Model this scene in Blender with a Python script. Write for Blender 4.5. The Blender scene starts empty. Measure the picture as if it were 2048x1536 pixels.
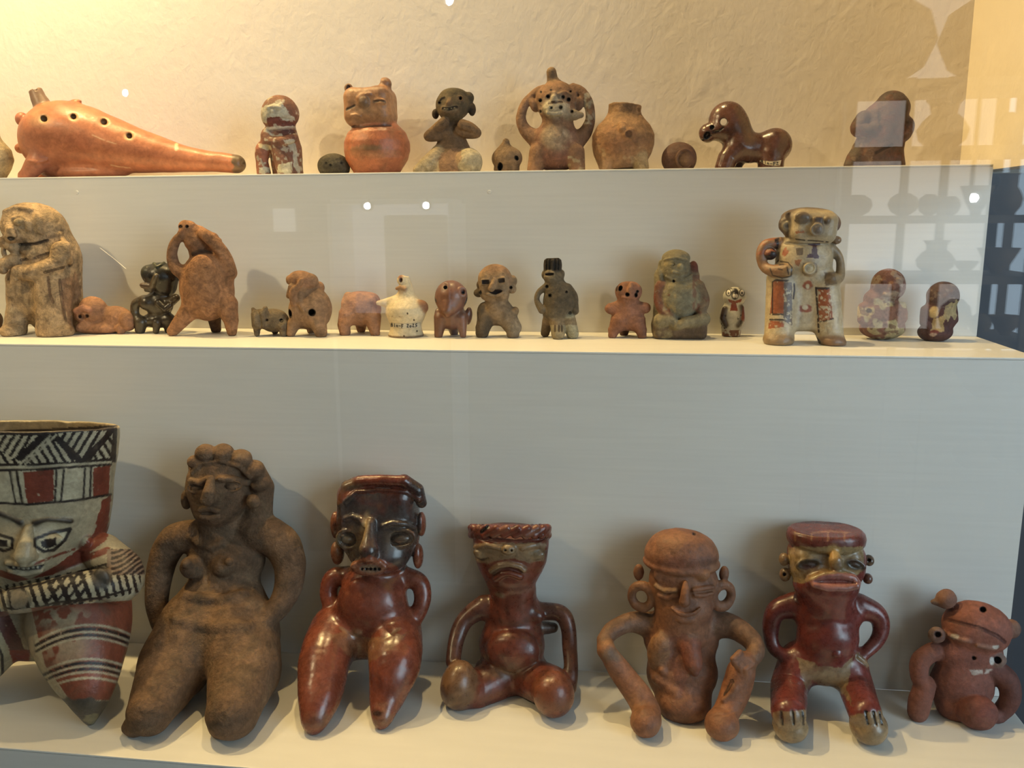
import bpy, bmesh, math
import numpy as np
from mathutils import Matrix, Vector

# ------------------------------------------------------------------ camera, light, exposure
SC = bpy.context.scene
COL = SC.collection
FPX = 1700.0                                   # focal length in pixels of the 2048 wide frame
CAM = np.array([0.0, -0.72, 0.1115])
PITCH, YAW, ROLL = -0.1915, -0.1322, -0.0064
_cp, _sp, _cy, _sy = math.cos(PITCH), math.sin(PITCH), math.cos(YAW), math.sin(YAW)
FWD = np.array([_sy * _cp, _cy * _cp, _sp])
_r = np.array([_cy, -_sy, 0.0])
_u = np.cross(_r, FWD)
RIGHT = math.cos(ROLL) * _r + math.sin(ROLL) * _u
UP = -math.sin(ROLL) * _r + math.cos(ROLL) * _u
cd = bpy.data.cameras.new('camera')
cam = bpy.data.objects.new('camera', cd)
COL.objects.link(cam)
cam.matrix_world = Matrix([[RIGHT[i], UP[i], -FWD[i], CAM[i]] for i in range(3)] + [[0, 0, 0, 1]])
cd.sensor_width = 36.0
cd.lens = FPX / 2048 * 36.0
cd.clip_start = 0.01
SC.camera = cam
SC.view_settings.view_transform = 'Standard'
SC.view_settings.look = 'None'
SC.view_settings.gamma = 1.0
SC.view_settings.use_curve_mapping = False
SC.view_settings.exposure = 0.2
world = bpy.data.worlds.new('world')
SC.world = world
world.use_nodes = True
world.node_tree.nodes['Background'].inputs[0].default_value = (0.75, 0.8, 0.9, 1)
world.node_tree.nodes['Background'].inputs[1].default_value = 0.01

LAMPS = [  # position, aim, watts, colour, radius, cone degrees
    ((-0.70, 0.10, 1.08), (-0.30, 0.00, -0.20), 40.0, (1.0, 0.70, 0.29), 0.014, 100),
    ((-0.16, 0.105, 1.14), (0.00, 0.00, -0.20), 24.0, (1.0, 0.71, 0.33), 0.014, 100),
    ((-0.90, -0.46, 0.68), (-0.30, 0.10, 0.00), 16.0, (1.0, 0.76, 0.44), 0.015, 90),
    ((-0.66, 0.10, 0.56), (-0.50, 0.13, -0.10), 3.0, (1.0, 0.72, 0.33), 0.012, 140),
]
WINDOW_STRENGTH = 4.0
SKY_STRENGTH = 8.2
WINDOW_COLOR = (0.64, 0.83, 1.0)

# ------------------------------------------------------------------ dimensions of the stepped case
D1, D2, DW = 0.1274, 0.1723, 0.1000            # depth of middle step, bottom step, top step
H1, H2 = 0.1581, 0.2968                        # height of upper riser, lower riser
XE, XL = 0.3305, -0.95                         # right and left end of the steps
YG = -D2 - 0.022                               # the glass front


def ray(u, v):
    u = np.asarray(u, float)[..., None]; v = np.asarray(v, float)[..., None]
    return FWD + RIGHT * (u - 1024) / FPX - UP * (v - 768) / FPX


def ony(u, v, y):
    r = ray(u, v)
    t = (np.asarray(y, float) - CAM[1]) / r[..., 1]
    return CAM + r * t[..., None]


def onz(u, v, z):
    r = ray(u, v)
    t = (np.asarray(z, float) - CAM[2]) / r[..., 2]
    return CAM + r * t[..., None]


def project(p):
    d = p - CAM
    z = d @ FWD
    return 1024 + FPX * (d @ RIGHT) / z, 768 - FPX * (d @ UP) / z


def lin(c):
    c = np.asarray(c, float) / 255.0
    return np.where(c <= 0.04045, c / 12.92, ((c + 0.055) / 1.055) ** 2.4)


def pig(c):
    """pigment behind a colour read under the warm case light"""
    a = lin(c)
    y = float(a @ np.array([0.3, 0.6, 0.1]))
    a = (a * 0.90 + y * 0.10) * (y / 0.5) ** 0.16 * np.array([0.865, 0.945, 1.02])
    return np.clip(a, 0, 0.9)


# ------------------------------------------------------------------ materials
def new_mat(name):
    m = bpy.data.materials.new(name)
    m.use_nodes = True
    nt = m.node_tree
    return m, nt, nt.nodes['Principled BSDF']


def N(nt, t, **kw):
    n = nt.nodes.new(t)
    for k, v in kw.items():
        setattr(n, k, v)
    return n


def noise(nt, vec, scale, detail=4.0, rough=0.55, dist=0.0):
    n = N(nt, 'ShaderNodeTexNoise')
    n.inputs['Scale'].default_value = scale
    n.inputs['Detail'].default_value = detail
    n.inputs['Roughness'].default_value = rough
    n.inputs['Distortion'].default_value = dist
    nt.links.new(vec, n.inputs['Vector'])
    return n.outputs['Fac']


def ramp(nt, src, a, b, va=0.0, vb=1.0):
    n = N(nt, 'ShaderNodeMapRange')
    n.inputs['From Min'].default_value = a
    n.inputs['From Max'].default_value = b
    n.inputs['To Min'].default_value = va
    n.inputs['To Max'].default_value = vb
    nt.links.new(src, n.inputs['Value'])
    return n.outputs[0]


def mixc(nt, fac, a, b, mode='MIX'):
    n = N(nt, 'ShaderNodeMix', data_type='RGBA', blend_type=mode)
    for sock, val in ((n.inputs[0], fac), (n.inputs[6], a), (n.inputs[7], b)):
        if hasattr(val, 'links'):
            nt.links.new(val, sock)
        elif isinstance(val, (int, float)):
            sock.default_value = val
        else:
            sock.default_value = (*val, 1.0)
    return n.outputs[2]


def plain(name, rgb, rough=0.6, metal=0.0, spec=0.5, emit=None, estr=0.0, bump=0.0, bscale=200.0, var=0.06):
    m, nt, p = new_mat(name)
    tc = N(nt, 'ShaderNodeTexCoord').outputs['Object']
    base = tuple(lin(rgb))
    f = noise(nt, tc, 14.0, 3)
    nt.links.new(mixc(nt, ramp(nt, f, 0.35, 0.65), tuple(x * (1 - var) for x in base), tuple(min(1, x * (1 + var)) for x in base)), p.inputs['Base Color'])
    p.inputs['Roughness'].default_value = rough
    p.inputs['Metallic'].default_value = metal
    p.inputs['Specular IOR Level'].default_value = spec
    if emit:
        p.inputs['Emission Color'].default_value = (*emit, 1)
        p.inputs['Emission Strength'].default_value = estr
    if bump:
        b = N(nt, 'ShaderNodeBump')
        b.inputs['Strength'].default_value = bump
        b.inputs['Distance'].default_value = 0.002
        nt.links.new(noise(nt, tc, bscale, 5), b.inputs['Height'])
        nt.links.new(b.outputs[0], p.inputs['Normal'])
    return m


def clay(name, rough=0.7, mottle=0.42, bump=0.45, spec=0.28, coat=0.0, patches=(), speck=0.25, seed=0):
    """fired clay: painted colour from the 'Col' attribute, uneven firing, patches of slip or crust, fine grain"""
    m, nt, p = new_mat(name)
    L = nt.links.new
    tc = N(nt, 'ShaderNodeTexCoord').outputs['Object']
    mp = N(nt, 'ShaderNodeMapping')
    mp.inputs['Location'].default_value = (seed * 0.37, seed * 0.61, seed * 0.23)
    L(tc, mp.inputs['Vector'])
    v = mp.outputs[0]
    at = N(nt, 'ShaderNodeVertexColor', layer_name='Col')
    col = at.outputs['Color']
    for (c, scale, lo, hi, amt) in patches:
        f = noise(nt, v, scale, 6, 0.6, 0.6)
        col = mixc(nt, ramp(nt, f, lo, hi, 0.0, amt), col, tuple(pig(c)))
    big = noise(nt, v, 45, 5, 0.65, 0.5)
    fine = noise(nt, v, 260, 5, 0.65)
    col = mixc(nt, 1.0, col, mixc(nt, ramp(nt, big, 0.3, 0.7), (1 - mottle,) * 3, (1 + 0.55 * mottle,) * 3), 'MULTIPLY')
    col = mixc(nt, 1.0, col, mixc(nt, ramp(nt, fine, 0.3, 0.7), (1 - 0.5 * mottle,) * 3, (1 + 0.4 * mottle,) * 3), 'MULTIPLY')
    mid = noise(nt, v, 120, 6, 0.7, 1.2)
    col = mixc(nt, 1.0, col, mixc(nt, ramp(nt, mid, 0.34, 0.64), (1 - 0.85 * mottle,) * 3, (1 + 0.25 * mottle,) * 3), 'MULTIPLY')
    sp = noise(nt, v, 900, 2, 0.5)
    col = mixc(nt, ramp(nt, sp, 0.62, 0.72, 0.0, speck), col, (0.03, 0.02, 0.015))
    L(col, p.inputs['Base Color'])
    L(ramp(nt, fine, 0.3, 0.7, max(0.08, rough - 0.1), min(1, rough + 0.1)), p.inputs['Roughness'])
    p.inputs['Specular IOR Level'].default_value = spec
    p.inputs['Coat Weight'].default_value = coat
    p.inputs['Coat Roughness'].default_value = 0.22
    b1 = N(nt, 'ShaderNodeBump')
    b1.inputs['Strength'].default_value = min(1.0, bump * 1.4)
    b1.inputs['Distance'].default_value = 0.0012
    L(noise(nt, v, 420, 6, 0.65), b1.inputs['Height'])
    b2 = N(nt, 'ShaderNodeBump')
    b2.inputs['Strength'].default_value = min(1.0, bump * 1.1)
    b2.inputs['Distance'].default_value = 0.003
    L(noise(nt, v, 90, 3, 0.6), b2.inputs['Height'])
    L(b1.outputs[0], b2.inputs['Normal'])
    L(b2.outputs[0], p.inputs['Normal'])
    return m


# ------------------------------------------------------------------ plain mesh helpers
def tag(o, label=None, cat=None, group=None, kind=None):
    for k, v in (('label', label), ('category', cat), ('group', group), ('kind', kind)):
        if v:
            o[k] = v
    return o


def link_mesh(name, bm, mat, parent=None, smooth=False):
    me = bpy.data.meshes.new(name)
    bm.to_mesh(me)
    bm.free()
    if smooth:
        for p in me.polygons:
            p.use_smooth = True
    me.materials.append(mat)
    o = bpy.data.objects.new(name, me)
    COL.objects.link(o)
    if parent:
        o.parent = parent
    return o


def bm_box(bm, lo, hi, bevel=0.0):
    lo, hi = Vector(lo), Vector(hi)
    r = bmesh.ops.create_cube(bm, size=1.0, matrix=Matrix.Translation((lo + hi) / 2) @ Matrix.Diagonal((*(hi - lo), 1)))
    if bevel:
        es = list({e for v in r['verts'] for e in v.link_edges})
        bmesh.ops.bevel(bm, geom=es, offset=bevel, segments=2, affect='EDGES', profile=0.6)


def box(name, lo, hi, mat, parent=None, bevel=0.0):
    bm = bmesh.new()
    bm_box(bm, lo, hi, bevel)
    return link_mesh(name, bm, mat, parent)


def bm_lathe(bm, prof, n=24, c=(0, 0, 0)):
    rings = []
    for r, z in prof:
        if r < 1e-6:
            rings.append([bm.verts.new((c[0], c[1], c[2] + z))])
        else:
            rings.append([bm.verts.new((c[0] + r * math.cos(2 * math.pi * i / n), c[1] + r * math.sin(2 * math.pi * i / n), c[2] + z)) for i in range(n)])
    for A, B in zip(rings, rings[1:]):
        for i in range(n):
            j = (i + 1) % n
            q = [A[i % len(A)], A[j % len(A)], B[j % len(B)], B[i % len(B)]]
            q = [x for k, x in enumerate(q) if x not in q[:k]]
            if len(q) > 2:
                bm.faces.new(q)


def tube(name, pts, r, mat, parent=None, n=8):
    cu = bpy.data.curves.new(name, 'CURVE')
    cu.dimensions = '3D'
    sp = cu.splines.new('POLY')
    sp.points.add(len(pts) - 1)
    for p, q in zip(sp.points, pts):
        p.co = (*q, 1)
    cu.bevel_depth = r
    cu.bevel_resolution = 2
    cu.use_fill_caps = True
    t = bpy.data.objects.new(name, cu)
    COL.objects.link(t)
    dg = bpy.context.evaluated_depsgraph_get()
    me = bpy.data.meshes.new_from_object(t.evaluated_get(dg))
    bpy.data.objects.remove(t)
    me.materials.clear()
    me.materials.append(mat)
    o = bpy.data.objects.new(name, me)
    COL.objects.link(o)
    o.parent = parent
    return o
# ------------------------------------------------------------------ clay modelling: smooth unions of lumps, coils and cuts
_rng = np.random.RandomState(7)
_TAB = _rng.rand(32, 32, 32).astype(np.float32)


def vnoise(p, scale):
    q = np.asarray(p) / scale + 100.5
    i = np.floor(q).astype(int)
    f = (q - i)
    f = f * f * (3 - 2 * f)
    o = 0
    for a in (0, 1):
        for b in (0, 1):
            for c in (0, 1):
                w = (f[:, 0] if a else 1 - f[:, 0]) * (f[:, 1] if b else 1 - f[:, 1]) * (f[:, 2] if c else 1 - f[:, 2])
                o = o + w * _TAB[(i[:, 0] + a) % 32, (i[:, 1] + b) % 32, (i[:, 2] + c) % 32]
    return o * 2 - 1


def rotm(rot, pitch, yaw):
    a, b, c = (math.radians(x) for x in (rot, pitch, yaw))
    Ry = np.array([[math.cos(a), 0, -math.sin(a)], [0, 1, 0], [math.sin(a), 0, math.cos(a)]])
    Rx = np.array([[1, 0, 0], [0, math.cos(b), math.sin(b)], [0, -math.sin(b), math.cos(b)]])
    Rz = np.array([[math.cos(c), -math.sin(c), 0], [math.sin(c), math.cos(c), 0], [0, 0, 1]])
    return Rz @ Rx @ Ry


def interp_mat(n, m, off):
    """smooth interpolation weights from m random knots to n samples"""
    x = (np.arange(n) * (m - 1.001) / max(1, n - 1))
    i = np.floor(x).astype(int)
    f = x - i
    f = f * f * (3 - 2 * f)
    A = np.zeros((n, m), np.float32)
    A[np.arange(n), i] = 1 - f
    A[np.arange(n), np.minimum(i + 1, m - 1)] += f
    return A


class Fig:
    """one clay piece; sizes and places are read off in pixels of its own plane (u right, v down, w towards the viewer)"""

    def __init__(self, name, u0, v0, shelf_z, y0=None, vox=1.7, base=(150, 110, 80), wob=0.8, fine=1.0):
        self.name = name
        self.zf = shelf_z
        if y0 is None:
            y0 = onz(u0, v0, shelf_z)[1]
        self.y0 = float(y0)
        o = ony(u0, v0, self.y0)
        self.s = float((o - CAM) @ FWD / FPX)
        self.o = np.array([o[0], self.y0, shelf_z])
        self.depth0 = float((o - CAM) @ FWD)
        self.prims = []
        self.paints = []
        self.extra = []
        self.vox = vox * 1.12
        self.fine = fine
        self.base = base
        self.wob = wob
        self.part = 'body'
        self.dk = 6.0

    # --- placing
    def P(self, u, v, w):
        p = ony(u, v, self.y0 - np.asarray(w, float) * self.s)
        return (p - self.o) / self.s

    def k(self, u, v, w):
        p = ony(u, v, self.y0 - w * self.s)
        return float((p - CAM) @ FWD / self.depth0)

    def wf(self, u, v, lift=0.0):
        """w at which the pixel lies `lift` above the shelf"""
        p = onz(u, v, self.zf + lift * self.s)
        return (self.y0 - p[1]) / self.s

    def fv(self, u, w, lift=0.0):
        """v at which column u meets the shelf (plus lift) at depth w"""
        lo, hi = -500.0, 2500.0
        for _ in range(40):
            m = (lo + hi) / 2
            z = ony(u, m, self.y0 - w * self.s)[2]
            if z > self.zf + lift * self.s:
                lo = m
            else:
                hi = m
        return (lo + hi) / 2

    def add(self, f, lo, hi, op, k, part, c):
        self.prims.append(dict(f=f, lo=np.asarray(lo, float), hi=np.asarray(hi, float), op=op, k=k, part=part or self.part, c=c))

    # --- lumps
    def ell(self, u, v, w, ru, rv, rw, rot=0, pitch=0, yaw=0, op='add', k=None, part=None, c=None):
        ctr = self.P(u, v, w)
        s = self.k(u, v, w)
        R = np.array([ru, rw, rv], float) * s
        M = rotm(rot, pitch, yaw)
        ext = np.sqrt((M ** 2) @ (R ** 2))
        MR, c32, R32 = (M / R).astype(np.float32), ctr.astype(np.float32), R.astype(np.float32)

        def f(p):
            q = (p - c32) @ MR
            k0 = np.sqrt(np.einsum('ij,ij->i', q, q))
            q /= R32
            k1 = np.sqrt(np.einsum('ij,ij->i', q, q)) + np.float32(1e-9)
            return k0 * (k0 - 1) / k1
        self.add(f, ctr - ext, ctr + ext, op, self.dk if k is None else k, part, c)

    def box(self, u, v, w, hu, hv, hw, r=3.0, rot=0, pitch=0, yaw=0, op='add', k=None, part=None, c=None):
        ctr = self.P(u, v, w)
        s = self.k(u, v, w)
        H = np.array([hu, hw, hv], float) * s
        M = rotm(rot, pitch, yaw)
        ext = np.abs(M) @ H

        def f(p):
            q = np.abs((p - ctr) @ M) - (H - r)
            return np.sqrt((np.maximum(q, 0) ** 2).sum(1)) + np.minimum(q.max(1), 0) - r
        self.add(f, ctr - ext, ctr + ext, op, self.dk if k is None else k, part, c)

    def cap3(self, pts, op='add', k=None, part=None, c=None):
        """coil through local points [(xyz, r), ...]"""
        A = np.array([p for p, _ in pts], float)
        Rr = np.array([r for _, r in pts], float)

        segs = []
        for i in range(max(1, len(A) - 1)):
            a, ra = A[i], Rr[i]
            b, rb = (A[i + 1], Rr[i + 1]) if len(A) > 1 else (a + 1e-3, ra)
            ab = b - a

            def g(p, a=a, ab=ab, ra=ra, dr=rb - ra, L=max(ab @ ab, 1e-9)):
                x, y, z = p[:, 0] - a[0], p[:, 1] - a[1], p[:, 2] - a[2]
                t = np.clip((x * ab[0] + y * ab[1] + z * ab[2]) / L, 0, 1)
                x -= t * ab[0]; y -= t * ab[1]; z -= t * ab[2]
                return np.sqrt(x * x + y * y + z * z) - (ra + dr * t)
            segs.append((g, np.minimum(a - ra, b - rb), np.maximum(a + ra, b + rb)))

        def f(p):
            best = segs[0][0](p)
            for g, _, _ in segs[1:]:
                best = np.minimum(best, g(p))
            return best
        self.add(f, (A - Rr[:, None]).min(0), (A + Rr[:, None]).max(0), op, self.dk if k is None else k, part, c)
        if len(segs) > 2:
            self.prims[-1]['segs'] = segs
            self.prims[-1]['big'] = Rr.mean() > 15

    def cap(self, pts, op='add', k=None, part=None, c=None, sub=1):
        """coil through (u, v, w, r)"""
        if sub > 1:
            pts = self.smooth(pts, sub * 3)
        self.cap3([(self.P(u, v, w), r * self.k(u, v, w)) for u, v, w, r in pts], op, k, part, c)

    @staticmethod
    def smooth(pts, sub):
        P = np.array(pts, float)
        Q = np.vstack([2 * P[0] - P[1], P, 2 * P[-1] - P[-2]])
        out = []
        for i in range(1, len(Q) - 2):
            for j in range(sub):
                t = j / sub
                out.append(0.5 * (2 * Q[i] + (Q[i + 1] - Q[i - 1]) * t + (2 * Q[i - 1] - 5 * Q[i] + 4 * Q[i + 1] - Q[i + 2]) * t * t + (3 * Q[i] - Q[i - 1] - 3 * Q[i + 1] + Q[i + 2]) * t ** 3))
        out.append(P[-1])
        return [tuple(x) for x in out]

    def tor(self, u, v, w, R, r, rot=0, pitch=0, yaw=0, asp=1.0, op='add', k=None, part=None, c=None):
        """ring facing the viewer before it is turned"""
        ctr = self.P(u, v, w)
        s = self.k(u, v, w)
        R_, r_ = R * s, r * s
        M = rotm(rot, pitch, yaw)
        e = np.full(3, (R_ + r_) * max(1, asp))

        def f(p):
            q = (p - ctr) @ M
            rho = np.sqrt(q[:, 0] ** 2 + (q[:, 2] / asp) ** 2) - R_
            return np.sqrt(rho ** 2 + q[:, 1] ** 2) - r_
        self.add(f, ctr - e, ctr + e, op, self.dk if k is None else k, part, c)

    def lathe(self, u, w, prof, asp=1.0, lean=0.0, op='add', k=None, part=None, c=None, pitch=0.0):
        """turned form; prof is [(v, radius), ...] from top to bottom on the axis at column u; lean shifts u per v"""
        vm = prof[len(prof) // 2][0]
        pts = [(self.P(u + lean * (v - vm), v, w + pitch * (v - vm)), r) for v, r in prof]
        pts.sort(key=lambda t: t[0][2])
        Z = np.array([p[2] for p, _ in pts]); X = np.array([p[0] for p, _ in pts]); Y = np.array([p[1] for p, _ in pts])
        Rr = np.array([r for _, r in pts], float)
        # resample smoothly
        zz = np.linspace(Z[0], Z[-1], 80)
        rr = np.interp(zz, Z, Rr)
        ker = np.array([1, 2, 3, 2, 1.]) / 9
        rr = np.convolve(np.pad(rr, 2, 'edge'), ker, 'valid')
        rm = Rr.max()

        def f(p):
            z = p[:, 2]
            x0, y0_, r0 = np.interp(z, Z, X), np.interp(z, Z, Y), np.interp(z, zz, rr)
            g = np.interp(z, zz, np.gradient(rr, zz))
            rho = np.sqrt((p[:, 0] - x0) ** 2 + ((p[:, 1] - y0_) / asp) ** 2)
            d = (rho - r0) / np.sqrt(1 + np.clip(g, -3, 3) ** 2)
            if asp < 1:
                d = d * (0.5 + 0.5 * asp)
            return np.maximum(d, np.maximum(z - Z[-1], Z[0] - z))
        lo = np.array([X.min() - rm, Y.min() - rm * asp, Z[0]]); hi = np.array([X.max() + rm, Y.max() + rm * asp, Z[-1]])
        self.add(f, lo, hi, op, self.dk if k is None else k, part, c)

    def cut(self, u, v, w, n, ext=400, k=2.0, c=None):
        """slice off everything on the side the normal n (x, y, z) points to"""
        ctr = self.P(u, v, w)
        n = np.asarray(n, float) / np.linalg.norm(n)
        self.add(lambda p: -((p - ctr) @ n), ctr - ext, ctr + ext, 'sub', k, None, c)

    # --- work on the surface
    def field(self, p):
        F = np.full(len(p), 1e3)
        for q in self.prims:
            m = q['k'] + 12
            idx = np.nonzero(((p > q['lo'] - m) & (p < q['hi'] + m)).all(1))[0]
            if len(idx):
                F[idx] = comb(F[idx], q['f'](p[idx]), q)
        return F

    def snap(self, uv):
        """front surface under pixels uv -> w"""
        uv = np.atleast_2d(np.asarray(uv, float))
        adds = [q for q in self.prims if q['op'] == 'add']
        ymin = min(q['lo'][1] for q in adds); ymax = max(q['hi'][1] for q in adds)
        ws = np.arange(-ymin + 4, -ymax - 4, -1.2)
        U = np.repeat(uv[:, 0], len(ws)); V = np.repeat(uv[:, 1], len(ws)); W = np.tile(ws, len(uv))
        d = self.field(self.P(U, V, W)).reshape(len(uv), -1)
        out = []
        for row in d:
            i = np.nonzero(row < 0)[0]
            if len(i) and i[0] > 0:
                j = i[0]
                t = row[j - 1] / (row[j - 1] - row[j])
                t = min(max(t, 0), 1)
                out.append(ws[j - 1] + (ws[j] - ws[j - 1]) * t)
            elif len(i):
                out.append(ws[0])
            else:
                out.append(ws[int(np.argmin(row))])
        return np.array(out)

    def line(self, pts, r, lift=None, op='add', k=None, part=None, c=None, step=5.0):
        """coil laid on (or groove cut in) the front surface along (u, v[, r])"""
        P = [tuple(p) if len(p) == 3 else (p[0], p[1], r) for p in pts]
        Q = []
        for a, b in zip(P, P[1:]):
            n = max(1, int(math.hypot(b[0] - a[0], b[1] - a[1]) / step))
            Q += [tuple(a[i] + (b[i] - a[i]) * j / n for i in range(3)) for j in range(n)]
        Q.append(P[-1])
        W = self.snap([(q[0], q[1]) for q in Q])
        if len(W) > 4:
            W2 = np.convolve(np.pad(W, 1, 'edge'), [0.25, 0.5, 0.25], 'valid')
            W = W2
        lift = (0.0 if lift is None else lift)
        self.cap([(q[0], q[1], w + lift, q[2]) for q, w in zip(Q, W)], op, 2.0 if k is None else k, part, c)

    def groove(self, pts, r=2.0, depth=1.2, c=None, k=1.2):
        self.line(pts, r, lift=r - depth, op='sub', k=k, c=c)

    def bump(self, u, v, ru, rv=None, rw=None, sink=0.35, rot=0, k=2.5, part=None, c=None, op='add'):
        rv = rv or ru
        rw = rw or min(ru, rv)
        w = self.snap([(u, v)])[0]
        self.ell(u, v, w - rw * sink, ru, rv, rw, rot=rot, op=op, k=k, part=part, c=c)

    def hole(self, u, v, r, depth=8, c=None, k=1.0, rv=None, rot=0):
        w = self.snap([(u, v)])[0]
        if rv:
            self.ell(u, v, w - depth * 0.3, r, rv, depth, rot=rot, op='sub', k=k, c=c)
        else:
            self.cap([(u, v, w + 3, r), (u, v, w - depth, r)], op='sub', k=k, c=c)

    def eye(self, u, v, ru, rv, rot=0, ball=None, c=None, cb=None, part='eye'):
        """coffee bean eye: oval rim with an eyeball inside"""
        w = self.snap([(u, v)])[0]
        self.ell(u, v, w + 0.5, ru, rv, rv * 0.55, rot=rot, op='sub', k=1.5)
        self.ell(u, v, w - rv * 0.45, ru * 0.72, rv * 0.62, rv * 0.62, rot=rot, k=1.0, part=part, c=cb)
        a = math.radians(rot)
        T = np.linspace(0, 2 * math.pi, 15)
        pts = [(u + ru * math.cos(t) * math.cos(a) + rv * math.sin(t) * math.sin(a), v - ru * math.cos(t) * math.sin(a) + rv * math.sin(t) * math.cos(a), w + 0.5, max(1.2, rv * 0.22)) for t in T]
        self.cap(pts, k=1.5, c=c, part=part)

    # --- paint (slip and pigment on the piece)
    def paint(self, fn, c, front=True, amt=1.0, wear=0.0):
        self.paints.append((fn, c, front, amt, wear))

    def pell(self, u, v, ru, rv, c, rot=0, soft=0.15, amt=1.0, front=True, rough=0.0, wear=0.0):
        a = math.radians(rot)

        def fn(U, V, p):
            du, dv = U - u, V - v
            x = du * math.cos(a) - dv * math.sin(a)
            y = du * math.sin(a) + dv * math.cos(a)
            d = np.sqrt((x / ru) ** 2 + (y / rv) ** 2)
            if rough:
                d = d + rough * vnoise(p, 9.0) + rough * 0.5 * vnoise(p, 4.0)
            return np.clip((1 + soft - d) / (2 * soft), 0, 1)
        self.paint(fn, c, front, amt, wear)

    def pline(self, pts, width, c, amt=1.0, front=True, wear=0.0, soft=0.7):
        P = np.array(pts, float)

        def fn(U, V, p):
            best = np.full(len(U), 1e9)
            for a, b in zip(P, P[1:]):
                ab = b - a
                L = max(ab @ ab, 1e-9)
                t = np.clip(((U - a[0]) * ab[0] + (V - a[1]) * ab[1]) / L, 0, 1)
                best = np.minimum(best, np.hypot(U - a[0] - t * ab[0], V - a[1] - t * ab[1]))
            return np.clip((width / 2 + soft - best) / (2 * soft), 0, 1)
        self.paint(fn, c, front, amt, wear)

    def ppoly(self, pts, c, amt=1.0, front=True, wear=0.0, rough=0.0):
        P = np.array(pts, float)

        def fn(U, V, p):
            if rough:
                U = U + rough * vnoise(p, 8.0)
                V = V + rough * vnoise(p + 31.0, 8.0)
            ins = np.zeros(len(U), bool)
            j = len(P) - 1
            for i in range(len(P)):
                xi, yi, xj, yj = *P[i], *P[j]
                if yi != yj:
                    ins ^= ((yi > V) != (yj > V)) & (U < (xj - xi) * (V - yi) / (yj - yi) + xi)
                j = i
            return ins.astype(float)
        self.paint(fn, c, front, amt, wear)

    def pnoise(self, c, scale, lo, hi, amt=1.0, region=None):
        def fn(U, V, p):
            n = 0.65 * vnoise(p, scale) + 0.35 * vnoise(p + 17, scale * 0.4)
            m = np.clip((n - lo) / (hi - lo), 0, 1)
            return m if region is None else m * region(U, V, p)
        self.paint(fn, c, False, amt, 0)

    # --- firing
    def build(self, mat, label, cat, group=None, plabels=None, cut=True):
        vox = self.vox
        adds = [q for q in self.prims if q['op'] == 'add']
        lo = np.min([q['lo'] for q in adds], 0) - 3 * vox - 2
        hi = np.max([q['hi'] for q in adds], 0) + 3 * vox + 2
        if cut:
            lo[2] = max(lo[2], -3 * vox)
        n = np.ceil((hi - lo) / vox).astype(int) + 1
        F = np.full(n, 50.0, np.float32)
        ax = [(lo[i] + vox * np.arange(n[i])).astype(np.float32) for i in range(3)]
        for q in self.prims:
            m = max(q['k'], 1) + 3 * vox
            a = np.maximum(np.floor((q['lo'] - m - lo) / vox).astype(int), 0)
            b = np.minimum(np.ceil((q['hi'] + m - lo) / vox).astype(int) + 1, n)
            if (b <= a).any():
                continue
            sl = tuple(slice(a[i], b[i]) for i in range(3))

            def pts(a, b):
                g = np.stack(np.meshgrid(*[ax[i][a[i]:b[i]] for i in range(3)], indexing='ij'), -1)
                return g.reshape(-1, 3)
            if 'segs' in q:
                Dd = np.full(b - a, 60.0, np.float32)
                for g, l_, h_ in q['segs']:
                    a2 = np.maximum(np.floor((l_ - m - lo) / vox).astype(int), a)
                    b2 = np.minimum(np.ceil((h_ + m - lo) / vox).astype(int) + 1, b)
                    if (b2 <= a2).any():
                        continue
                    s2 = tuple(slice(a2[i] - a[i], b2[i] - a[i]) for i in range(3))
                    Dd[s2] = np.minimum(Dd[s2], g(pts(a2, b2)).reshape(Dd[s2].shape))
                F[sl] = comb(F[sl], Dd, q)
            else:
                F[sl] = comb(F[sl].reshape(-1), q['f'](pts(a, b)), q).reshape(F[sl].shape)
        if self.wob:
            rs = np.random.RandomState(abs(hash(self.name + str(int(self.o[0] * 1e4)))) % 99991 if False else int(abs(self.o[0]) * 1e5) % 9973)
            for kn, am in ((26, self.wob), (10, self.wob * 0.40 * self.fine), (5.5, self.wob * 0.2 * self.fine)):
                m = np.maximum(3, np.ceil((hi - lo) / kn).astype(int))
                cz = ((rs.rand(*m) - 0.5) * 2 * am).astype(np.float32)
                A = [interp_mat(n[i], m[i], 0) for i in range(3)]
                t = np.tensordot(A[0], cz, (1, 0))
                t = np.tensordot(t, A[1], (1, 1)).transpose(0, 2, 1)
                F += np.tensordot(t, A[2], (2, 1))
        if cut:
            F = np.maximum(F, (-ax[2])[None, None, :].astype(np.float32))
        V, Q = surface_nets(F)
        V = lo + V * vox
        if cut and 0.05 < V[:, 2].min() < 14:
            V[:, 2] -= V[:, 2].min()
        # which lump each point belongs to
        names = []
        best = np.full(len(V), 1e9); pid = np.zeros(len(V), int)
        cw = np.zeros(len(V)); cc = np.zeros((len(V), 3))
        subs = []
        soft = np.zeros(len(V), bool)
        for q in self.prims:
            msk = np.nonzero(((V > q['lo'] - 10) & (V < q['hi'] + 10)).all(1))[0]
            if not len(msk):
                continue
            d = q['f'](V[msk])
            if q['op'] == 'add':
                if q['part'] not in names:
                    names.append(q['part'])
                i = names.index(q['part'])
                b = d < best[msk]
                best[msk[b]] = d[b]; pid[msk[b]] = i
                soft[msk[b]] = 'segs' in q and q['big']
                e = np.exp(-np.clip(np.abs(d), 0, 40) / 1.4) + 1e-12
                cw[msk] += e
                cc[msk] += e[:, None] * pig(q['c'] or self.base)
            elif q['c'] is not None:
                subs.append((msk, np.clip(1.6 - np.abs(d), 0, 1), pig(q['c'])))
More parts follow.
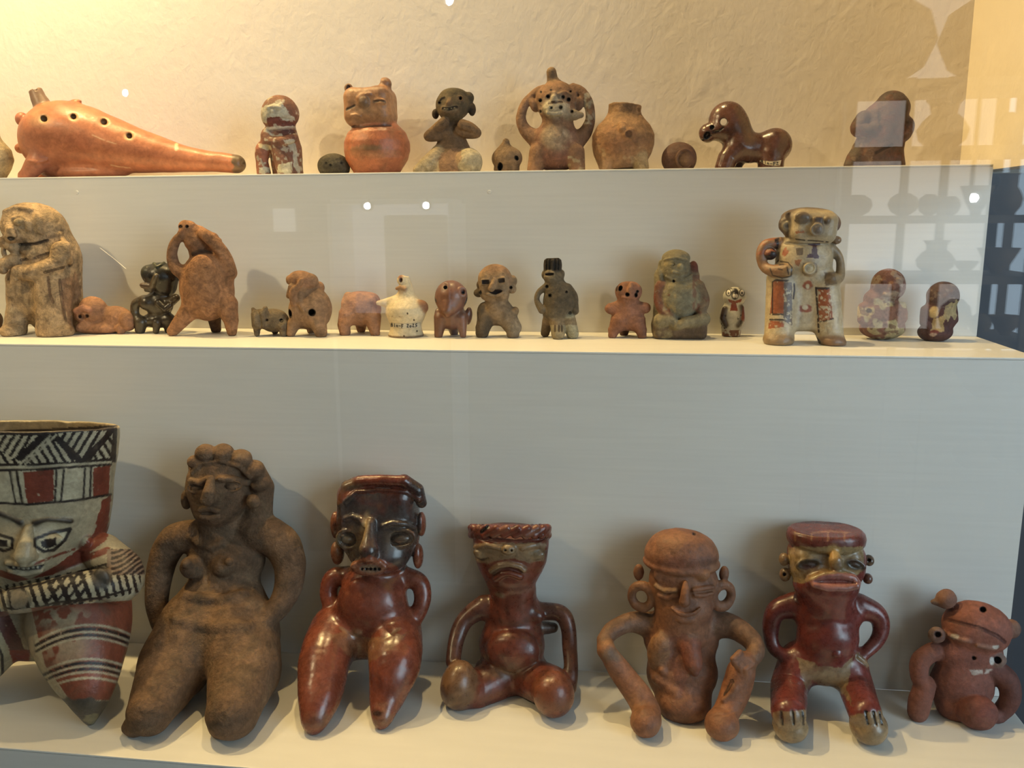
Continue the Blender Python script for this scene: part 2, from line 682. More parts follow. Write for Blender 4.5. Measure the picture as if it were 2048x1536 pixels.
        if soft.any():
            # even out the joints of thick coils, as a thumb would
            E = np.vstack([Q[:, [0, 1]], Q[:, [1, 2]], Q[:, [2, 3]], Q[:, [3, 0]]])
            cnt = np.bincount(E[:, 0], minlength=len(V)) + np.bincount(E[:, 1], minlength=len(V))
            fl = soft & (V[:, 2] > 1.5 * vox)
            for _ in range(10):
                av = np.stack([np.bincount(E[:, 0], V[E[:, 1], d], len(V)) + np.bincount(E[:, 1], V[E[:, 0], d], len(V)) for d in range(3)], 1) / cnt[:, None]
                V[fl] = V[fl] * 0.4 + av[fl] * 0.6
        # vertex normals
        fn_ = np.cross(V[Q[:, 2]] - V[Q[:, 0]], V[Q[:, 3]] - V[Q[:, 1]])
        nr = np.zeros_like(V)
        for i in range(4):
            for d in range(3):
                nr[:, d] += np.bincount(Q[:, i], fn_[:, d], len(V))
        nr /= np.linalg.norm(nr, axis=1, keepdims=True) + 1e-12
        colr = np.where(cw[:, None] > 0, cc / np.maximum(cw, 1e-12)[:, None], pig(self.base))
        for msk, a, c in subs:
            colr[msk] = colr[msk] * (1 - a[:, None]) + c * a[:, None]
        W = self.o + V * self.s
        if self.paints:
            U_, V_ = project(W)
            vd = CAM - W
            vd /= np.linalg.norm(vd, axis=1, keepdims=True)
            fr = np.clip(((nr * vd).sum(1) + 0.05) / 0.15, 0, 1)
            wn = 0.6 * vnoise(V, 7.0) + 0.4 * vnoise(V + 9, 3.0)
            for fn, c, front, amt, wear in self.paints:
                a = fn(U_, V_, V) * amt
                if front:
                    a = a * fr
                if wear:
                    a = a * np.clip((wn + 1 - 1.6 * wear) * 6, 0, 1)
                colr = colr * (1 - a[:, None]) + pig(c) * a[:, None]
        main = names.index('body') if 'body' in names else 0
        # a face with any body corner goes to the body only if most corners do
        fp = pid[Q]
        lab = np.sort(fp, 1)[:, 1]
        lab = np.where((fp == fp[:, :1]).all(1), fp[:, 0], lab)
        root = None
        order = [main] + [i for i in range(len(names)) if i != main]
        VL = V * self.s
        for i in order:
            fs = Q[lab == i]
            if len(fs) < 12 and i != main:
                # too little shows: leave it with the body
                continue
            if i == main:
                small = [j for j in range(len(names)) if j != main and (lab == j).sum() < 12]
                fs = Q[np.isin(lab, [main] + small)]
            used, inv = np.unique(fs, return_inverse=True)
            inv = inv.reshape(-1, 4)
            nm = self.name if i == main else names[i].split(':')[0]
            me = bpy.data.meshes.new(nm)
            me.vertices.add(len(used)); me.vertices.foreach_set('co', VL[used].astype(np.float32).ravel())
            me.loops.add(inv.size); me.loops.foreach_set('vertex_index', inv.astype(np.int32).ravel())
            me.polygons.add(len(inv)); me.polygons.foreach_set('loop_start', np.arange(0, inv.size, 4, dtype=np.int32))
            me.polygons.foreach_set('use_smooth', np.ones(len(inv), bool))
            me.update(calc_edges=True)
            ca = me.color_attributes.new('Col', 'FLOAT_COLOR', 'POINT')
            ca.data.foreach_set('color', np.hstack([colr[used], np.ones((len(used), 1))]).astype(np.float32).ravel())
            if len(names) > 1:
                me.normals_split_custom_set_from_vertices(nr[used].astype(np.float32))
            me.materials.append(mat)
            o = bpy.data.objects.new(nm, me)
            COL.objects.link(o)
            if i == main:
                root = o
                o.location = self.o
                tag(o, label, cat, group)
            else:
                o.parent = root
                if plabels and nm in plabels:
                    o['label'] = plabels[nm]
        self.root = root
        STAT.append((self.name, len(Q) * 2, [int(x) for x in n], round(float(V[:, 2].min()), 1), [nm for nm in names], round(float(V[:, 1].max() * self.s + self.y0), 3), round(float(V[:, 1].min() * self.s + self.y0), 3)))
        return root


STAT = []

GLYPH = {  # pen strokes on a 0..1 square, y up
    'B': [[(0, 0), (0.05, 1), (0.6, 0.95), (0.65, 0.65), (0.1, 0.52), (0.7, 0.45), (0.75, 0.1), (0, 0)]],
    'l': [[(0.35, 1), (0.45, 0)]],
    'n': [[(0.1, 0.6), (0.15, 0)], [(0.12, 0.4), (0.4, 0.62), (0.6, 0.5), (0.65, 0)]],
    '-': [[(0, 0.42), (0.8, 0.42)]],
    'F': [[(0.1, 1), (0.2, -0.2)], [(0.1, 0.98), (0.8, 0.98)], [(0.15, 0.5), (0.7, 0.45)]],
    '2': [[(0.05, 0.95), (0.65, 0.95), (0.1, 0.05), (0.8, 0.05)]],
    '0': [[(0.4, 0.6), (0.1, 0.4), (0.15, 0.05), (0.55, 0.0), (0.7, 0.35), (0.4, 0.6)]],
    '5': [[(0.75, 1), (0.3, 0.95), (0.2, 0.55), (0.6, 0.55), (0.65, 0.2), (0.1, 0.0)]],
    ' ': [],
}


def paper_label(F, root, top, bot, text, t0, t1, size, paper, ink):
    """paper strip glued to the front of a piece; top and bot are its edges as (u, v) lines, t0..t1 the base line of the writing"""
    n, m = 22, 4
    lerp = lambda L, t: np.array([np.interp(t, np.linspace(0, 1, len(L)), [q[i] for q in L]) for i in (0, 1)])
    uv = [lerp(bot, i / n) * (1 - j / m) + lerp(top, i / n) * (j / m) for j in range(m + 1) for i in range(n + 1)]
    W = F.snap(uv) + 1.3
    P = [F.P(q[0], q[1], w) * F.s for q, w in zip(uv, W)]
    bm = bmesh.new()
    vs = [bm.verts.new(p) for p in P]
    for j in range(m):
        for i in range(n):
            a = j * (n + 1) + i
            bm.faces.new((vs[a], vs[a + 1], vs[a + n + 2], vs[a + n + 1]))
    r = bmesh.ops.solidify(bm, geom=bm.faces[:], thickness=0.0002)
    lab = link_mesh('paper_label', bm, paper, root, True)
    lab['label'] = 'white paper label with a handwritten number'
    bm = bmesh.new()
    cx = 0.0
    T = len(text)
    for i, ch in enumerate(text):
        for st in GLYPH[ch]:
            pts = []
            for a, b in zip(st, st[1:]):
                pts += [(a[0] + (b[0] - a[0]) * k / 3, a[1] + (b[1] - a[1]) * k / 3) for k in range(3)]
            pts.append(st[-1])
            uvs = []
            for gx, gy in pts:
                base = lerp([t0[0], t0[1], t1] if isinstance(t0, list) else [t0, t1], (i + gx * 0.85) / T)
                uvs.append((base[0], base[1] - gy * size))
            ww = F.snap(uvs) + 2.0
            q = [Vector(F.P(u, v, w) * F.s) for (u, v), w in zip(uvs, ww)]
            for a, b in zip(q, q[1:]):
                d = b - a
                if d.length < 1e-7:
                    continue
                bmesh.ops.create_cone(bm, segments=6, radius1=0.62 * F.s, radius2=0.62 * F.s, depth=d.length + 0.6 * F.s, cap_ends=True,
                                      matrix=Matrix.Translation((a + b) / 2) @ d.to_track_quat('Z', 'Y').to_matrix().to_4x4())
    link_mesh('lettering', bm, ink, lab)



def comb(a, d, q):
    k = q['k']
    if q['op'] == 'add':
        if k <= 0:
            return np.minimum(a, d)
        h = np.maximum(k - np.abs(a - d), 0) / k
        return np.minimum(a, d) - h * h * k * 0.25
    d = -d
    if k <= 0:
        return np.maximum(a, d)
    h = np.maximum(k - np.abs(a - d), 0) / k
    return np.maximum(a, d) + h * h * k * 0.25


def surface_nets(F):
    nx, ny, nz = F.shape
    S = F < 0
    c = [(i, j, k) for i in (0, 1) for j in (0, 1) for k in (0, 1)]
    tot = np.zeros((nx - 1, ny - 1, nz - 1), np.int8)
    for i, j, k in c:
        tot += S[i:nx - 1 + i, j:ny - 1 + j, k:nz - 1 + k]
    act = (tot > 0) & (tot < 8)
    I, J, K = np.nonzero(act)
    idx = np.full(act.shape, -1, np.int32)
    idx[I, J, K] = np.arange(len(I))
    val = {t: F[I + t[0], J + t[1], K + t[2]] for t in c}
    acc = np.zeros((len(I), 3)); cnt = np.zeros(len(I))
    for a in c:
        for d in range(3):
            if a[d] == 0:
                b = list(a); b[d] = 1; b = tuple(b)
                fa, fb = val[a], val[b]
                m = (fa < 0) != (fb < 0)
                t = np.where(m, fa / np.where(m, fa - fb, 1), 0)
                p = np.zeros((len(I), 3)); p += a
                p[:, d] = t
                acc += p * m[:, None]; cnt += m
    V = acc / cnt[:, None] + np.stack([I, J, K], 1)
    Q = []
    for d in range(3):
        e1, e2 = (d + 1) % 3, (d + 2) % 3
        sl0 = [slice(None)] * 3; sl1 = [slice(None)] * 3
        sl0[d] = slice(0, -1); sl1[d] = slice(1, None)
        ch = S[tuple(sl0)] != S[tuple(sl1)]
        pos = np.stack(np.nonzero(ch), 1)
        ok = (pos[:, e1] > 0) & (pos[:, e2] > 0) & (pos[:, e1] < F.shape[e1] - 1) & (pos[:, e2] < F.shape[e2] - 1)
        pos = pos[ok]
        q = []
        for o1, o2 in ((1, 1), (0, 1), (0, 0), (1, 0)):
            t = pos.copy(); t[:, e1] -= o1; t[:, e2] -= o2
            q.append(idx[t[:, 0], t[:, 1], t[:, 2]])
        q = np.stack(q, 1)
        ins = S[pos[:, 0], pos[:, 1], pos[:, 2]]
        q[~ins] = q[~ins][:, ::-1]
        Q.append(q)
    Q = np.vstack(Q)
    Q = Q[(Q >= 0).all(1)]
    return V, Q
# ------------------------------------------------------------------ the place: stepped stand, plaster wall, glass front, room behind the viewer
def paint_mat(name, rgb, rough=0.45, var=0.03):
    m, nt, p = new_mat(name)
    L = nt.links.new
    tc = N(nt, 'ShaderNodeTexCoord').outputs['Object']
    mp = N(nt, 'ShaderNodeMapping')
    mp.inputs['Scale'].default_value = (6, 60, 190)
    L(tc, mp.inputs['Vector'])
    st = noise(nt, mp.outputs[0], 1.6, 5, 0.6)
    big = noise(nt, tc, 5.0, 3)
    base = tuple(lin(rgb))
    c = mixc(nt, ramp(nt, st, 0.3, 0.7), tuple(x * (1 - var) for x in base), tuple(min(1, x * (1 + var)) for x in base))
    c = mixc(nt, 1.0, c, mixc(nt, ramp(nt, big, 0.35, 0.65), (0.97,) * 3, (1.0,) * 3), 'MULTIPLY')
    L(c, p.inputs['Base Color'])
    p.inputs['Roughness'].default_value = rough
    b = N(nt, 'ShaderNodeBump')
    b.inputs['Strength'].default_value = 0.06
    b.inputs['Distance'].default_value = 0.001
    L(st, b.inputs['Height'])
    L(b.outputs[0], p.inputs['Normal'])
    return m


def plaster_mat(name, rgb):
    m, nt, p = new_mat(name)
    L = nt.links.new
    tc = N(nt, 'ShaderNodeTexCoord').outputs['Object']
    mp = N(nt, 'ShaderNodeMapping')
    mp.inputs['Scale'].default_value = (1.0, 1.0, 0.75)
    L(tc, mp.inputs['Vector'])
    v = mp.outputs[0]
    a = noise(nt, v, 95, 4, 0.55, 0.4)
    b_ = noise(nt, v, 24, 3, 0.5)
    c_ = noise(nt, v, 260, 3, 0.5)
    base = tuple(lin(rgb))
    L(mixc(nt, ramp(nt, b_, 0.3, 0.7), tuple(x * 0.96 for x in base), base), p.inputs['Base Color'])
    p.inputs['Roughness'].default_value = 0.75
    add = N(nt, 'ShaderNodeMath', operation='MULTIPLY_ADD')
    L(ramp(nt, b_, 0.56, 0.75), add.inputs[0])
    add.inputs[1].default_value = 0.7
    L(a, add.inputs[2])
    add2 = N(nt, 'ShaderNodeMath', operation='MULTIPLY_ADD')
    L(c_, add2.inputs[0]); add2.inputs[1].default_value = 0.3
    L(add.outputs[0], add2.inputs[2])
    b = N(nt, 'ShaderNodeBump')
    b.inputs['Strength'].default_value = 0.27
    b.inputs['Distance'].default_value = 0.0025
    L(add2.outputs[0], b.inputs['Height'])
    L(b.outputs[0], p.inputs['Normal'])
    return m


def glass_mat(name):
    m = bpy.data.materials.new(name)
    m.use_nodes = True
    nt = m.node_tree
    nt.nodes.clear()
    L = nt.links.new
    out = N(nt, 'ShaderNodeOutputMaterial')
    mix = N(nt, 'ShaderNodeMixShader')
    tr = N(nt, 'ShaderNodeBsdfTransparent')
    tr.inputs[0].default_value = (0.985, 0.995, 0.985, 1)
    gl = N(nt, 'ShaderNodeBsdfGlossy')
    gl.inputs['Roughness'].default_value = 0.0
    fr = N(nt, 'ShaderNodeFresnel')
    ge = N(nt, 'ShaderNodeNewGeometry')
    L(ramp(nt, ge.outputs['Backfacing'], 0, 1, 1.5, 1 / 1.5), fr.inputs['IOR'])
    L(fr.outputs[0], mix.inputs[0])
    L(tr.outputs[0], mix.inputs[1])
    L(gl.outputs[0], mix.inputs[2])
    L(mix.outputs[0], out.inputs[0])
    return m


WHITE = paint_mat('white_shelf_paint', (214, 211, 203))
PLASTER = plaster_mat('cream_plaster', (222, 213, 204))
SIDE = plaster_mat('side_plaster', (216, 204, 184))
ROOMW = plain('room_white', (128, 124, 118), 0.85)
ROOM_DARK = plain('painted_room_dark', (70, 72, 78), 0.6)  # dark grey that stands in for the unlit room past the steps
GLASS = glass_mat('clear_glass')

YB = D1 + DW                                   # back wall plane
TH = 0.0022


def step(label, y0, y1, z0, z1):
    """one step of the white stand: a tread on its own riser"""
    root = bpy.data.objects.new('display_step', None)
    COL.objects.link(root)
    root.location = (0, y0, z0)
    tag(root, label, 'display step', 'white steps of the stand')
    for nm, lo, hi, bv in (('tread', (XL, 0, z1 - z0 - TH), (XE, y1 - y0, z1 - z0), 0.0008), ('riser', (XL, 0.0001, 0), (XE - 0.0001, 0.014, z1 - z0 - TH), 0.0)):
        box(nm, lo, hi, WHITE, root, bv)
    return root


step_top = step('white painted top step carrying the ocarina and other small pieces, against the plaster wall', D1, YB, 0.0, H1)
step_mid = step('white painted middle step carrying the row of small figurines', 0.0, D1, -H2, 0.0)
step_low = step('white painted low step carrying the large figurines', -D2, 0.0, -H2 - 0.25, -H2)

XR = XE + 0.0065                               # face of the case end
tag(box('wall_back', (XL - 0.02, YB, -H2 - 0.25), (XR + 0.02, YB + 0.02, 1.40), PLASTER), kind='structure')
tag(box('wall_right', (XR, YG + 0.006, H1 - 0.004), (XR + 0.02, YB, 1.40), SIDE), kind='structure')
tag(box('dark_room_backing_1', (XR + 0.0205, YB, -H2 - 0.25), (1.68, YB + 0.02, H1 - 0.004), ROOM_DARK), kind='structure')  # added backing sheet, its dark colour imitates the dark room beyond the case
tag(box('wall_beyond', (XR + 0.0205, YB, H1 - 0.004), (1.68, YB + 0.02, 1.55), plain('grey_wall', (120, 116, 110), 0.85)), kind='structure')
tag(box('wall_left', (XL - 0.02, YG + 0.006, -H2 - 0.25), (XL, YB, 1.40), PLASTER), kind='structure')
tag(box('window_1', (XL - 0.02, YG - 0.005, -H2 - 0.25), (XR + 0.02, YG, 1.40), GLASS), kind='structure')
# small plugs over the screw heads in the upper riser, and a scratch in its paint
for n, (u, v) in enumerate(((154, 385), (979, 384))):
    p = ony(u, v, D1)
    bm = bmesh.new()
    bmesh.ops.create_cone(bm, segments=14, radius1=0.0021, radius2=0.0017, depth=0.0012, cap_ends=True, matrix=Matrix.Translation(p) @ Matrix.Rotation(math.pi / 2, 4, 'X'))
    o = link_mesh('screw_plug', bm, WHITE, step_top)
    o.location = -step_top.location

_s = tube('paint_scratch', [ony(u, v, D1) for u, v in ((200, 496), (226, 516), (252, 538))], 0.00028, plain('bare_white', (240, 238, 232), 0.5), step_top)
_s.location = -step_top.location

# the room the viewer stands in
RX0, RX1, RY0, RZ0, RZ1 = -2.6, 1.68, -2.9, -1.25, 1.55
ROOMD = plain('room_dim_wall', (104, 96, 84), 0.85)
tag(box('floor', (RX0, RY0, RZ0 - 0.02), (RX1, 0.6, RZ0), plain('floor_tiles', (80, 66, 54), 0.6)), kind='structure')
tag(box('ceiling', (RX0, RY0, RZ1), (RX1, 0.6, RZ1 + 0.02), ROOMW), kind='structure')
tag(box('wall_front', (RX0, RY0 - 0.02, RZ0), (RX1, RY0, RZ1), ROOMD), kind='structure')
tag(box('wall_far_left', (RX0 - 0.02, RY0, RZ0), (RX0, 0.6, RZ1), ROOMD), kind='structure')
tag(box('wall_far_right', (RX1, RY0, RZ0), (RX1 + 0.02, 0.6, RZ1), ROOMW), kind='structure')
# ------------------------------------------------------------------ lamps of the case and the bright window across the room
METAL = plain('lamp_metal', (60, 60, 62), 0.4, 0.8)


def spot_lamp(pos, aim, watts, color, radius, cone, label):
    d = (Vector(aim) - Vector(pos)).normalized()
    q = (-d).to_track_quat('Z', 'Y')
    root = bpy.data.objects.new('spot_lamp', None)
    COL.objects.link(root)
    root.location = pos
    root.rotation_mode = 'QUATERNION'
    root.rotation_quaternion = q
    tag(root, label, 'lamp', 'spot lamps above the stand')
    bm = bmesh.new()
    bm_lathe(bm, [(0.0, 0.075), (0.020, 0.075), (0.026, 0.068), (0.028, 0.004), (0.026, 0.004), (0.024, 0.062), (0.0, 0.062)], 24)
    link_mesh('housing', bm, METAL, root, True)
    bm = bmesh.new()
    bm_lathe(bm, [(0.0, 0.020), (0.018, 0.022), (0.0235, 0.030)], 20)
    link_mesh('bulb', bm, plain('lamp_bulb', (255, 240, 210), 0.4, emit=color, estr=8.0), root, True)
    ld = bpy.data.lights.new('spot_light', 'SPOT')
    ld.energy = watts
    ld.color = color
    ld.shadow_soft_size = radius
    ld.spot_size = math.radians(cone)
    ld.spot_blend = 0.6
    lo = bpy.data.objects.new('spot_light', ld)
    COL.objects.link(lo)
    lo.parent = root
    lo.location = (0, 0, -0.002)
    return root


for i, (p, a, w, c, r, cone) in enumerate(LAMPS):
    spot_lamp(p, a, w, c, r, cone, ('dark metal spot lamp above the left half of the stand', 'dark metal spot lamp above the middle of the stand', 'dark metal spot lamp out in the room, front left of the glass', 'dark metal spot lamp low at the left end of the plaster wall')[i])


def mirrored(u, v, y):
    """point behind the viewer whose image in the glass falls on the pixel; y is its distance in front of the glass"""
    p = ony(u, v, YG + y)
    p[1] = 2 * YG - p[1]
    return p


# window: bright daylight panes in a frame on the wall across the room, a thin curtain over its left pane
LW = -(RY0 - YG) - 0.02
X0, X1 = mirrored(1690, 400, LW)[0], mirrored(1976, 400, LW)[0]
WX1, WZ0, WZ1 = 1.58, mirrored(1950, 700, LW)[2], 1.30


def glow(name, color, strength):
    m = bpy.data.materials.new(name)
    m.use_nodes = True
    nt = m.node_tree
    nt.nodes.clear()
    e = N(nt, 'ShaderNodeEmission')
    tc = N(nt, 'ShaderNodeTexCoord').outputs['Object']
    nt.links.new(mixc(nt, noise(nt, tc, 2.5, 2), tuple(c * 0.85 for c in color), color), e.inputs[0])
    e.inputs[1].default_value = strength
    o = N(nt, 'ShaderNodeOutputMaterial')
    nt.links.new(e.outputs[0], o.inputs[0])
    return m


FRAMEW = plain('window_frame_paint', (225, 222, 215), 0.5)
for nm, xa, xb, m in (('window_2', X0, X1, glow('curtained_daylight', (1.0, 0.95, 0.88), WINDOW_STRENGTH * 0.5)), ('window_3', X1 + 0.03, WX1, glow('daylight', WINDOW_COLOR, WINDOW_STRENGTH))):
    w_ = tag(box(nm, (xa, RY0 + 0.001, WZ0), (xb, RY0 + 0.006, WZ1), m), kind='structure')
    f_ = 0.03
    for lo, hi in (((xa - f_, RY0, WZ0 - f_), (xa, RY0 + 0.04, WZ1 + f_)), ((xb, RY0, WZ0 - f_), (xb + f_, RY0 + 0.04, WZ1 + f_)),
                   ((xa, RY0, WZ0 - f_), (xb, RY0 + 0.04, WZ0)), ((xa, RY0, WZ1), (xb, RY0 + 0.04, WZ1 + f_))):
        box('window_frame', lo, hi, FRAMEW, w_)
# tall window in the side wall, the daylight on the front of the stand
YA, YB_, ZA, ZB = -2.05, -0.75, -0.25, 1.15
w_ = tag(box('window_4', (RX1 - 0.006, YA, ZA), (RX1 - 0.001, YB_, ZB), glow('open_daylight', WINDOW_COLOR, SKY_STRENGTH)), kind='structure')
for lo, hi in (((RX1 - 0.04, YA - 0.03, ZA - 0.03), (RX1, YA, ZB + 0.03)), ((RX1 - 0.04, YB_, ZA - 0.03), (RX1, YB_ + 0.03, ZB + 0.03)),
               ((RX1 - 0.04, YA, ZA - 0.03), (RX1, YB_, ZA)), ((RX1 - 0.04, YA, ZB), (RX1, YB_, ZB + 0.03))):
    box('window_frame', lo, hi, FRAMEW, w_)
# ------------------------------------------------------------------ what the glass mirrors: a rack of pots and lit cases across the room
LR = 2.15
RACKW = plain('rack_wood', (118, 92, 62), 0.7)
POTM = [plain('reflected_pot_%d' % i, c, 0.6) for i, c in enumerate(((150, 112, 70), (120, 82, 54), (168, 132, 88)))]
rack = bpy.data.objects.new('pottery_rack', None)
COL.objects.link(rack)
_p = mirrored(1850, 700, LR)
rack.location = (_p[0], _p[1], RZ0)
tag(rack, 'wooden rack of pots standing across the room, mirrored in the glass', 'shelf')
_off = Vector(rack.location)


def rack_part(name, lo, hi):
    o = box(name, Vector(lo) - _off, Vector(hi) - _off, RACKW, rack)
    return o


RXA, RXB = mirrored(1655, 400, LR)[0], mirrored(2048, 400, LR)[0] + 0.04
RYC = _p[1]
SHV = (172, 300, 431, 546, 668, 790, 930)
SHZ = [float(mirrored(1850, v, LR)[2]) for v in SHV]
for z in SHZ:
    rack_part('shelf_board', (RXA, RYC - 0.14, z - 0.022), (RXB, RYC + 0.14, z))
for u in (1772, 1846, 2022):
    x = float(mirrored(u, 400, LR)[0])
    rack_part('post', (x - 0.009, RYC + 0.141, RZ0), (x + 0.009, RYC + 0.16, SHZ[0]))
for x in (RXA + 0.015, RXB - 0.015):
    for y in (RYC - 0.155, RYC + 0.141):
        rack_part('post', (x - 0.012, y, RZ0), (x + 0.012, y + 0.015, SHZ[0] + 0.02))
PROF = {
    'round': [(0.0, 0.0), (0.35, 0.0), (0.8, 0.2), (1.0, 0.5), (0.85, 0.8), (0.5, 0.95), (0.42, 1.0), (0.36, 1.0), (0.42, 0.93), (0.75, 0.75), (0.88, 0.5), (0.6, 0.15), (0.0, 0.06)],
    'vase': [(0.0, 0.0), (0.5, 0.0), (0.9, 0.2), (1.0, 0.4), (0.75, 0.6), (0.5, 0.72), (0.55, 0.9), (0.72, 1.0), (0.66, 1.0), (0.48, 0.88), (0.42, 0.72), (0.6, 0.55), (0.0, 0.1)],
    'bowl': [(0.0, 0.0), (0.3, 0.0), (0.32, 0.12), (0.65, 0.45), (1.0, 1.0), (0.94, 1.0), (0.58, 0.5), (0.0, 0.22)],
}
POTS = [('round', 1735, 0, 95, 150), ('round', 1965, 0, 98, 150), ('vase', 1872, 1, 44, 86), ('round', 2000, 1, 18, 62),
        ('round', 1715, 2, 26, 38), ('round', 1806, 2, 27, 40), ('round', 1858, 2, 20, 38), ('round', 1902, 2, 16, 34), ('bowl', 1952, 2, 29, 52), ('vase', 2012, 2, 26, 74),
        ('vase', 1880, 3, 34, 60), ('bowl', 1942, 3, 22, 22), ('bowl', 2006, 3, 36, 46),
        ('round', 1930, 4, 29, 66), ('round', 1983, 4, 20, 40), ('bowl', 2036, 4, 30, 36),
        ('round', 2005, 5, 44, 84), ('vase', 1918, 5, 30, 66), ('round', 1990, 6, 34, 60), ('bowl', 1906, 6, 40, 44)]
ORD = ('top', 'second', 'third', 'fourth', 'fifth', 'sixth', 'seventh')
for i, (kd, u, sh, r, h) in enumerate(POTS):
    x = float(mirrored(u, 400, LR)[0])
    sc_ = LR * 1.26 / FPX
    bm = bmesh.new()
    bm_lathe(bm, [(a * r * sc_, b * h * sc_) for a, b in PROF[kd]], 28)
    o = link_mesh('clay_' + {'round': 'pot', 'vase': 'vase', 'bowl': 'bowl'}[kd], bm, POTM[i % 3], None, True)
    o.location = (x, RYC, SHZ[sh])
    tag(o, {'round': ('big ' if r > 40 else 'small ' if r < 22 else '') + 'round clay pot', 'vase': 'waisted clay vase', 'bowl': 'open flaring bowl'}[kd] + ' on the %s board of the rack mirrored in the glass' % ORD[sh], {'round': 'pot', 'vase': 'vase', 'bowl': 'bowl'}[kd], {'round': 'round pots on the rack', 'vase': 'vases on the rack', 'bowl': 'bowls on the rack'}[kd])

# a lit display case and a lit picture on the far wall
LC = LW - 0.2


def far(u, v, d=0.0):
    return mirrored(u, v, LC - d)


a, b = far(668, 408), far(905, 640)
case = bpy.data.objects.new('lit_display_case', None)
COL.objects.link(case)
case.location = ((a[0] + b[0]) / 2, RY0, RZ0)
tag(case, 'tall display case with a pale lit back panel across the room, mirrored in the glass', 'display case')
_c = Vector(case.location)
CW = plain('case_white', (215, 214, 218), 0.5)


def case_part(name, lo, hi, m):
    return box(name, Vector(lo) - _c, Vector(hi) - _c, m, case)


case_part('back_panel', (a[0], RY0 + 0.001, b[2]), (b[0], RY0 + 0.01, a[2]), glow('case_light', (0.80, 0.84, 1.0), 0.95))
case_part('side', (a[0] - 0.015, RY0 + 0.001, RZ0), (a[0], RY0 + 0.25, a[2]), CW)
case_part('side', (b[0], RY0 + 0.001, RZ0), (b[0] + 0.015, RY0 + 0.25, a[2]), CW)
case_part('top', (a[0], RY0 + 0.001, a[2]), (b[0], RY0 + 0.25, a[2] + 0.015), CW)
case_part('base', (a[0], RY0 + 0.011, RZ0), (b[0], RY0 + 0.25, b[2]), plain('case_base', (92, 86, 78), 0.85))
c0, c1 = far(742, 430), far(880, 640)
bm = bmesh.new()
bm_box(bm, (c0[0], RY0 + 0.03, b[2]), (c1[0], RY0 + 0.06, c0[2]), 0.01)
tag(link_mesh('display_board', bm, plain('display_board_cloth', (150, 140, 128), 0.9)), 'grey board standing inside the lit case across the room', 'board')
p0, p1 = far(500, 416), far(548, 465)
tag(box('lit_picture', (p0[0], RY0 + 0.001, p1[2]), (p1[0], RY0 + 0.012, p0[2]), glow('picture_glow', (0.95, 0.98, 1.0), 1.1)), 'small square lit picture on the far wall, mirrored in the glass', 'picture')  # picture glows by itself in place of light falling on it
# ceiling spots of the room, mirrored as bright points
for u, v, r in ((255, 187, 0.013), (900, 4, 0.013), (736, 412, 0.012), (853, 411, 0.012), (1945, 396, 0.011)):
    q = far(u, v, 0.75 if u > 1500 else 0.05)
    root = bpy.data.objects.new('room_spot', None)
    COL.objects.link(root)
    root.location = q
    tag(root, 'small bright room spot lamp mirrored as a point in the glass', 'lamp', 'room spot lamps')
    bm = bmesh.new()
    bmesh.ops.create_uvsphere(bm, u_segments=16, v_segments=10, radius=r)
    link_mesh('bulb', bm, glow('room_bulb', (0.95, 0.97, 1.0), 45.0), root, True)
    bm = bmesh.new()
    bm_lathe(bm, [(0.0, 0.0), (r * 1.5, 0.0), (r * 1.5, r * 3), (r * 1.35, r * 3), (r * 1.3, r * 0.2), (0, r * 0.2)], 18)
    hsg = link_mesh('housing', bm, METAL, root, True)
    hsg.rotation_euler = (math.radians(-90), 0, 0)
    hsg.location = (0, -r * 1.2, 0)
    if q[1] > RY0 + 0.06:
        box('stem', (-0.004, -r * 2, 0), (0.004, -r * 2 + 0.008, RZ1 - q[2]), METAL, root)
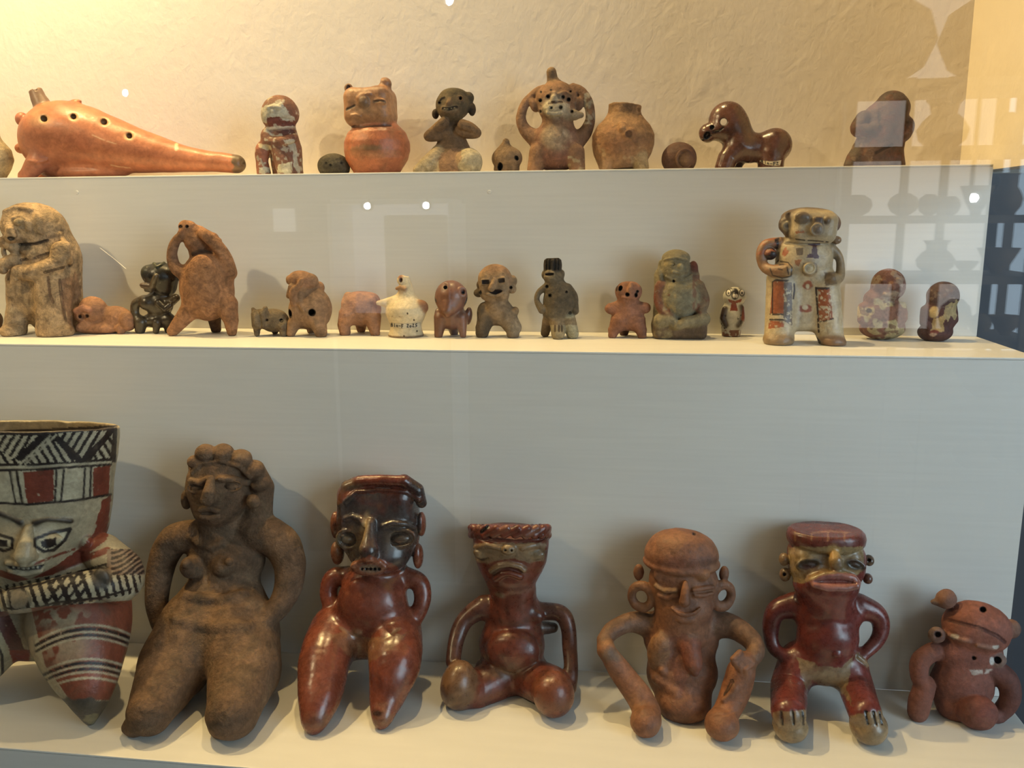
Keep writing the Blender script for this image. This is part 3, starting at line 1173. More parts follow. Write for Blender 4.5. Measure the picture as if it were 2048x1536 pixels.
# ------------------------------------------------------------------ bottom row
def fig_brown_female():
    F = Fig('kneeling_figurine', 400, 1440, -H2, y0=-0.075, vox=2.2, base=(136, 98, 66), wob=1.5)
    F.dk = 14
    # legs: thighs running forward to the floor
    F.cap([(400, 1250, -40, 78), (350, 1330, 30, 72), (300, 1425, F.wf(300, 1425, 42), 46), (272, 1450, F.wf(272, 1450, 18), 24)], k=20)
    F.cap([(478, 1255, -40, 78), (490, 1340, 30, 72), (465, 1425, F.wf(465, 1425, 46), 52), (443, 1452, F.wf(443, 1452, 20), 26)], k=20)
    F.ell(272, 1443, F.wf(272, 1443, 20), 24, 16, 30, rot=25, k=8)
    F.ell(443, 1442, F.wf(443, 1445, 22), 26, 20, 30, rot=-10, k=10)
    # hips, waist, chest
    F.ell(445, 1262, -55, 104, 66, 68, k=22)
    F.ell(447, 1185, -78, 78, 62, 52, k=20)
    F.ell(452, 1115, -98, 80, 62, 48, k=18)
    F.ell(455, 1078, -112, 100, 32, 40, k=14)
    # fold at the waist and pubic swelling
    F.line([(372, 1190), (400, 1197), (450, 1197), (486, 1188)], 9, lift=0, k=10)
    F.groove([(372, 1204), (405, 1212), (450, 1212), (490, 1204)], 4, 2.5, k=4)
    F.line([(352, 1240), (400, 1250), (450, 1254), (500, 1252)], 9, lift=-4, k=10)
    F.groove([(360, 1258), (400, 1268), (440, 1270)], 3, 1.6, k=3)
    # breasts, chest strand
    F.ell(384, 1134, -54, 24, 22, 24, k=6)
    F.ell(373, 1127, -34, 9, 9, 10, k=4)
    F.ell(448, 1132, -52, 24, 22, 22, k=6)
    F.ell(458, 1124, -32, 8, 8, 8, k=4)
    F.groove([(404, 1120), (412, 1140), (414, 1168)], 4, 2.5, k=4)
    F.line([(384, 1076), (402, 1089), (425, 1094), (442, 1086)], 8, lift=1, k=4)
    # arms
    F.cap([(398, 1072, -108, 34), (350, 1080, -106, 32), (324, 1128, -92, 27), (314, 1195, -70, 23), (318, 1240, -56, 19), (324, 1258, -50, 16)], sub=2, k=6, part='arm:1')
    F.cap([(515, 1062, -112, 40), (562, 1088, -106, 37), (580, 1140, -92, 31), (568, 1196, -64, 26), (534, 1238, -26, 20), (502, 1252, -8, 14)], sub=2, k=6, part='arm:2')
    for i in range(3):
        F.cap([(326, 1262 - i, -46 + i * 5, 8), (326 - i * 4, 1282, -42 + i * 6, 5.5)], k=2, part='arm:1')
        F.cap([(506, 1248 + i * 6, -2 + i * 3, 7), (488, 1252 + i * 7, 4 + i * 3, 5)], k=2, part='arm:2')
    # neck, head
    F.cap([(445, 1050, -112, 46), (437, 1010, -105, 48)], k=16)
    F.ell(436, 975, -92, 62, 72, 54, rot=4, k=12)
    F.ell(430, 1015, -76, 44, 34, 36, k=10)
    F.part = 'body'
    # brow, nose, eyes, mouth
    F.line([(382, 962), (400, 966), (414, 958)], 7, lift=2, k=5)
    F.line([(440, 958), (465, 958), (492, 965)], 7, lift=2, k=5)
    w = F.snap([(421, 985)])[0]
    F.cap([(422, 958, w + 3, 8), (418, 985, w + 14, 12), (415, 1000, w + 13, 13)], k=3, part='nose')
    F.eye(392, 976, 17, 9, part='eye:1')
    F.eye(462, 973, 22, 10, rot=5, part='eye:2')
    F.line([(400, 1021), (418, 1016), (438, 1022)], 6, lift=3, k=3, part='mouth')
    F.line([(404, 1033), (420, 1036), (436, 1032)], 6, lift=3, k=3, part='mouth')
    F.groove([(400, 1027), (420, 1026), (438, 1027)], 2.4, 3)
    # ears with plugs
    F.ell(373, 1000, -92, 10, 20, 14, k=5, part='ear:1')
    F.ell(506, 1003, -72, 13, 15, 12, k=5, part='ear:2')
    # cap with coils of hair
    F.part = 'hair'
    F.ell(440, 930, -102, 62, 30, 50, k=4)
    for u, v, r in ((391, 924, 16), (412, 906, 21), (446, 906, 23), (481, 917, 23), (508, 940, 21), (521, 968, 19)):
        F.ell(u, v, -78 - (u - 440) * 0.25, r, r * 0.85, r, k=1.5, part='hair')
    F.cap([(509, 940, -112, 22), (524, 975, -118, 24), (520, 1020, -120, 26), (505, 1055, -122, 30)], k=8)
    F.line([(385, 945), (400, 928), (440, 922), (478, 932), (500, 955)], 5, lift=1, k=2)
    F.part = 'body'
    m = clay('brown_female_clay', 0.75, 0.4, 0.6, 0.25, patches=(((110, 85, 60), 60, 0.5, 0.62, 0.55), ((165, 130, 90), 35, 0.55, 0.7, 0.4)), seed=1)
    return F.build(m, 'brown unpainted kneeling female figurine with a crown of coiled hair', 'figurine', 'large figurines on the bottom step')


fig_brown_female()
GB = 'large figurines on the bottom step'
CREAM, BLK, RED = (196, 176, 138), (58, 44, 38), (148, 66, 40)


def fig_vessel():
    F = Fig('effigy_vessel', 60, 1300, -H2, y0=-0.088, vox=2.25, base=(186, 162, 122), wob=1.2, fine=0.3)
    F.dk = 8
    F.part = 'body'
    F.lathe(48, -22, [(815, 188), (842, 186), (900, 181), (960, 176), (1010, 173), (1060, 166), (1100, 152), (1140, 132)], asp=0.66, k=10)
    F.cut(48, 851, -22, (0, 0.16, 1), k=3)
    F.ell(50, 1130, -15, 150, 80, 85, k=20)
    F.ell(65, 1230, -25, 165, 90, 85, k=22)
    # jaw juts forward
    F.ell(45, 1090, 50, 82, 66, 52, k=22)
    # legs: hollow cones
    tip = F.wf(180, 1436, 14)
    F.cap([(160, 1205, -5, 92), (160, 1245, 20, 96), (168, 1310, 60, 76), (178, 1380, (60 + tip) / 2 + 15, 44), (180, 1436, tip, 14)], k=10, sub=3, part='leg:1')
    F.cap([(0, 1205, -5, 76), (-25, 1260, 20, 80), (-70, 1330, 45, 64), (-110, 1395, F.wf(-110, 1395, 30), 30), (-125, 1420, F.wf(-125, 1420, 12), 12)], k=10, sub=3, part='leg:2')
    # arms folded on the chest
    F.cap([(205, 1105, -10, 38), (246, 1145, 10, 40), (238, 1172, 38, 36), (200, 1168, 72, 30), (130, 1180, 96, 30), (62, 1196, 104, 28), (32, 1200, 104, 27)], k=4, sub=3, part='arm:1')
    F.cap([(-110, 1105, -10, 38), (-150, 1145, 10, 40), (-130, 1172, 40, 36), (-80, 1180, 76, 30), (-20, 1200, 100, 28), (5, 1210, 104, 24)], k=4, sub=3, part='arm:2')
    F.bump(203, 1155, 17, 19, 8, sink=0.2, k=2, part='arm:1', c=(110, 92, 74))
    # nose, brows, lips, eyes, ear spools
    w = F.snap([(52, 1098)])[0]
    F.cap([(57, 1058, w - 3, 9), (53, 1088, w + 12, 16), (50, 1109, w + 16, 20)], k=5, part='nose')
    F.ell(36, 1114, w + 2, 11, 9, 9, k=4, part='nose')
    F.ell(66, 1114, w + 2, 11, 9, 9, k=4, part='nose')
    F.line([(70, 1045), (95, 1038), (125, 1040), (142, 1042)], 5, lift=0, k=3, part='brow:1', c=BLK)
    F.line([(0, 1026), (20, 1034), (40, 1044)], 5, lift=0, k=3, part='brow:2', c=BLK)
    F.bump(100, 1084, 32, 16, 10, sink=0.55, rot=12, k=4, part='eye:1')
    F.bump(8, 1082, 22, 15, 9, sink=0.55, rot=-12, k=4, part='eye:2')
    F.line([(16, 1126), (50, 1129), (84, 1125)], 5.5, lift=2, k=3, part='mouth')
    F.line([(20, 1144), (50, 1149), (82, 1141)], 5.5, lift=2, k=3, part='mouth')
    F.groove([(20, 1135), (50, 1139), (82, 1133)], 5, 5, c=BLK)
    for i in range(6):
        F.bump(28 + i * 9.5, 1134 + (2 if 1 < i < 4 else 0), 3.8, 5, 4.5, sink=0.1, k=1, part='tooth:%d' % i, c=(190, 170, 135))
    F.ell(168, 1086, F.snap([(168, 1086)])[0] - 3, 19, 21, 12, k=3, part='ear_spool', c=(150, 92, 66))
    F.bump(172, 1085, 9, 11, 6, sink=0.3, k=2, part='ear_spool', c=(196, 178, 140))
    # the inside of the vessel
    F.lathe(48, -22, [(780, 176), (842, 174), (900, 168), (925, 164)], asp=0.62, op='sub', k=3, c=(150, 125, 88))
    # --- painted slip
    hat = lambda U: 865 - 0.052 * U                       # upper edge of the hatched band
    def band(v0, v1, c):
        F.paint(lambda U, V, p: ((V > v0 - 0.052 * U) & (V < v1 - 0.052 * U)).astype(float), c)
    F.ppoly([(-200, 872), (235, 850), (232, 925), (-200, 942)], BLK)
    for a in range(-150, 260, 9):
        pass
    # triangles of slanting strokes
    tri = [((-60, 872), (62, 930), (-60, 930), 1), ((-40, 868), (88, 868), (22, 926), -1), ((100, 866), (38, 930), (160, 926), 1), ((104, 864), (225, 858), (165, 922), -1), ((228, 862), (178, 922), (224, 918), 1)]
    for A, B, C, sg in tri:
        T = np.array([A, B, C], float)
        ctr = T.mean(0)
        Ti = ctr + (T - ctr) * 0.86

        def fn(U, V, p, T=Ti, sg=sg):
            ins = np.ones(len(U), bool)
            s = np.sign((T[1][0] - T[0][0]) * (T[2][1] - T[0][1]) - (T[1][1] - T[0][1]) * (T[2][0] - T[0][0]))
            for i in range(3):
                a, b = T[i], T[(i + 1) % 3]
                ins &= ((b[0] - a[0]) * (V - a[1]) - (b[1] - a[1]) * (U - a[0])) * s > 0
            ph = (U * 0.84 - sg * V * 0.5) / 14.0
            return (ins & ((ph - np.floor(ph)) < 0.56)).astype(float)
        F.paint(fn, CREAM)
    F.pline([(40, 929), (100, 872)], 4, CREAM)
    F.pline([(50, 929), (112, 870)], 4, CREAM)
    F.pline([(-120, 936), (60, 934), (222, 924)], 4, CREAM)
    F.pline([(-120, 942), (60, 940), (222, 929)], 5, BLK)
    F.ppoly([(-200, 944), (60, 942), (220, 932), (219, 990), (200, 996), (60, 1008), (-200, 1000)], CREAM)
    F.ppoly([(46, 944), (108, 940), (107, 1002), (54, 1006)], RED, wear=0.1)
    F.ppoly([(186, 936), (220, 931), (218, 989), (186, 994)], RED, wear=0.1)
    F.ppoly([(-110, 944), (-30, 944), (-30, 1000), (-110, 1000)], RED, wear=0.1)
    for a, b in (((20, 944), (31, 1008)), ((33, 944), (45, 1008)), ((113, 941), (110, 1002)), ((128, 940), (122, 1001)), ((170, 937), (167, 997)), ((182, 936), (180, 996)), ((-28, 945), (-24, 1004))):
        F.pline([a, b], 4.5, BLK, wear=0.12)
    F.pline([(-120, 1000), (0, 1006), (60, 1009), (150, 1001), (222, 989)], 5, BLK, wear=0.15)
    F.ppoly([(205, 1000), (222, 990), (215, 1080), (160, 1120), (60, 1165), (150, 1105), (186, 1070)], RED, wear=0.15, rough=3)
    F.pline([(-60, 1150), (0, 1146), (60, 1166), (110, 1140), (215, 1100)], 13, RED, wear=0.15)
    F.pline([(70, 1128), (120, 1108), (150, 1098)], 5, RED, wear=0.3)
    # eyes
    eye = [(70, 1078), (100, 1066), (141, 1058), (130, 1080), (108, 1100), (88, 1103), (70, 1092)]
    F.ppoly(eye, (200, 180, 140))
    F.pline(eye + eye[:1], 6.5, BLK)
    F.ppoly([(80, 1082), (114, 1074), (112, 1090), (96, 1098), (84, 1094)], BLK)
    eye2 = [(-30, 1060), (0, 1070), (26, 1078), (24, 1096), (8, 1102), (-14, 1092)]
    F.ppoly(eye2, (200, 180, 140))
    F.pline(eye2 + eye2[:1], 6.5, BLK)
    F.ppoly([(-6, 1078), (14, 1080), (14, 1094), (0, 1092)], BLK)
    # arm stripes
    arm = lambda U, V, p: ((V > 1128) & (V < 1228)).astype(float)
    def stripes(U, V, p):
        on = (np.abs(V - (1200 - 0.20 * (U - 32))) < 34) & (U > -40) & (U < 282) & (V > 1118)
        ph = (U * 0.93 - V * 0.30 + 10 * np.sin(U / 42.0)) / 17.0
        return (on & ((ph - np.floor(ph)) < 0.46)).astype(float)
    F.paint(lambda U, V, p: ((np.abs(V - (1200 - 0.20 * (U - 32))) < 36) & (U > -40) & (U < 284) & (V > 1116)).astype(float), (190, 170, 132), wear=0.05)
    F.paint(stripes, BLK, wear=0.08)
    F.paint(lambda U, V, p: ((U > 214) & (U < 290) & (V > 1098) & (V < 1150)).astype(float), (150, 118, 92), wear=0.2)
    def sleeve(U, V, p):
        ph = (U * 0.45 + V * 0.9 + 4 * np.sin(U / 14.0)) / 9.5
        return ((U > 222) & (V > 1098) & (V < 1150) & ((ph - np.floor(ph)) < 0.55)).astype(float)
    F.paint(sleeve, (72, 54, 46), wear=0.15)
    def cross(U, V, p):
        ph = (U * 0.8 + V * 0.6) / 15.0
        return ((np.abs(V - (1200 - 0.20 * (U - 32))) < 30) & (U > 95) & (U < 172) & ((ph - np.floor(ph)) < 0.4)).astype(float)
    F.paint(cross, BLK, wear=0.1)
    F.pell(203, 1155, 20, 23, (104, 88, 70))
    F.pline([(8, 1216), (60, 1222), (110, 1205), (200, 1196), (262, 1178)], 4.5, BLK)
    F.pline([(12, 1180), (80, 1168), (150, 1146), (212, 1128)], 4, BLK)
    F.pell(38, 1200, 26, 24, BLK, soft=0.05, amt=0.6)
    F.pell(38, 1200, 20, 18, (150, 128, 98), soft=0.05, rough=0.3)
    # belly
    F.ppoly([(-60, 1225), (20, 1222), (50, 1300), (52, 1345), (-10, 1290)], (120, 66, 52), wear=0.1)
    F.ppoly([(15, 1222), (66, 1215), (70, 1300), (80, 1320), (56, 1310)], (178, 152, 116))
    # right leg
    leg = lambda U, V, p: ((U > 66) & (U < 268) & (V > 1208)).astype(float)
    F.ppoly([(62, 1215), (270, 1200), (270, 1330), (230, 1400), (140, 1400), (90, 1330)], (156, 76, 44))
    F.pnoise((182, 146, 108), 24, -0.22, -0.12, 0.95, lambda U, V, p: np.exp(-(((U - 130) / 48) ** 2 + ((V - 1290) / 42) ** 2) ** 2))
    F.pnoise((178, 150, 110), 16, 0.0, 0.08, 0.9, lambda U, V, p: np.exp(-(((U - 120) / 60) ** 2 + ((V - 1235) / 22) ** 2) ** 2))
    for v0, ww in ((1262, 1.0), (1330, 0.9), (1368, 0.0)):
        C = lambda dv: [(72 + i * 16, v0 + dv + 26 * ((i * 16 + 72 - 172) / 95.0) ** 2 - 8 - 0.04 * (i * 16)) for i in range(13)]
        F.pline(C(0), 4.5, (196, 172, 130), wear=0.15)
        if ww:
            F.pline(C(8), 6, BLK, wear=0.3)
            F.pline(C(14), 4, (196, 172, 130), wear=0.15)
            F.pline(C(20), 5, BLK, wear=0.3)
            F.pline(C(26), 4, (196, 172, 130), wear=0.15)
    F.paint(lambda U, V, p: np.clip((V - 1396 - 7 * vnoise(p, 14)) / 4, 0, 1) * (U > 90) * (U < 270), (98, 84, 68))
    F.pell(188, 1440, 18, 10, (150, 130, 88), rough=0.5)
    # left leg
    F.ppoly([(-120, 1215), (-5, 1250), (34, 1330), (20, 1380), (-120, 1420)], (182, 158, 116))
    F.ppoly([(18, 1300), (60, 1300), (58, 1335), (30, 1340)], (160, 62, 34), wear=0.1)
    F.pline([(-10, 1280), (4, 1310), (6, 1360)], 6, BLK)
    m = clay('polychrome_slip', 0.42, 0.26, 0.18, 0.4, seed=2, speck=0.12, patches=(((120, 96, 70), 70, 0.56, 0.68, 0.35),))
    return F.build(m, 'polychrome effigy vessel with a grimacing face, tall hatched collar and banded conical legs', 'vessel', GB)


def fig_masked():
    F = Fig('seated_figurine', 700, 1440, -H2, y0=-0.068, vox=2.0, base=(146, 68, 40), wob=1.2, fine=0.3)
    F.dk = 14
    R1, TAN, MASK = (150, 68, 38), (148, 98, 62), (84, 66, 58)
    F.cap([(672, 1262, -50, 52), (650, 1320, 20, 52), (640, 1390, F.wf(640, 1390, 50), 43), (630, 1436, F.wf(630, 1436, 26), 28), (626, 1456, F.wf(626, 1456, 10), 14)], k=18, sub=2)
    F.cap([(788, 1268, -50, 56), (790, 1325, 20, 52), (775, 1390, F.wf(775, 1390, 45), 36), (765, 1432, F.wf(765, 1432, 22), 22), (762, 1448, F.wf(762, 1448, 9), 11)], k=18, sub=2)
    F.ell(728, 1265, -62, 84, 52, 52, k=20)
    F.ell(745, 1210, -62, 72, 74, 60, k=16)
    F.ell(752, 1160, -85, 66, 40, 44, k=14)
    F.cap([(695, 1152, -90, 20), (665, 1158, -84, 19), (657, 1188, -72, 17), (668, 1218, -62, 18), (682, 1240, -58, 18)], k=6, sub=3, part='arm:1')
    F.cap([(808, 1152, -90, 20), (838, 1166, -88, 19), (845, 1198, -78, 17), (834, 1230, -66, 17), (815, 1256, -58, 16)], k=6, sub=3, part='arm:2')
    F.bump(715, 1172, 15, 12, 8, k=8)
    F.bump(716, 1262, 8, 7, 5, k=4, c=TAN)
    F.groove([(682, 1255), (705, 1272), (740, 1280), (775, 1274), (800, 1255)], 3, 1.5, c=TAN)
    # head
    F.ell(757, 1055, -95, 84, 92, 56, k=14, part='head')
    F.box(757, 1010, -100, 78, 52, 46, r=30, k=14, part='head')
    F.ell(760, 1108, -72, 60, 40, 44, k=12, part='head')
    F.part = 'headband'
    F.cap([(686, 1005, -70, 12), (696, 975, -74, 15), (720, 964, -74, 13)], k=3, c=(110, 80, 48))
    F.cap([(718, 962, -70, 11), (760, 960, -66, 11), (808, 962, -72, 11)], k=3, c=(140, 62, 34))
    F.cap([(808, 962, -76, 13), (834, 980, -80, 14), (843, 1006, -82, 11)], k=3, c=(62, 46, 40))
    F.line([(690, 1003), (712, 984), (757, 980), (812, 984), (838, 1000)], 5, lift=0, k=2, c=(92, 50, 36))
    F.part = 'head'
    # brows, nose, eyes, lips
    w = F.snap([(742, 1090)])[0]
    F.cap([(742, 1045, w, 8), (740, 1075, w + 12, 13), (738, 1100, w + 22, 20), (738, 1108, w + 20, 18)], k=8, part='nose')
    F.line([(690, 1038), (705, 1032), (722, 1040), (730, 1050)], 5, lift=1, k=4, part='brow:1')
    F.line([(766, 1052), (785, 1046), (812, 1048), (830, 1056)], 5, lift=1, k=4, part='brow:2')
    F.eye(696, 1078, 21, 18, rot=-15, part='eye:1', cb=(96, 78, 64), c=(150, 122, 88))
    F.eye(801, 1077, 29, 17, rot=6, part='eye:2', cb=(90, 72, 60), c=(130, 102, 76))
    w = F.snap([(738, 1135)])[0]
    F.ell(737, 1134, w + 2, 38, 18, 18, k=6, part='mouth', c=(150, 86, 56))
    F.line([(706, 1132), (722, 1121), (740, 1118), (760, 1124), (770, 1134)], 5, lift=1, k=3, part='mouth', c=(160, 92, 58))
    F.ell(742, 1138, w + 19, 24, 8, 6, op='sub', k=2, c=(130, 96, 70))
    for i in range(5):
        F.hole(725 + i * 8.3, 1138, 2.3, 6, c=(20, 12, 10))
    F.ell(671, 1050, -90, 10, 28, 16, k=4, part='ear:1', c=(156, 88, 52))
    F.ell(675, 1105, -88, 14, 24, 16, k=4, part='ear:1', c=(156, 88, 52))
    F.ell(843, 1048, -92, 9, 26, 16, k=4, part='ear:2', c=(150, 74, 44))
    F.ell(836, 1112, -86, 11, 26, 16, k=4, part='ear:2', c=(150, 74, 44))
    # paint
    F.ppoly([(676, 1010), (700, 988), (820, 988), (845, 1010), (840, 1060), (824, 1120), (806, 1146), (790, 1130), (770, 1120), (738, 1112), (708, 1122), (694, 1130), (678, 1090), (672, 1050)], MASK, rough=2.5)
    F.pnoise((134, 88, 56), 18, 0.15, 0.5, 0.7, lambda U, V, p: ((V > 990) & (V < 1045) & (U > 720) & (U < 835)).astype(float))
    F.pell(800, 1078, 34, 22, (128, 100, 74), soft=0.5, amt=0.6)
    F.pell(694, 1080, 26, 26, (150, 122, 86), soft=0.5, amt=0.7)
    F.pell(690, 1120, 16, 20, (150, 122, 86), soft=0.5, amt=0.5, rough=0.3)
    F.pell(728, 1060, 7, 30, (196, 160, 110), soft=0.5, amt=0.7, rot=-12)
    F.ppoly([(655, 1270), (690, 1262), (730, 1278), (790, 1270), (820, 1262), (780, 1300), (748, 1320), (728, 1335), (706, 1320)], TAN, amt=0.8, rough=4)
    F.pell(768, 1432, 20, 20, (150, 96, 62), rough=0.6, soft=0.4, amt=0.8)
    F.pell(640, 1440, 30, 16, (156, 96, 62), rough=0.5, soft=0.4, amt=0.6)
    F.pell(755, 1425, 9, 7, (74, 46, 34), rough=0.5, soft=0.4)
    m = clay('polished_red_clay', 0.27, 0.34, 0.07, 0.5, coat=0.25, seed=3, speck=0.1, patches=(((112, 44, 26), 40, 0.5, 0.66, 0.55), ((172, 104, 66), 75, 0.6, 0.72, 0.4)))
    return F.build(m, 'polished red seated figurine with a dark masked face and bared teeth', 'figurine', GB)


def fig_flat_cap():
    F = Fig('seated_figurine', 1020, 1415, -H2, y0=-0.048, vox=1.9, base=(134, 60, 36), wob=1.2, fine=0.3)
    F.dk = 12
    TAN, DK = (140, 96, 60), (112, 62, 42)
    F.ell(1026, 1345, -42, 78, 48, 52, k=16)
    F.ell(1024, 1290, -42, 66, 66, 52, k=16)
    F.ell(1026, 1302, 0, 54, 44, 30, k=8, part='belly')
    F.ell(1026, 1225, -56, 60, 42, 40, k=16)
    F.bump(972, 1225, 17, 15, 13, k=8)
    F.bump(1070, 1232, 18, 16, 13, k=8)
    # legs
    F.cap([(1000, 1358, -10, 40), (950, 1380, 25, 40), (922, 1374, 44, 40)], k=10, part='leg:1')
    F.ell(918, 1370, F.wf(918, 1370, 46), 36, 50, 42, rot=-8, k=10, part='leg:1', c=TAN)
    F.cap([(1060, 1355, -10, 40), (1100, 1372, 30, 42)], k=10, part='leg:2')
    F.ell(1107, 1388, F.wf(1107, 1388, 44), 41, 47, 42, rot=10, k=10, part='leg:2', c=(146, 76, 44))
    # arms
    F.cap([(968, 1212, -50, 22), (930, 1240, -36, 19), (912, 1280, -10, 16), (906, 1322, 20, 15)], k=6, sub=3, part='arm:1', c=DK)
    F.cap([(1086, 1222, -58, 18), (1120, 1226, -56, 17), (1136, 1252, -46, 16), (1140, 1300, -26, 15), (1142, 1345, 4, 15), (1138, 1375, 20, 16)], k=6, sub=3, part='arm:2', c=DK)
    F.cap([(1072, 1256, -58, 14), (1096, 1256, -64, 12), (1106, 1256, -64, 10)], k=5, c=(126, 92, 72))
    # neck and head
    F.cap([(1026, 1215, -56, 48), (1028, 1180, -54, 44)], k=12)
    F.part = 'head'
    F.lathe(1021, -52, [(1070, 76), (1088, 76), (1104, 74), (1120, 71), (1140, 63), (1158, 53), (1172, 46), (1184, 42)], asp=0.68, k=6)
    F.ell(1022, 1150, -34, 42, 34, 34, k=12)
    F.part = 'head'
    F.line([(950, 1095), (975, 1090), (998, 1096)], 5, lift=0, k=4)
    F.line([(1045, 1096), (1070, 1090), (1090, 1096)], 5, lift=0, k=4)
    F.bump(964, 1108, 19, 11, 8, rot=-12, sink=0.4, k=3, part='eye:1', c=(150, 118, 80))
    F.groove([(950, 1116), (962, 1119), (976, 1117)], 2.4, 2.4, c=(50, 32, 22))
    F.groove([(950, 1100), (964, 1103), (984, 1104)], 1.6, 1.4, c=(60, 40, 28))
    F.bump(1070, 1110, 19, 11, 8, rot=5, sink=0.4, k=3, part='eye:2', c=(150, 118, 80))
    F.groove([(1058, 1106), (1072, 1104), (1084, 1107)], 1.6, 1.4, c=(60, 40, 28))
    F.bump(1017, 1098, 15, 12, 12, sink=0.1, k=3, part='nose', c=(120, 84, 58))
    F.hole(1011, 1101, 3, 6, c=(150, 118, 84))
    F.hole(1023, 1101, 3, 6, c=(150, 118, 84))
    F.line([(982, 1142), (998, 1131), (1018, 1128), (1040, 1133), (1048, 1140)], 5.5, lift=1, k=3, part='mouth', c=(150, 110, 72))
    F.line([(992, 1158), (1005, 1148), (1020, 1146), (1040, 1153)], 6.5, lift=1, k=3, part='mouth', c=(134, 60, 34))
    F.groove([(990, 1150), (1005, 1141), (1020, 1138), (1042, 1145)], 2, 2)
    # twisted rim of the flat cap
    F.part = 'cap'
    F.ell(1019, 1066, -56, 76, 12, 50, k=3)
    for i in range(22):
        a = 2 * math.pi * i / 22
        a2 = a + 0.36
        f = lambda t, dv: (1019 + 76 * math.cos(t), 1063 + dv, -56 - 50 * math.sin(t))
        u1, v1, w1 = f(a, 7)
        u2, v2, w2 = f(a2, -7)
        F.cap([(u1, v1, w1, 8), (u2, v2, w2, 8)], k=1.6, c=(138, 60, 36) if i % 3 else (150, 84, 56))
    F.groove([(962, 1064), (976, 1052)], 3, 3, c=(30, 18, 14))
    F.part = 'head'
    F.ppoly([(945, 1086), (1093, 1086), (1090, 1120), (1060, 1126), (1030, 1118), (995, 1120), (975, 1128), (952, 1124)], (150, 118, 80), amt=0.85, rough=2)
    F.pell(1042, 1178, 26, 8, (140, 96, 76), soft=0.5, amt=0.6, rough=0.4)
    F.pell(1000, 1190, 10, 5, (140, 110, 80), soft=0.4, rot=-20)
    F.pell(1010, 1345, 40, 14, (130, 96, 66), soft=0.5, amt=0.7, rough=0.4)
    F.pnoise((128, 88, 58), 20, 0.1, 0.4, 0.6, lambda U, V, p: (U > 1060) * (V > 1210) * (V < 1340) * 1.0)
    m = clay('red_cap_clay', 0.32, 0.36, 0.1, 0.45, coat=0.15, seed=4, speck=0.15, patches=(((88, 40, 26), 42, 0.5, 0.64, 0.6), ((150, 104, 70), 80, 0.6, 0.72, 0.45)))
    return F.build(m, 'dark red pot-bellied figurine with a flat twisted-rim cap and frowning mouth', 'figurine', GB)


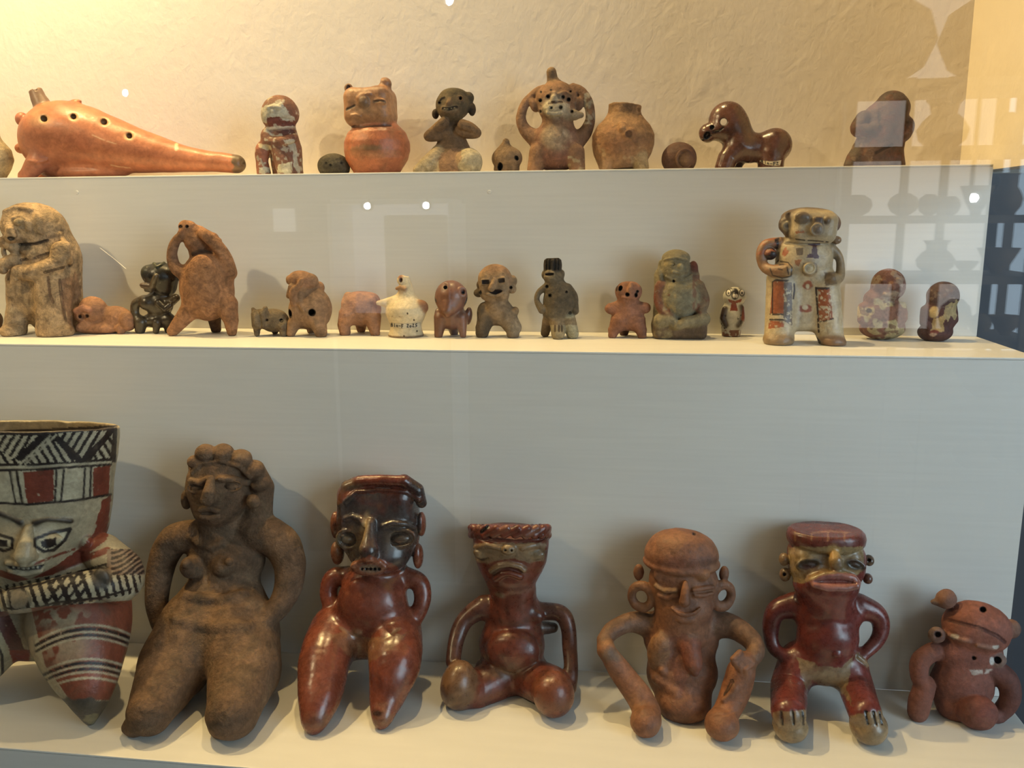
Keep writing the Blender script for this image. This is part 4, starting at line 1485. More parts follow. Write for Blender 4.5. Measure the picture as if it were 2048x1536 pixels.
def fig_hoop_ears():
    F = Fig('squatting_figurine', 1370, 1460, -H2, y0=-0.058, vox=2.0, base=(158, 98, 62), wob=1.2)
    F.dk = 12
    RD = (150, 80, 54)
    F.ell(1368, 1405, 2, 54, 38, 48, k=16)
    F.ell(1364, 1345, -30, 70, 68, 50, k=18)
    F.ell(1362, 1278, -55, 74, 62, 44, k=18)
    # breasts
    F.ell(1320, 1302, -14, 25, 42, 22, rot=-6, k=6, c=(168, 112, 66))
    F.ell(1326, 1340, 6, 9, 9, 9, k=4)
    F.cap([(1380, 1292, -6, 20), (1388, 1328, 12, 18), (1391, 1346, 22, 8)], k=4, c=(160, 88, 58))
    F.line([(1312, 1356), (1330, 1368), (1352, 1388)], 9, lift=-3, k=8)
    # legs
    F.cap([(1212, 1300, 18, 17), (1240, 1342, 22, 23), (1275, 1388, 40, 26), (1295, 1425, 56, 27)], k=8, sub=2, part='leg:1')
    F.ell(1212, 1297, 14, 16, 20, 18, rot=-25, k=6, part='leg:1', c=(170, 110, 62))
    F.ell(1292, 1442, F.wf(1292, 1442, 28), 31, 30, 36, k=8, part='leg:1')
    F.cap([(1482, 1345, 22, 29), (1470, 1385, 32, 29), (1452, 1425, 52, 26)], k=8, sub=2, part='leg:2', c=(164, 98, 58))
    F.ell(1444, 1448, F.wf(1444, 1448, 29), 34, 31, 38, k=8, part='leg:2')
    F.groove([(1450, 1388), (1460, 1372), (1464, 1362)], 3, 2.5, c=(70, 40, 26))
    F.line([(1448, 1400), (1462, 1388), (1470, 1376)], 6, lift=0, k=4, part='leg:2')
    F.groove([(1428, 1428), (1450, 1430), (1472, 1424)], 2, 1.2)
    # arms
    F.cap([(1300, 1250, -62, 26), (1262, 1244, -50, 20), (1228, 1258, -26, 18), (1208, 1280, 2, 15)], k=8, sub=3, part='arm:1', c=(142, 96, 64))
    F.cap([(1428, 1248, -62, 28), (1466, 1254, -50, 24), (1500, 1278, -22, 21), (1512, 1302, 2, 18), (1498, 1322, 24, 17)], k=8, sub=3, part='arm:2', c=(142, 96, 64))
    for i, (u, v) in enumerate(((1466, 1318), (1472, 1326), (1480, 1333), (1490, 1338))):
        F.cap([(u + 14, v - 12, 36, 7.5), (u, v, 46, 7), (u + 2, v + 9, 44, 5.5)], k=2, part='hand')
    F.ell(1488, 1318, 30, 18, 15, 16, k=4, part='hand')
    # neck, head
    F.cap([(1364, 1248, -55, 55), (1366, 1215, -52, 56)], k=14)
    F.part = 'head'
    F.ell(1366, 1165, -58, 68, 68, 52, k=12)
    F.ell(1370, 1215, -36, 48, 32, 34, k=14)
    F.part = 'cap'
    F.ell(1363, 1108, -62, 73, 47, 54, k=4)
    F.ell(1362, 1086, -62, 58, 26, 44, k=8)
    F.ell(1363, 1124, -62, 76, 20, 57, k=4)
    F.part = 'head'
    w = F.snap([(1370, 1195)])[0]
    F.cap([(1371, 1166, w + 1, 5), (1370, 1188, w + 10, 9), (1369, 1203, w + 13, 12)], k=3, part='nose', c=(168, 104, 62))
    F.line([(1312, 1172), (1326, 1182), (1352, 1182)], 5, lift=2, k=3, part='eye:1', c=(170, 120, 74))
    F.line([(1318, 1190), (1334, 1195), (1354, 1191)], 5, lift=1.5, k=3, part='eye:1')
    F.groove([(1316, 1181), (1330, 1188), (1354, 1186)], 1.8, 1.8)
    F.line([(1388, 1180), (1408, 1176), (1426, 1174)], 5, lift=2, k=3, part='eye:2')
    F.line([(1390, 1190), (1408, 1191), (1424, 1186)], 5, lift=1.5, k=3, part='eye:2')
    F.groove([(1388, 1185), (1408, 1183), (1426, 1180)], 1.8, 1.8)
    F.ell(1404, 1150, F.snap([(1404, 1150)])[0] - 3, 16, 12, 8, k=4, c=(172, 108, 62))
    F.bump(1325, 1152, 18, 14, 7, k=8)
    F.line([(1346, 1216), (1358, 1226), (1372, 1230), (1388, 1226), (1398, 1216)], 5, lift=2, k=2, part='mouth')
    F.groove([(1344, 1212), (1358, 1221), (1372, 1224), (1386, 1221), (1400, 1211)], 2.6, 3)
    F.bump(1372, 1240, 18, 8, 7, k=5)
    F.ell(1277, 1145, -62, 11, 17, 10, k=4, part='ear:1')
    F.ell(1448, 1148, -62, 10, 17, 10, k=4, part='ear:2')
    F.tor(1283, 1193, -48, 20, 9, yaw=-14, k=3, part='ear_hoop:1', asp=1.15, c=(162, 104, 64))
    F.tor(1445, 1191, -50, 19, 9, yaw=24, k=3, part='ear_hoop:2', asp=1.2, c=(158, 100, 64))
    F.hole(1388, 1068, 2.5, 6, c=(60, 36, 24))
    F.pell(1350, 1128, 46, 14, (140, 70, 50), soft=0.6, amt=0.5, rough=0.5)
    F.pell(1222, 1310, 20, 14, (132, 104, 78), soft=0.4, amt=0.7, rough=0.5)
    F.ppoly([(1335, 1275), (1375, 1265), (1380, 1330), (1366, 1395), (1340, 1340)], (140, 72, 52), amt=0.5, rough=6)
    m = clay('orange_brown_clay', 0.55, 0.34, 0.3, 0.35, seed=5, speck=0.2, patches=(((120, 70, 50), 50, 0.52, 0.64, 0.5), ((178, 118, 70), 34, 0.56, 0.7, 0.5)))
    return F.build(m, 'orange-brown squatting figurine with a round cap and large hoop earrings', 'figurine', GB)


def fig_big_lips():
    F = Fig('standing_figurine', 1655, 1470, -H2, y0=-0.052, vox=2.0, base=(136, 54, 42), wob=1.2, fine=0.3)
    F.dk = 12
    TAN, YEL = (156, 122, 82), (184, 142, 82)
    # legs and feet
    F.cap([(1598, 1325, -52, 40), (1578, 1375, -20, 36), (1577, 1425, F.wf(1577, 1425, 60), 34)], k=14, part='body')
    F.cap([(1692, 1325, -52, 40), (1712, 1375, -15, 35), (1730, 1425, F.wf(1730, 1425, 60), 32)], k=14)
    F.ell(1580, 1450, F.wf(1580, 1450, 30), 34, 32, 40, k=6, part='foot:1', c=TAN)
    F.ell(1737, 1453, F.wf(1737, 1453, 32), 36, 34, 40, k=6, part='foot:2', c=TAN)
    for a in (1562, 1585, 1604):
        F.groove([(a, 1424), (a + 2, 1438), (a + 2, 1448)], 2.6, 3.4, c=(38, 24, 18))
    for a in (1734, 1749, 1760):
        F.groove([(a - 2, 1424), (a, 1436), (a + 3, 1448)], 2.6, 3.4, c=(38, 24, 18))
    F.ell(1648, 1322, -50, 74, 46, 50, k=16)
    F.ell(1655, 1272, -48, 60, 60, 54, k=14)
    F.ell(1655, 1225, -66, 72, 38, 42, k=14)
    F.bump(1673, 1308, 10, 9, 7, k=3)
    # arms
    F.cap([(1590, 1210, -72, 26), (1552, 1222, -70, 20), (1541, 1262, -62, 16), (1548, 1296, -50, 14), (1575, 1316, -36, 12)], k=6, sub=3, part='arm:1', c=(112, 44, 36))
    F.cap([(1716, 1212, -72, 26), (1752, 1228, -70, 20), (1762, 1256, -64, 16), (1752, 1284, -54, 14), (1726, 1310, -38, 12)], k=6, sub=3, part='arm:2')
    F.line([(1715, 1312), (1726, 1322), (1734, 1330)], 5, k=2, part='arm:2', c=TAN)
    # neck, jaw, head
    F.cap([(1652, 1210, -62, 52), (1652, 1185, -56, 54)], k=12)
    F.part = 'head'
    F.box(1652, 1120, -64, 73, 44, 46, r=34, k=12)
    F.ell(1652, 1170, -44, 64, 38, 44, k=12)
    F.ell(1666, 1165, -10, 50, 24, 22, k=12)
    w = F.snap([(1670, 1128)])[0]
    F.cap([(1668, 1102, w + 2, 8), (1671, 1120, w + 9, 13), (1673, 1130, w + 10, 13)], k=5, part='nose', c=YEL)
    F.bump(1618, 1130, 26, 14, 7, sink=0.5, rot=6, k=4, part='eye:1')
    F.ell(1617, 1129, F.snap([(1617, 1129)])[0], 24, 10, 4.5, rot=8, op='sub', k=1.5, c=(72, 52, 36))
    F.bump(1617, 1130, 15, 6, 4, sink=0.4, rot=8, k=1.5, part='eye:1', c=(88, 64, 42))
    F.bump(1711, 1131, 22, 13, 7, sink=0.5, rot=-14, k=4, part='eye:2')
    F.ell(1712, 1130, F.snap([(1712, 1130)])[0], 19, 9, 4.5, rot=-16, op='sub', k=1.5, c=(80, 60, 42))
    F.bump(1712, 1131, 12, 6, 4, sink=0.4, rot=-16, k=1.5, part='eye:2', c=(92, 68, 46))
    F.line([(1626, 1160), (1650, 1151), (1680, 1149), (1706, 1156), (1714, 1166)], 8, lift=1.5, k=4, part='mouth', c=(164, 96, 80))
    F.line([(1630, 1168), (1655, 1175), (1690, 1177), (1712, 1172)], 8, lift=1.5, k=4, part='mouth', c=(164, 100, 84))
    F.groove([(1630, 1164), (1655, 1163), (1690, 1163), (1710, 1167)], 2.6, 3)
    for i, (u, v, r) in enumerate(((1568, 1119, 12), (1570, 1149, 13))):
        F.ell(u, v, -58, r * 0.85, r * 1.1, 12, k=3, part='ear:1', c=(150, 112, 72))
    for i, (u, v, r) in enumerate(((1738, 1121, 11), (1735, 1157, 11))):
        F.ell(u, v, -58, r * 0.9, r, 12, k=3, part='ear:2', c=(120, 72, 52) if i else (112, 82, 58))
    F.hole(1569, 1149, 3, 6, c=(60, 40, 28))
    F.hole(1738, 1120, 3, 6, c=(40, 26, 20))
    F.part = 'cap'
    F.lathe(1652, -64, [(1058, 68), (1064, 74), (1074, 76), (1084, 74), (1092, 66)], asp=0.7, k=3, c=(128, 58, 42))
    # paint
    F.ppoly([(1576, 1094), (1727, 1094), (1726, 1140), (1716, 1150), (1690, 1146), (1650, 1148), (1618, 1162), (1602, 1168), (1580, 1160)], (164, 128, 78), rough=2)
    F.pell(1668, 1108, 12, 16, (196, 144, 66), soft=0.5)  # yellow highlight painted on the bridge of the nose
    F.pell(1690, 1130, 36, 14, (126, 98, 66), soft=0.7, amt=0.5, rough=0.4)
    F.pell(1616, 1129, 25, 11, (58, 42, 28), rot=8, soft=0.2, amt=0.95, rough=0.15)
    F.pell(1712, 1130, 20, 10, (70, 52, 36), rot=-16, soft=0.2, amt=0.95, rough=0.15)
    F.ppoly([(1595, 1310), (1640, 1332), (1680, 1334), (1708, 1312), (1700, 1345), (1690, 1390), (1670, 1385), (1625, 1362), (1612, 1382), (1602, 1345)], TAN, rough=4, amt=0.95)
    F.ppoly([(1680, 1360), (1700, 1390), (1704, 1412), (1690, 1392)], (146, 110, 78), rough=3)
    F.ppoly([(1545, 1424), (1612, 1420), (1620, 1490), (1540, 1490)], (158, 126, 86), amt=0.9, rough=3)
    F.ppoly([(1700, 1432), (1768, 1418), (1776, 1492), (1700, 1492)], (158, 126, 86), amt=0.9, rough=3)
    for a in (1563, 1586, 1605):
        F.pline([(a, 1424), (a + 2, 1440), (a + 2, 1449)], 4.5, (40, 26, 20))
    for a in (1733, 1749, 1761):
        F.pline([(a - 2, 1424), (a, 1436), (a + 3, 1448)], 4.5, (40, 26, 20))
    for i in range(12):
        u = 1590 + i * 11
        F.pline([(u, 1064 + (i % 2) * 3), (u, 1082)], 3, (112, 60, 42) if i % 3 else (166, 110, 70), wear=0.3)
    F.pline([(1625, 1066), (1660, 1062), (1700, 1066)], 4, (160, 100, 66), wear=0.3)
    m = clay('maroon_slip', 0.3, 0.34, 0.08, 0.45, coat=0.2, seed=6, speck=0.12, patches=(((104, 40, 32), 46, 0.52, 0.66, 0.5),))
    return F.build(m, 'maroon standing figurine with wide pale lips and hands on hips', 'figurine', GB)


def fig_pink_pot():
    F = Fig('squatting_figurine', 1925, 1440, -H2, y0=-0.036, vox=2.0, base=(150, 86, 66), wob=1.2)
    F.dk = 10
    F.ell(1924, 1368, -14, 60, 64, 42, k=14)
    F.ell(1918, 1410, -5, 44, 34, 36, k=12)
    F.ell(1935, 1305, -24, 66, 44, 40, k=16)
    F.part = 'head'
    F.ell(1953, 1256, -22, 66, 54, 46, rot=-14, k=6, c=(164, 94, 70))
    F.part = 'body'
    F.groove([(1890, 1238), (1920, 1246), (1960, 1256), (1995, 1272), (2012, 1286)], 3, 2.2, c=(110, 60, 46))
    F.line([(1900, 1270), (1918, 1277), (1938, 1282)], 4.5, lift=0, k=3, part='eye:1', c=(172, 116, 92))
    F.line([(1955, 1290), (1972, 1293), (1990, 1296)], 4, lift=0, k=3, part='eye:2', c=(172, 118, 94))
    F.hole(1966, 1219, 5, 10, c=(34, 20, 16))
    F.hole(1948, 1316, 3, 6, c=(50, 30, 26))
    # knobs
    F.ell(1893, 1198, -25, 19, 20, 17, k=4, part='knob:1', c=(150, 100, 76))
    F.cap([(1888, 1206, -25, 11), (1866, 1204, -25, 5)], k=5, part='knob:1', c=(130, 96, 76))
    F.ell(2023, 1258, -25, 17, 20, 16, k=4, part='knob:2', c=(150, 106, 84))
    # ear rings
    F.ell(1874, 1270, -10, 17, 17, 12, k=4, part='ear:1', c=(140, 104, 84))
    F.hole(1876, 1269, 5.5, 12, c=(30, 22, 22))
    F.ell(1995, 1320, 2, 17, 15, 12, k=4, part='ear:2', c=(150, 116, 98))
    F.hole(1995, 1320, 6, 12, c=(36, 34, 44))
    F.pell(1908, 1272, 8, 5, (206, 184, 160), rough=0.4)
    F.pell(1990, 1294, 8, 4, (206, 184, 160), rough=0.4)
    F.pell(1960, 1343, 22, 6, (196, 170, 150), rough=0.7, wear=0.4)
    F.pell(1984, 1322, 5, 8, (210, 196, 180))
    # arms and legs
    F.cap([(1868, 1302, -16, 18), (1842, 1320, -8, 19), (1838, 1352, 4, 17), (1846, 1368, 10, 15)], k=5, sub=2, part='arm:1', c=(146, 84, 62))
    F.cap([(1850, 1370, F.wf(1838, 1425, 16) - 16, 21), (1840, 1400, F.wf(1838, 1425, 16) - 6, 22), (1836, 1424, F.wf(1838, 1424, 16), 20)], k=3, part='leg:1', c=(146, 84, 62))
    F.cap([(1985, 1338, -12, 24), (2014, 1362, -2, 22), (2020, 1398, 8, 19), (2000, 1426, F.wf(1998, 1428, 14), 17), (1985, 1432, F.wf(1985, 1434, 14), 14)], k=5, sub=3, part='arm:2', c=(130, 76, 62))
    F.ell(1954, 1424, F.wf(1954, 1424, 32), 38, 34, 34, k=6, part='leg:2', c=(138, 74, 58))
    F.ell(1932, 1410, 8, 26, 26, 24, k=8)
    m = clay('matte_pink_clay', 0.7, 0.3, 0.3, 0.25, seed=7, speck=0.2, patches=(((120, 68, 56), 50, 0.5, 0.64, 0.45), ((172, 112, 84), 34, 0.58, 0.7, 0.4)))
    return F.build(m, 'matte pinkish-brown squatting pot figurine with two knobs on its domed head', 'figurine', GB)


fig_vessel()
fig_masked()
fig_flat_cap()
fig_hoop_ears()
fig_big_lips()
fig_pink_pot()
# ------------------------------------------------------------------ middle row
GM = 'small clay pieces on the middle step'
PAPER = plain('label_paper', (232, 222, 200), 0.8)
INK = plain('label_ink', (24, 20, 22), 0.7)


def mid_edge():
    F = Fig('clay_animal', -22, 662, 0.0, y0=0.085, vox=1.8, base=(120, 84, 58))
    F.ell(-24, 640, 0, 28, 24, 24)
    F.ell(-40, 622, 4, 16, 15, 16, part='head')
    F.cap([(-8, 645, 8, 11), (-4, F.fv(-4, 8, 5), 8, 8)])
    F.cap([(-38, 645, 8, 11), (-42, F.fv(-42, 8, 5), 8, 8)])
    F.build(clay('brown_edge_clay', seed=40), 'small brown clay animal standing beside the tan robed figurine', 'figurine', GM)


def mid_robed():
    F = Fig('robed_figurine', 90, 668, 0.0, y0=0.072, vox=1.5, base=(204, 160, 108), wob=1.2)
    F.dk = 9
    fb = lambda u, w, l=0: F.fv(u, w, l)
    F.ell(96, 560, -22, 64, 112, 52, k=12)
    F.ell(110, 520, -26, 50, 70, 46, k=12)
    F.cap([(40, 560, 6, 26), (36, 610, 10, 20), (30, fb(30, 20, 10), 20, 21)], k=10)
    F.ell(26, fb(26, 32, 9), 32, 22, 16, 26, k=8, part='foot:1')
    F.cap([(105, 560, 10, 36), (108, 610, 16, 32), (108, fb(108, 22, 12), 22, 34)], k=10)
    F.ell(112, fb(112, 30, 9), 28, 37, 16, 28, k=8, part='foot:2')
    F.cap([(148, 560, -30, 14), (150, fb(150, -30, 4), -30, 16)], k=8)
    F.ell(70, 590, -4, 44, 50, 34, k=10)
    # shawled head looking to the side
    F.ell(60, 450, -8, 54, 44, 42, rot=-10, k=14, part='head')
    F.ell(88, 460, -18, 46, 46, 40, k=14, part='head')
    F.ell(30, 456, 14, 26, 30, 26, k=8, part='head')
    F.cap([(16, 446, 36, 5), (20, 460, 42, 9), (22, 468, 42, 10)], k=5, part='nose')
    F.ell(22, 474, 34, 13, 11, 12, k=5, part='muzzle')
    F.ell(22, 477, 46, 6, 4, 5, op='sub', k=2, c=(70, 48, 34))
    F.ell(36, 444, 36, 10, 6, 6, rot=12, k=2, part='eye:1', c=(196, 160, 108))
    F.ell(9, 447, 30, 4, 5, 5, op='sub', k=2, c=(80, 56, 38))
    F.line([(26, 436), (40, 434), (54, 444), (58, 458)], 4, lift=0, k=4)
    F.line([(10, 424), (30, 414), (60, 420)], 5, lift=0, k=5)
    F.ell(78, 448, 18, 12, 22, 10, rot=10, k=4, part='ear')
    F.groove([(40, 489), (70, 488), (95, 481)], 2.2, 2, c=(96, 70, 46))
    F.groove([(42, 520), (70, 516), (98, 506)], 2, 1.6, c=(110, 80, 54))
    F.line([(48, 500), (58, 508), (66, 516)], 7, lift=-2, k=6)
    # arms
    F.cap([(122, 500, 14, 18), (112, 528, 26, 18), (70, 545, 36, 17), (38, 544, 38, 15)], k=5, sub=3, part='arm:1')
    for i in range(4):
        F.cap([(40 - i * 3, 540 + i * 6, 46, 6), (24, 552 + i * 5, 44, 4.5)], k=2, part='arm:1')
    F.cap([(26, 495, 24, 12), (10, 482, 28, 11), (-4, 486, 24, 10)], k=4, part='arm:2')
    F.cap([(28, 520, 26, 14), (8, 528, 34, 13), (6, 540, 38, 9)], k=5, part='arm:2')
    F.tor(18, 504, 26, 12, 5, asp=1.2, k=3, part='arm:2')
    F.groove([(90, 545), (120, 537), (145, 530)], 2, 1.8, c=(120, 88, 56))
    F.groove([(120, 560), (124, 600), (132, 640)], 2.4, 1.8, c=(130, 94, 62))
    F.groove([(96, 555), (100, 590), (106, 604)], 2, 1.5, c=(140, 100, 66))
    F.line([(120, 470), (134, 490), (134, 510), (140, 524)], 6, lift=0, k=5)
    # arch between the legs
    F.ell(70, fb(70, 30, 4), 36, 10, 26, 60, op='sub', k=3, c=(80, 62, 40))
    F.pell(125, 505, 18, 22, (120, 94, 66), amt=0.6, soft=0.5, rough=0.4)
    F.ppoly([(120, 560), (158, 545), (160, 640), (140, 665), (126, 600)], (160, 106, 70), amt=0.7, rough=5)
    m = clay('tan_speckled_clay', 0.67, 0.46, 0.70, 0.4, seed=41, speck=0.75, patches=(((128, 92, 58), 75, 0.5, 0.62, 0.6), ((204, 172, 122), 95, 0.58, 0.68, 0.5)))
    F.build(m, 'tan speckled robed figurine with a hooded animal face, two stout feet', 'figurine', GM)


def mid_lying():
    F = Fig('lying_animal', 206, 664, 0.0, y0=0.082, vox=1.3, base=(176, 118, 78))
    F.ell(186, 620, 8, 28, 27, 26, k=6, part='head')
    F.ell(166, 630, 14, 16, 16, 16, k=6, part='head')
    F.line([(152, 622), (164, 616), (178, 620)], 6, lift=1, k=3, part='brow', c=(190, 126, 92))
    F.ell(165, 634, 28, 8, 6, 6, op='sub', k=2)
    F.hole(160, 633, 2.5, 4, c=(96, 60, 40))
    F.hole(174, 632, 2.5, 4, c=(96, 60, 40))
    F.ell(232, 636, -4, 34, 24, 24, k=8)
    F.ell(200, 655, 4, 46, 14, 26, k=8)
    F.ell(256, 642, 4, 15, 20, 18, k=5, part='leg:1')
    F.cap([(176, 652, 16, 12), (160, 656, 22, 9)], k=5, part='leg:2')
    F.cap([(240, 656, 12, 10), (242, F.fv(242, 12, 6), 12, 8)], k=5)
    F.build(clay('lying_clay', 0.72, 0.37, 0.50, seed=42), 'small orange-brown crouching animal with a round snouted head', 'figurine', GM)


def mid_dark():
    F = Fig('seated_figurine', 310, 662, 0.0, y0=0.09, vox=1.25, base=(84, 66, 44), fine=0.3)
    DKC = (44, 36, 26)
    F.ell(322, 552, -2, 36, 27, 30, k=5, part='head', c=DKC)
    F.ell(330, 570, -4, 22, 24, 24, k=6, part='head', c=(52, 40, 28))
    F.ell(296, 545, 8, 13, 14, 14, k=6, part='head', c=(70, 64, 40))
    F.cap([(346, 548, -6, 12), (354, 556, -6, 5)], k=4, part='head', c=DKC)
    F.line([(312, 552), (308, 562), (305, 572)], 4.5, lift=2, k=3, part='nose', c=(116, 92, 58))
    F.cap([(302, 572, 20, 7), (286, 571, 22, 6), (283, 570, 22, 4)], k=3, part='mouth', c=(120, 86, 58))
    F.cap([(300, 578, 18, 8), (292, 580, 20, 4)], k=3, part='mouth')
    F.line([(308, 527), (314, 534), (322, 530), (328, 526)], 3, lift=1, k=2, part='head', c=(80, 80, 52))
    F.ell(318, 608, -2, 28, 28, 24, k=7)
    F.ell(295, 606, 14, 16, 15, 14, k=5)
    F.ell(316, 640, -4, 34, 16, 22, k=7)
    F.cap([(288, 600, 12, 10), (272, 608, 14, 9), (270, 625, 14, 8), (278, 640, 16, 8)], k=4, sub=3, part='arm:1', c=(96, 76, 50))
    F.cap([(332, 606, 6, 10), (342, 604, 8, 9), (352, 596, 8, 8)], k=4, part='arm:2', c=(96, 76, 50))
    F.cap([(318, 606, 20, 7), (330, 618, 22, 6), (340, 610, 18, 6)], k=3)
    F.cap([(282, 645, 14, 14), (280, F.fv(280, 16, 7), 16, 10)], k=5, part='leg:1')
    F.cap([(314, 645, 18, 9), (312, F.fv(312, 20, 5), 20, 6)], k=4, part='leg:2')
    F.cap([(338, 640, 0, 14), (338, F.fv(338, 0, 6), 0, 9)], k=5)
    F.build(clay('dark_burnished_clay', 0.32, 0.32, 0.08, 0.55, seed=43, speck=0.1), 'very dark burnished seated figurine with a bulbous head and pointed mouth', 'figurine', GM)


def mid_drinker():
    F = Fig('round_figurine', 410, 670, 0.0, y0=0.078, vox=1.5, base=(186, 124, 76), wob=1.0)
    F.ell(414, 575, -4, 53, 66, 50, k=8)
    F.ell(420, 545, -6, 46, 42, 42, k=10)
    F.ell(402, 545, 34, 28, 36, 12, rot=-12, k=10)
    # legs
    F.cap([(382, 618, 12, 20), (360, 645, 18, 14), (345, F.fv(345, 22, 9), 22, 11)], k=9, part='leg:1')
    F.cap([(452, 612, 4, 24), (462, 640, 8, 15), (464, F.fv(464, 12, 8), 12, 10)], k=9, part='leg:2')
    F.cap([(428, 630, -30, 14), (432, F.fv(432, -36, 6), -36, 10)], k=7, part='leg:3', c=(120, 82, 52))
    # head thrown back
    F.cap([(402, 508, -6, 22), (398, 490, -4, 22), (392, 476, 0, 23)], k=6, part='head')
    F.cap([(392, 478, 0, 24), (378, 458, 8, 17), (371, 453, 10, 13)], k=6, part='head')
    F.cap([(400, 474, -4, 22), (424, 478, -10, 14), (437, 482, -14, 7)], k=6, part='head')
    F.ell(368, 462, 18, 10, 5, 7, rot=8, k=2, part='mouth', c=(170, 108, 66))
    F.hole(361, 453, 2.4, 5, c=(28, 18, 14))
    F.hole(374, 453, 2.4, 5, c=(28, 18, 14))
    F.line([(386, 508), (400, 502), (420, 506)], 4, lift=0, k=2, part='neckband', c=(70, 54, 42))
    # arms raised to the head
    F.cap([(378, 552, 16, 15), (352, 535, 14, 12), (344, 510, 12, 10), (350, 485, 14, 9), (364, 470, 18, 8)], k=6, sub=3, part='arm:1', c=(164, 112, 72))
    F.cap([(458, 545, -4, 16), (450, 515, 4, 14), (432, 490, 14, 13), (412, 472, 20, 11), (402, 464, 20, 8)], k=6, sub=3, part='arm:2')
    F.build(clay('orange_matte_clay', 0.85, 0.48, 0.70, 0.25, seed=44, speck=0.35), 'orange-brown pot-bellied figurine with raised arms and head thrown back, on three legs', 'figurine', GM)


def mid_boar():
    F = Fig('clay_animal', 540, 672, 0.0, y0=0.076, vox=1.2, base=(134, 108, 76))
    F.ell(548, 641, -4, 30, 24, 24, k=6)
    F.box(522, 638, 8, 16, 19, 17, r=8, k=6, part='head')
    F.cap([(508, 622, 12, 6), (506, 618, 12, 4)], k=3, part='ear:1')
    F.cap([(529, 622, 16, 7), (531, 617, 16, 5)], k=3, part='ear:2')
    F.groove([(516, 620), (520, 640), (522, 660)], 2, 1.4)
    F.ell(512, 640, 24, 7, 12, 5, k=4, c=(164, 134, 98))
    F.hole(563, 641, 3, 5, c=(40, 30, 22))
    F.hole(534, 640, 1.6, 3, c=(70, 50, 36))
    F.cap([(514, 655, 10, 8), (514, F.fv(514, 12, 5), 12, 6)], k=5, part='leg:1')
    F.cap([(566, 652, 6, 12), (568, F.fv(568, 8, 5), 8, 8)], k=5, part='leg:2')
    F.cap([(550, 652, -24, 9), (550, F.fv(550, -26, 5), -26, 7)], k=5, part='leg:3')
    F.build(clay('grey_brown_clay', 0.72, 0.46, 0.65, seed=45, patches=(((110, 70, 48), 150, 0.56, 0.64, 0.6),)), 'small grey-brown blocky animal whistle, lowest piece on the middle step', 'figurine', GM)


def mid_monkey():
    F = Fig('animal_whistle', 615, 670, 0.0, y0=0.082, vox=1.3, base=(168, 122, 82))
    F.ell(626, 618, -2, 37, 44, 36, k=7)
    F.ell(600, 622, 6, 22, 34, 26, k=8)
    F.ell(603, 561, 10, 28, 20, 22, rot=-8, k=5, part='head', c=(172, 118, 78))
    F.ell(624, 562, 4, 12, 14, 16, k=5, part='head')
    F.cap([(600, 575, 14, 18), (606, 590, 8, 18)], k=7, part='head')
    F.ell(577, 560, 12, 5, 9, 8, k=3, part='ear')
    F.ell(637, 575, -14, 12, 12, 12, k=4, part='knob', c=(182, 124, 78))
    F.cap([(588, 605, 28, 8), (586, 585, 34, 8), (600, 566, 34, 6), (603, 560, 34, 5)], k=3, sub=3, part='arm:1', c=(176, 122, 80))
    F.cap([(578, 592, 24, 6), (582, 574, 30, 6)], k=3, part='arm:2')
    F.ell(588, 565, 36, 6, 8, 6, op='sub', k=2)
    F.line([(600, 590), (598, 605), (606, 618)], 5, lift=0, k=4)
    F.hole(624, 625, 6.5, 20, c=(20, 14, 12))
    F.hole(581, 627, 5, 14, c=(30, 20, 16), rv=8)
    F.cap([(588, 648, 16, 13), (582, F.fv(582, 20, 6), 20, 9)], k=6, part='leg:1')
    F.cap([(636, 645, 16, 17), (642, F.fv(642, 20, 8), 20, 12)], k=6, part='leg:2')
    F.cap([(622, 650, -30, 12), (622, F.fv(622, -34, 6), -34, 8)], k=6, part='leg:3')
    F.build(clay('monkey_whistle_clay', 0.72, 0.40, 0.50, seed=46, patches=(((120, 96, 70), 50, 0.54, 0.68, 0.5),)), 'tan round-bodied monkey whistle with hands to its face and a dark sound hole', 'whistle', GM)


def mid_saddle():
    F = Fig('animal_whistle', 720, 668, 0.0, y0=0.095, vox=1.3, base=(184, 124, 82))
    F.ell(722, 618, -4, 38, 35, 34, k=8)
    F.box(725, 612, -4, 34, 26, 28, r=18, k=8)
    F.cap([(696, 592, 8, 9), (692, 610, 14, 10), (700, 628, 18, 8)], k=5, sub=2, part='arm', c=(190, 132, 86))
    F.ell(718, 590, 14, 5, 5, 5, k=3)
    F.cap([(696, 632, 12, 20), (688, 650, 16, 13), (690, F.fv(690, 18, 6), 18, 11)], k=7, part='leg:1')
    F.cap([(745, 635, 12, 18), (750, F.fv(750, 18, 6), 18, 10)], k=7, part='leg:2')
    F.cap([(722, 640, -26, 14), (722, F.fv(722, -30, 6), -30, 9)], k=7, part='leg:3')
    F.build(clay('pinkish_clay', 0.67, 0.37, 0.45, seed=47), 'headless orange-tan animal whistle body on short legs, next to the cream bird whistle', 'whistle', GM)


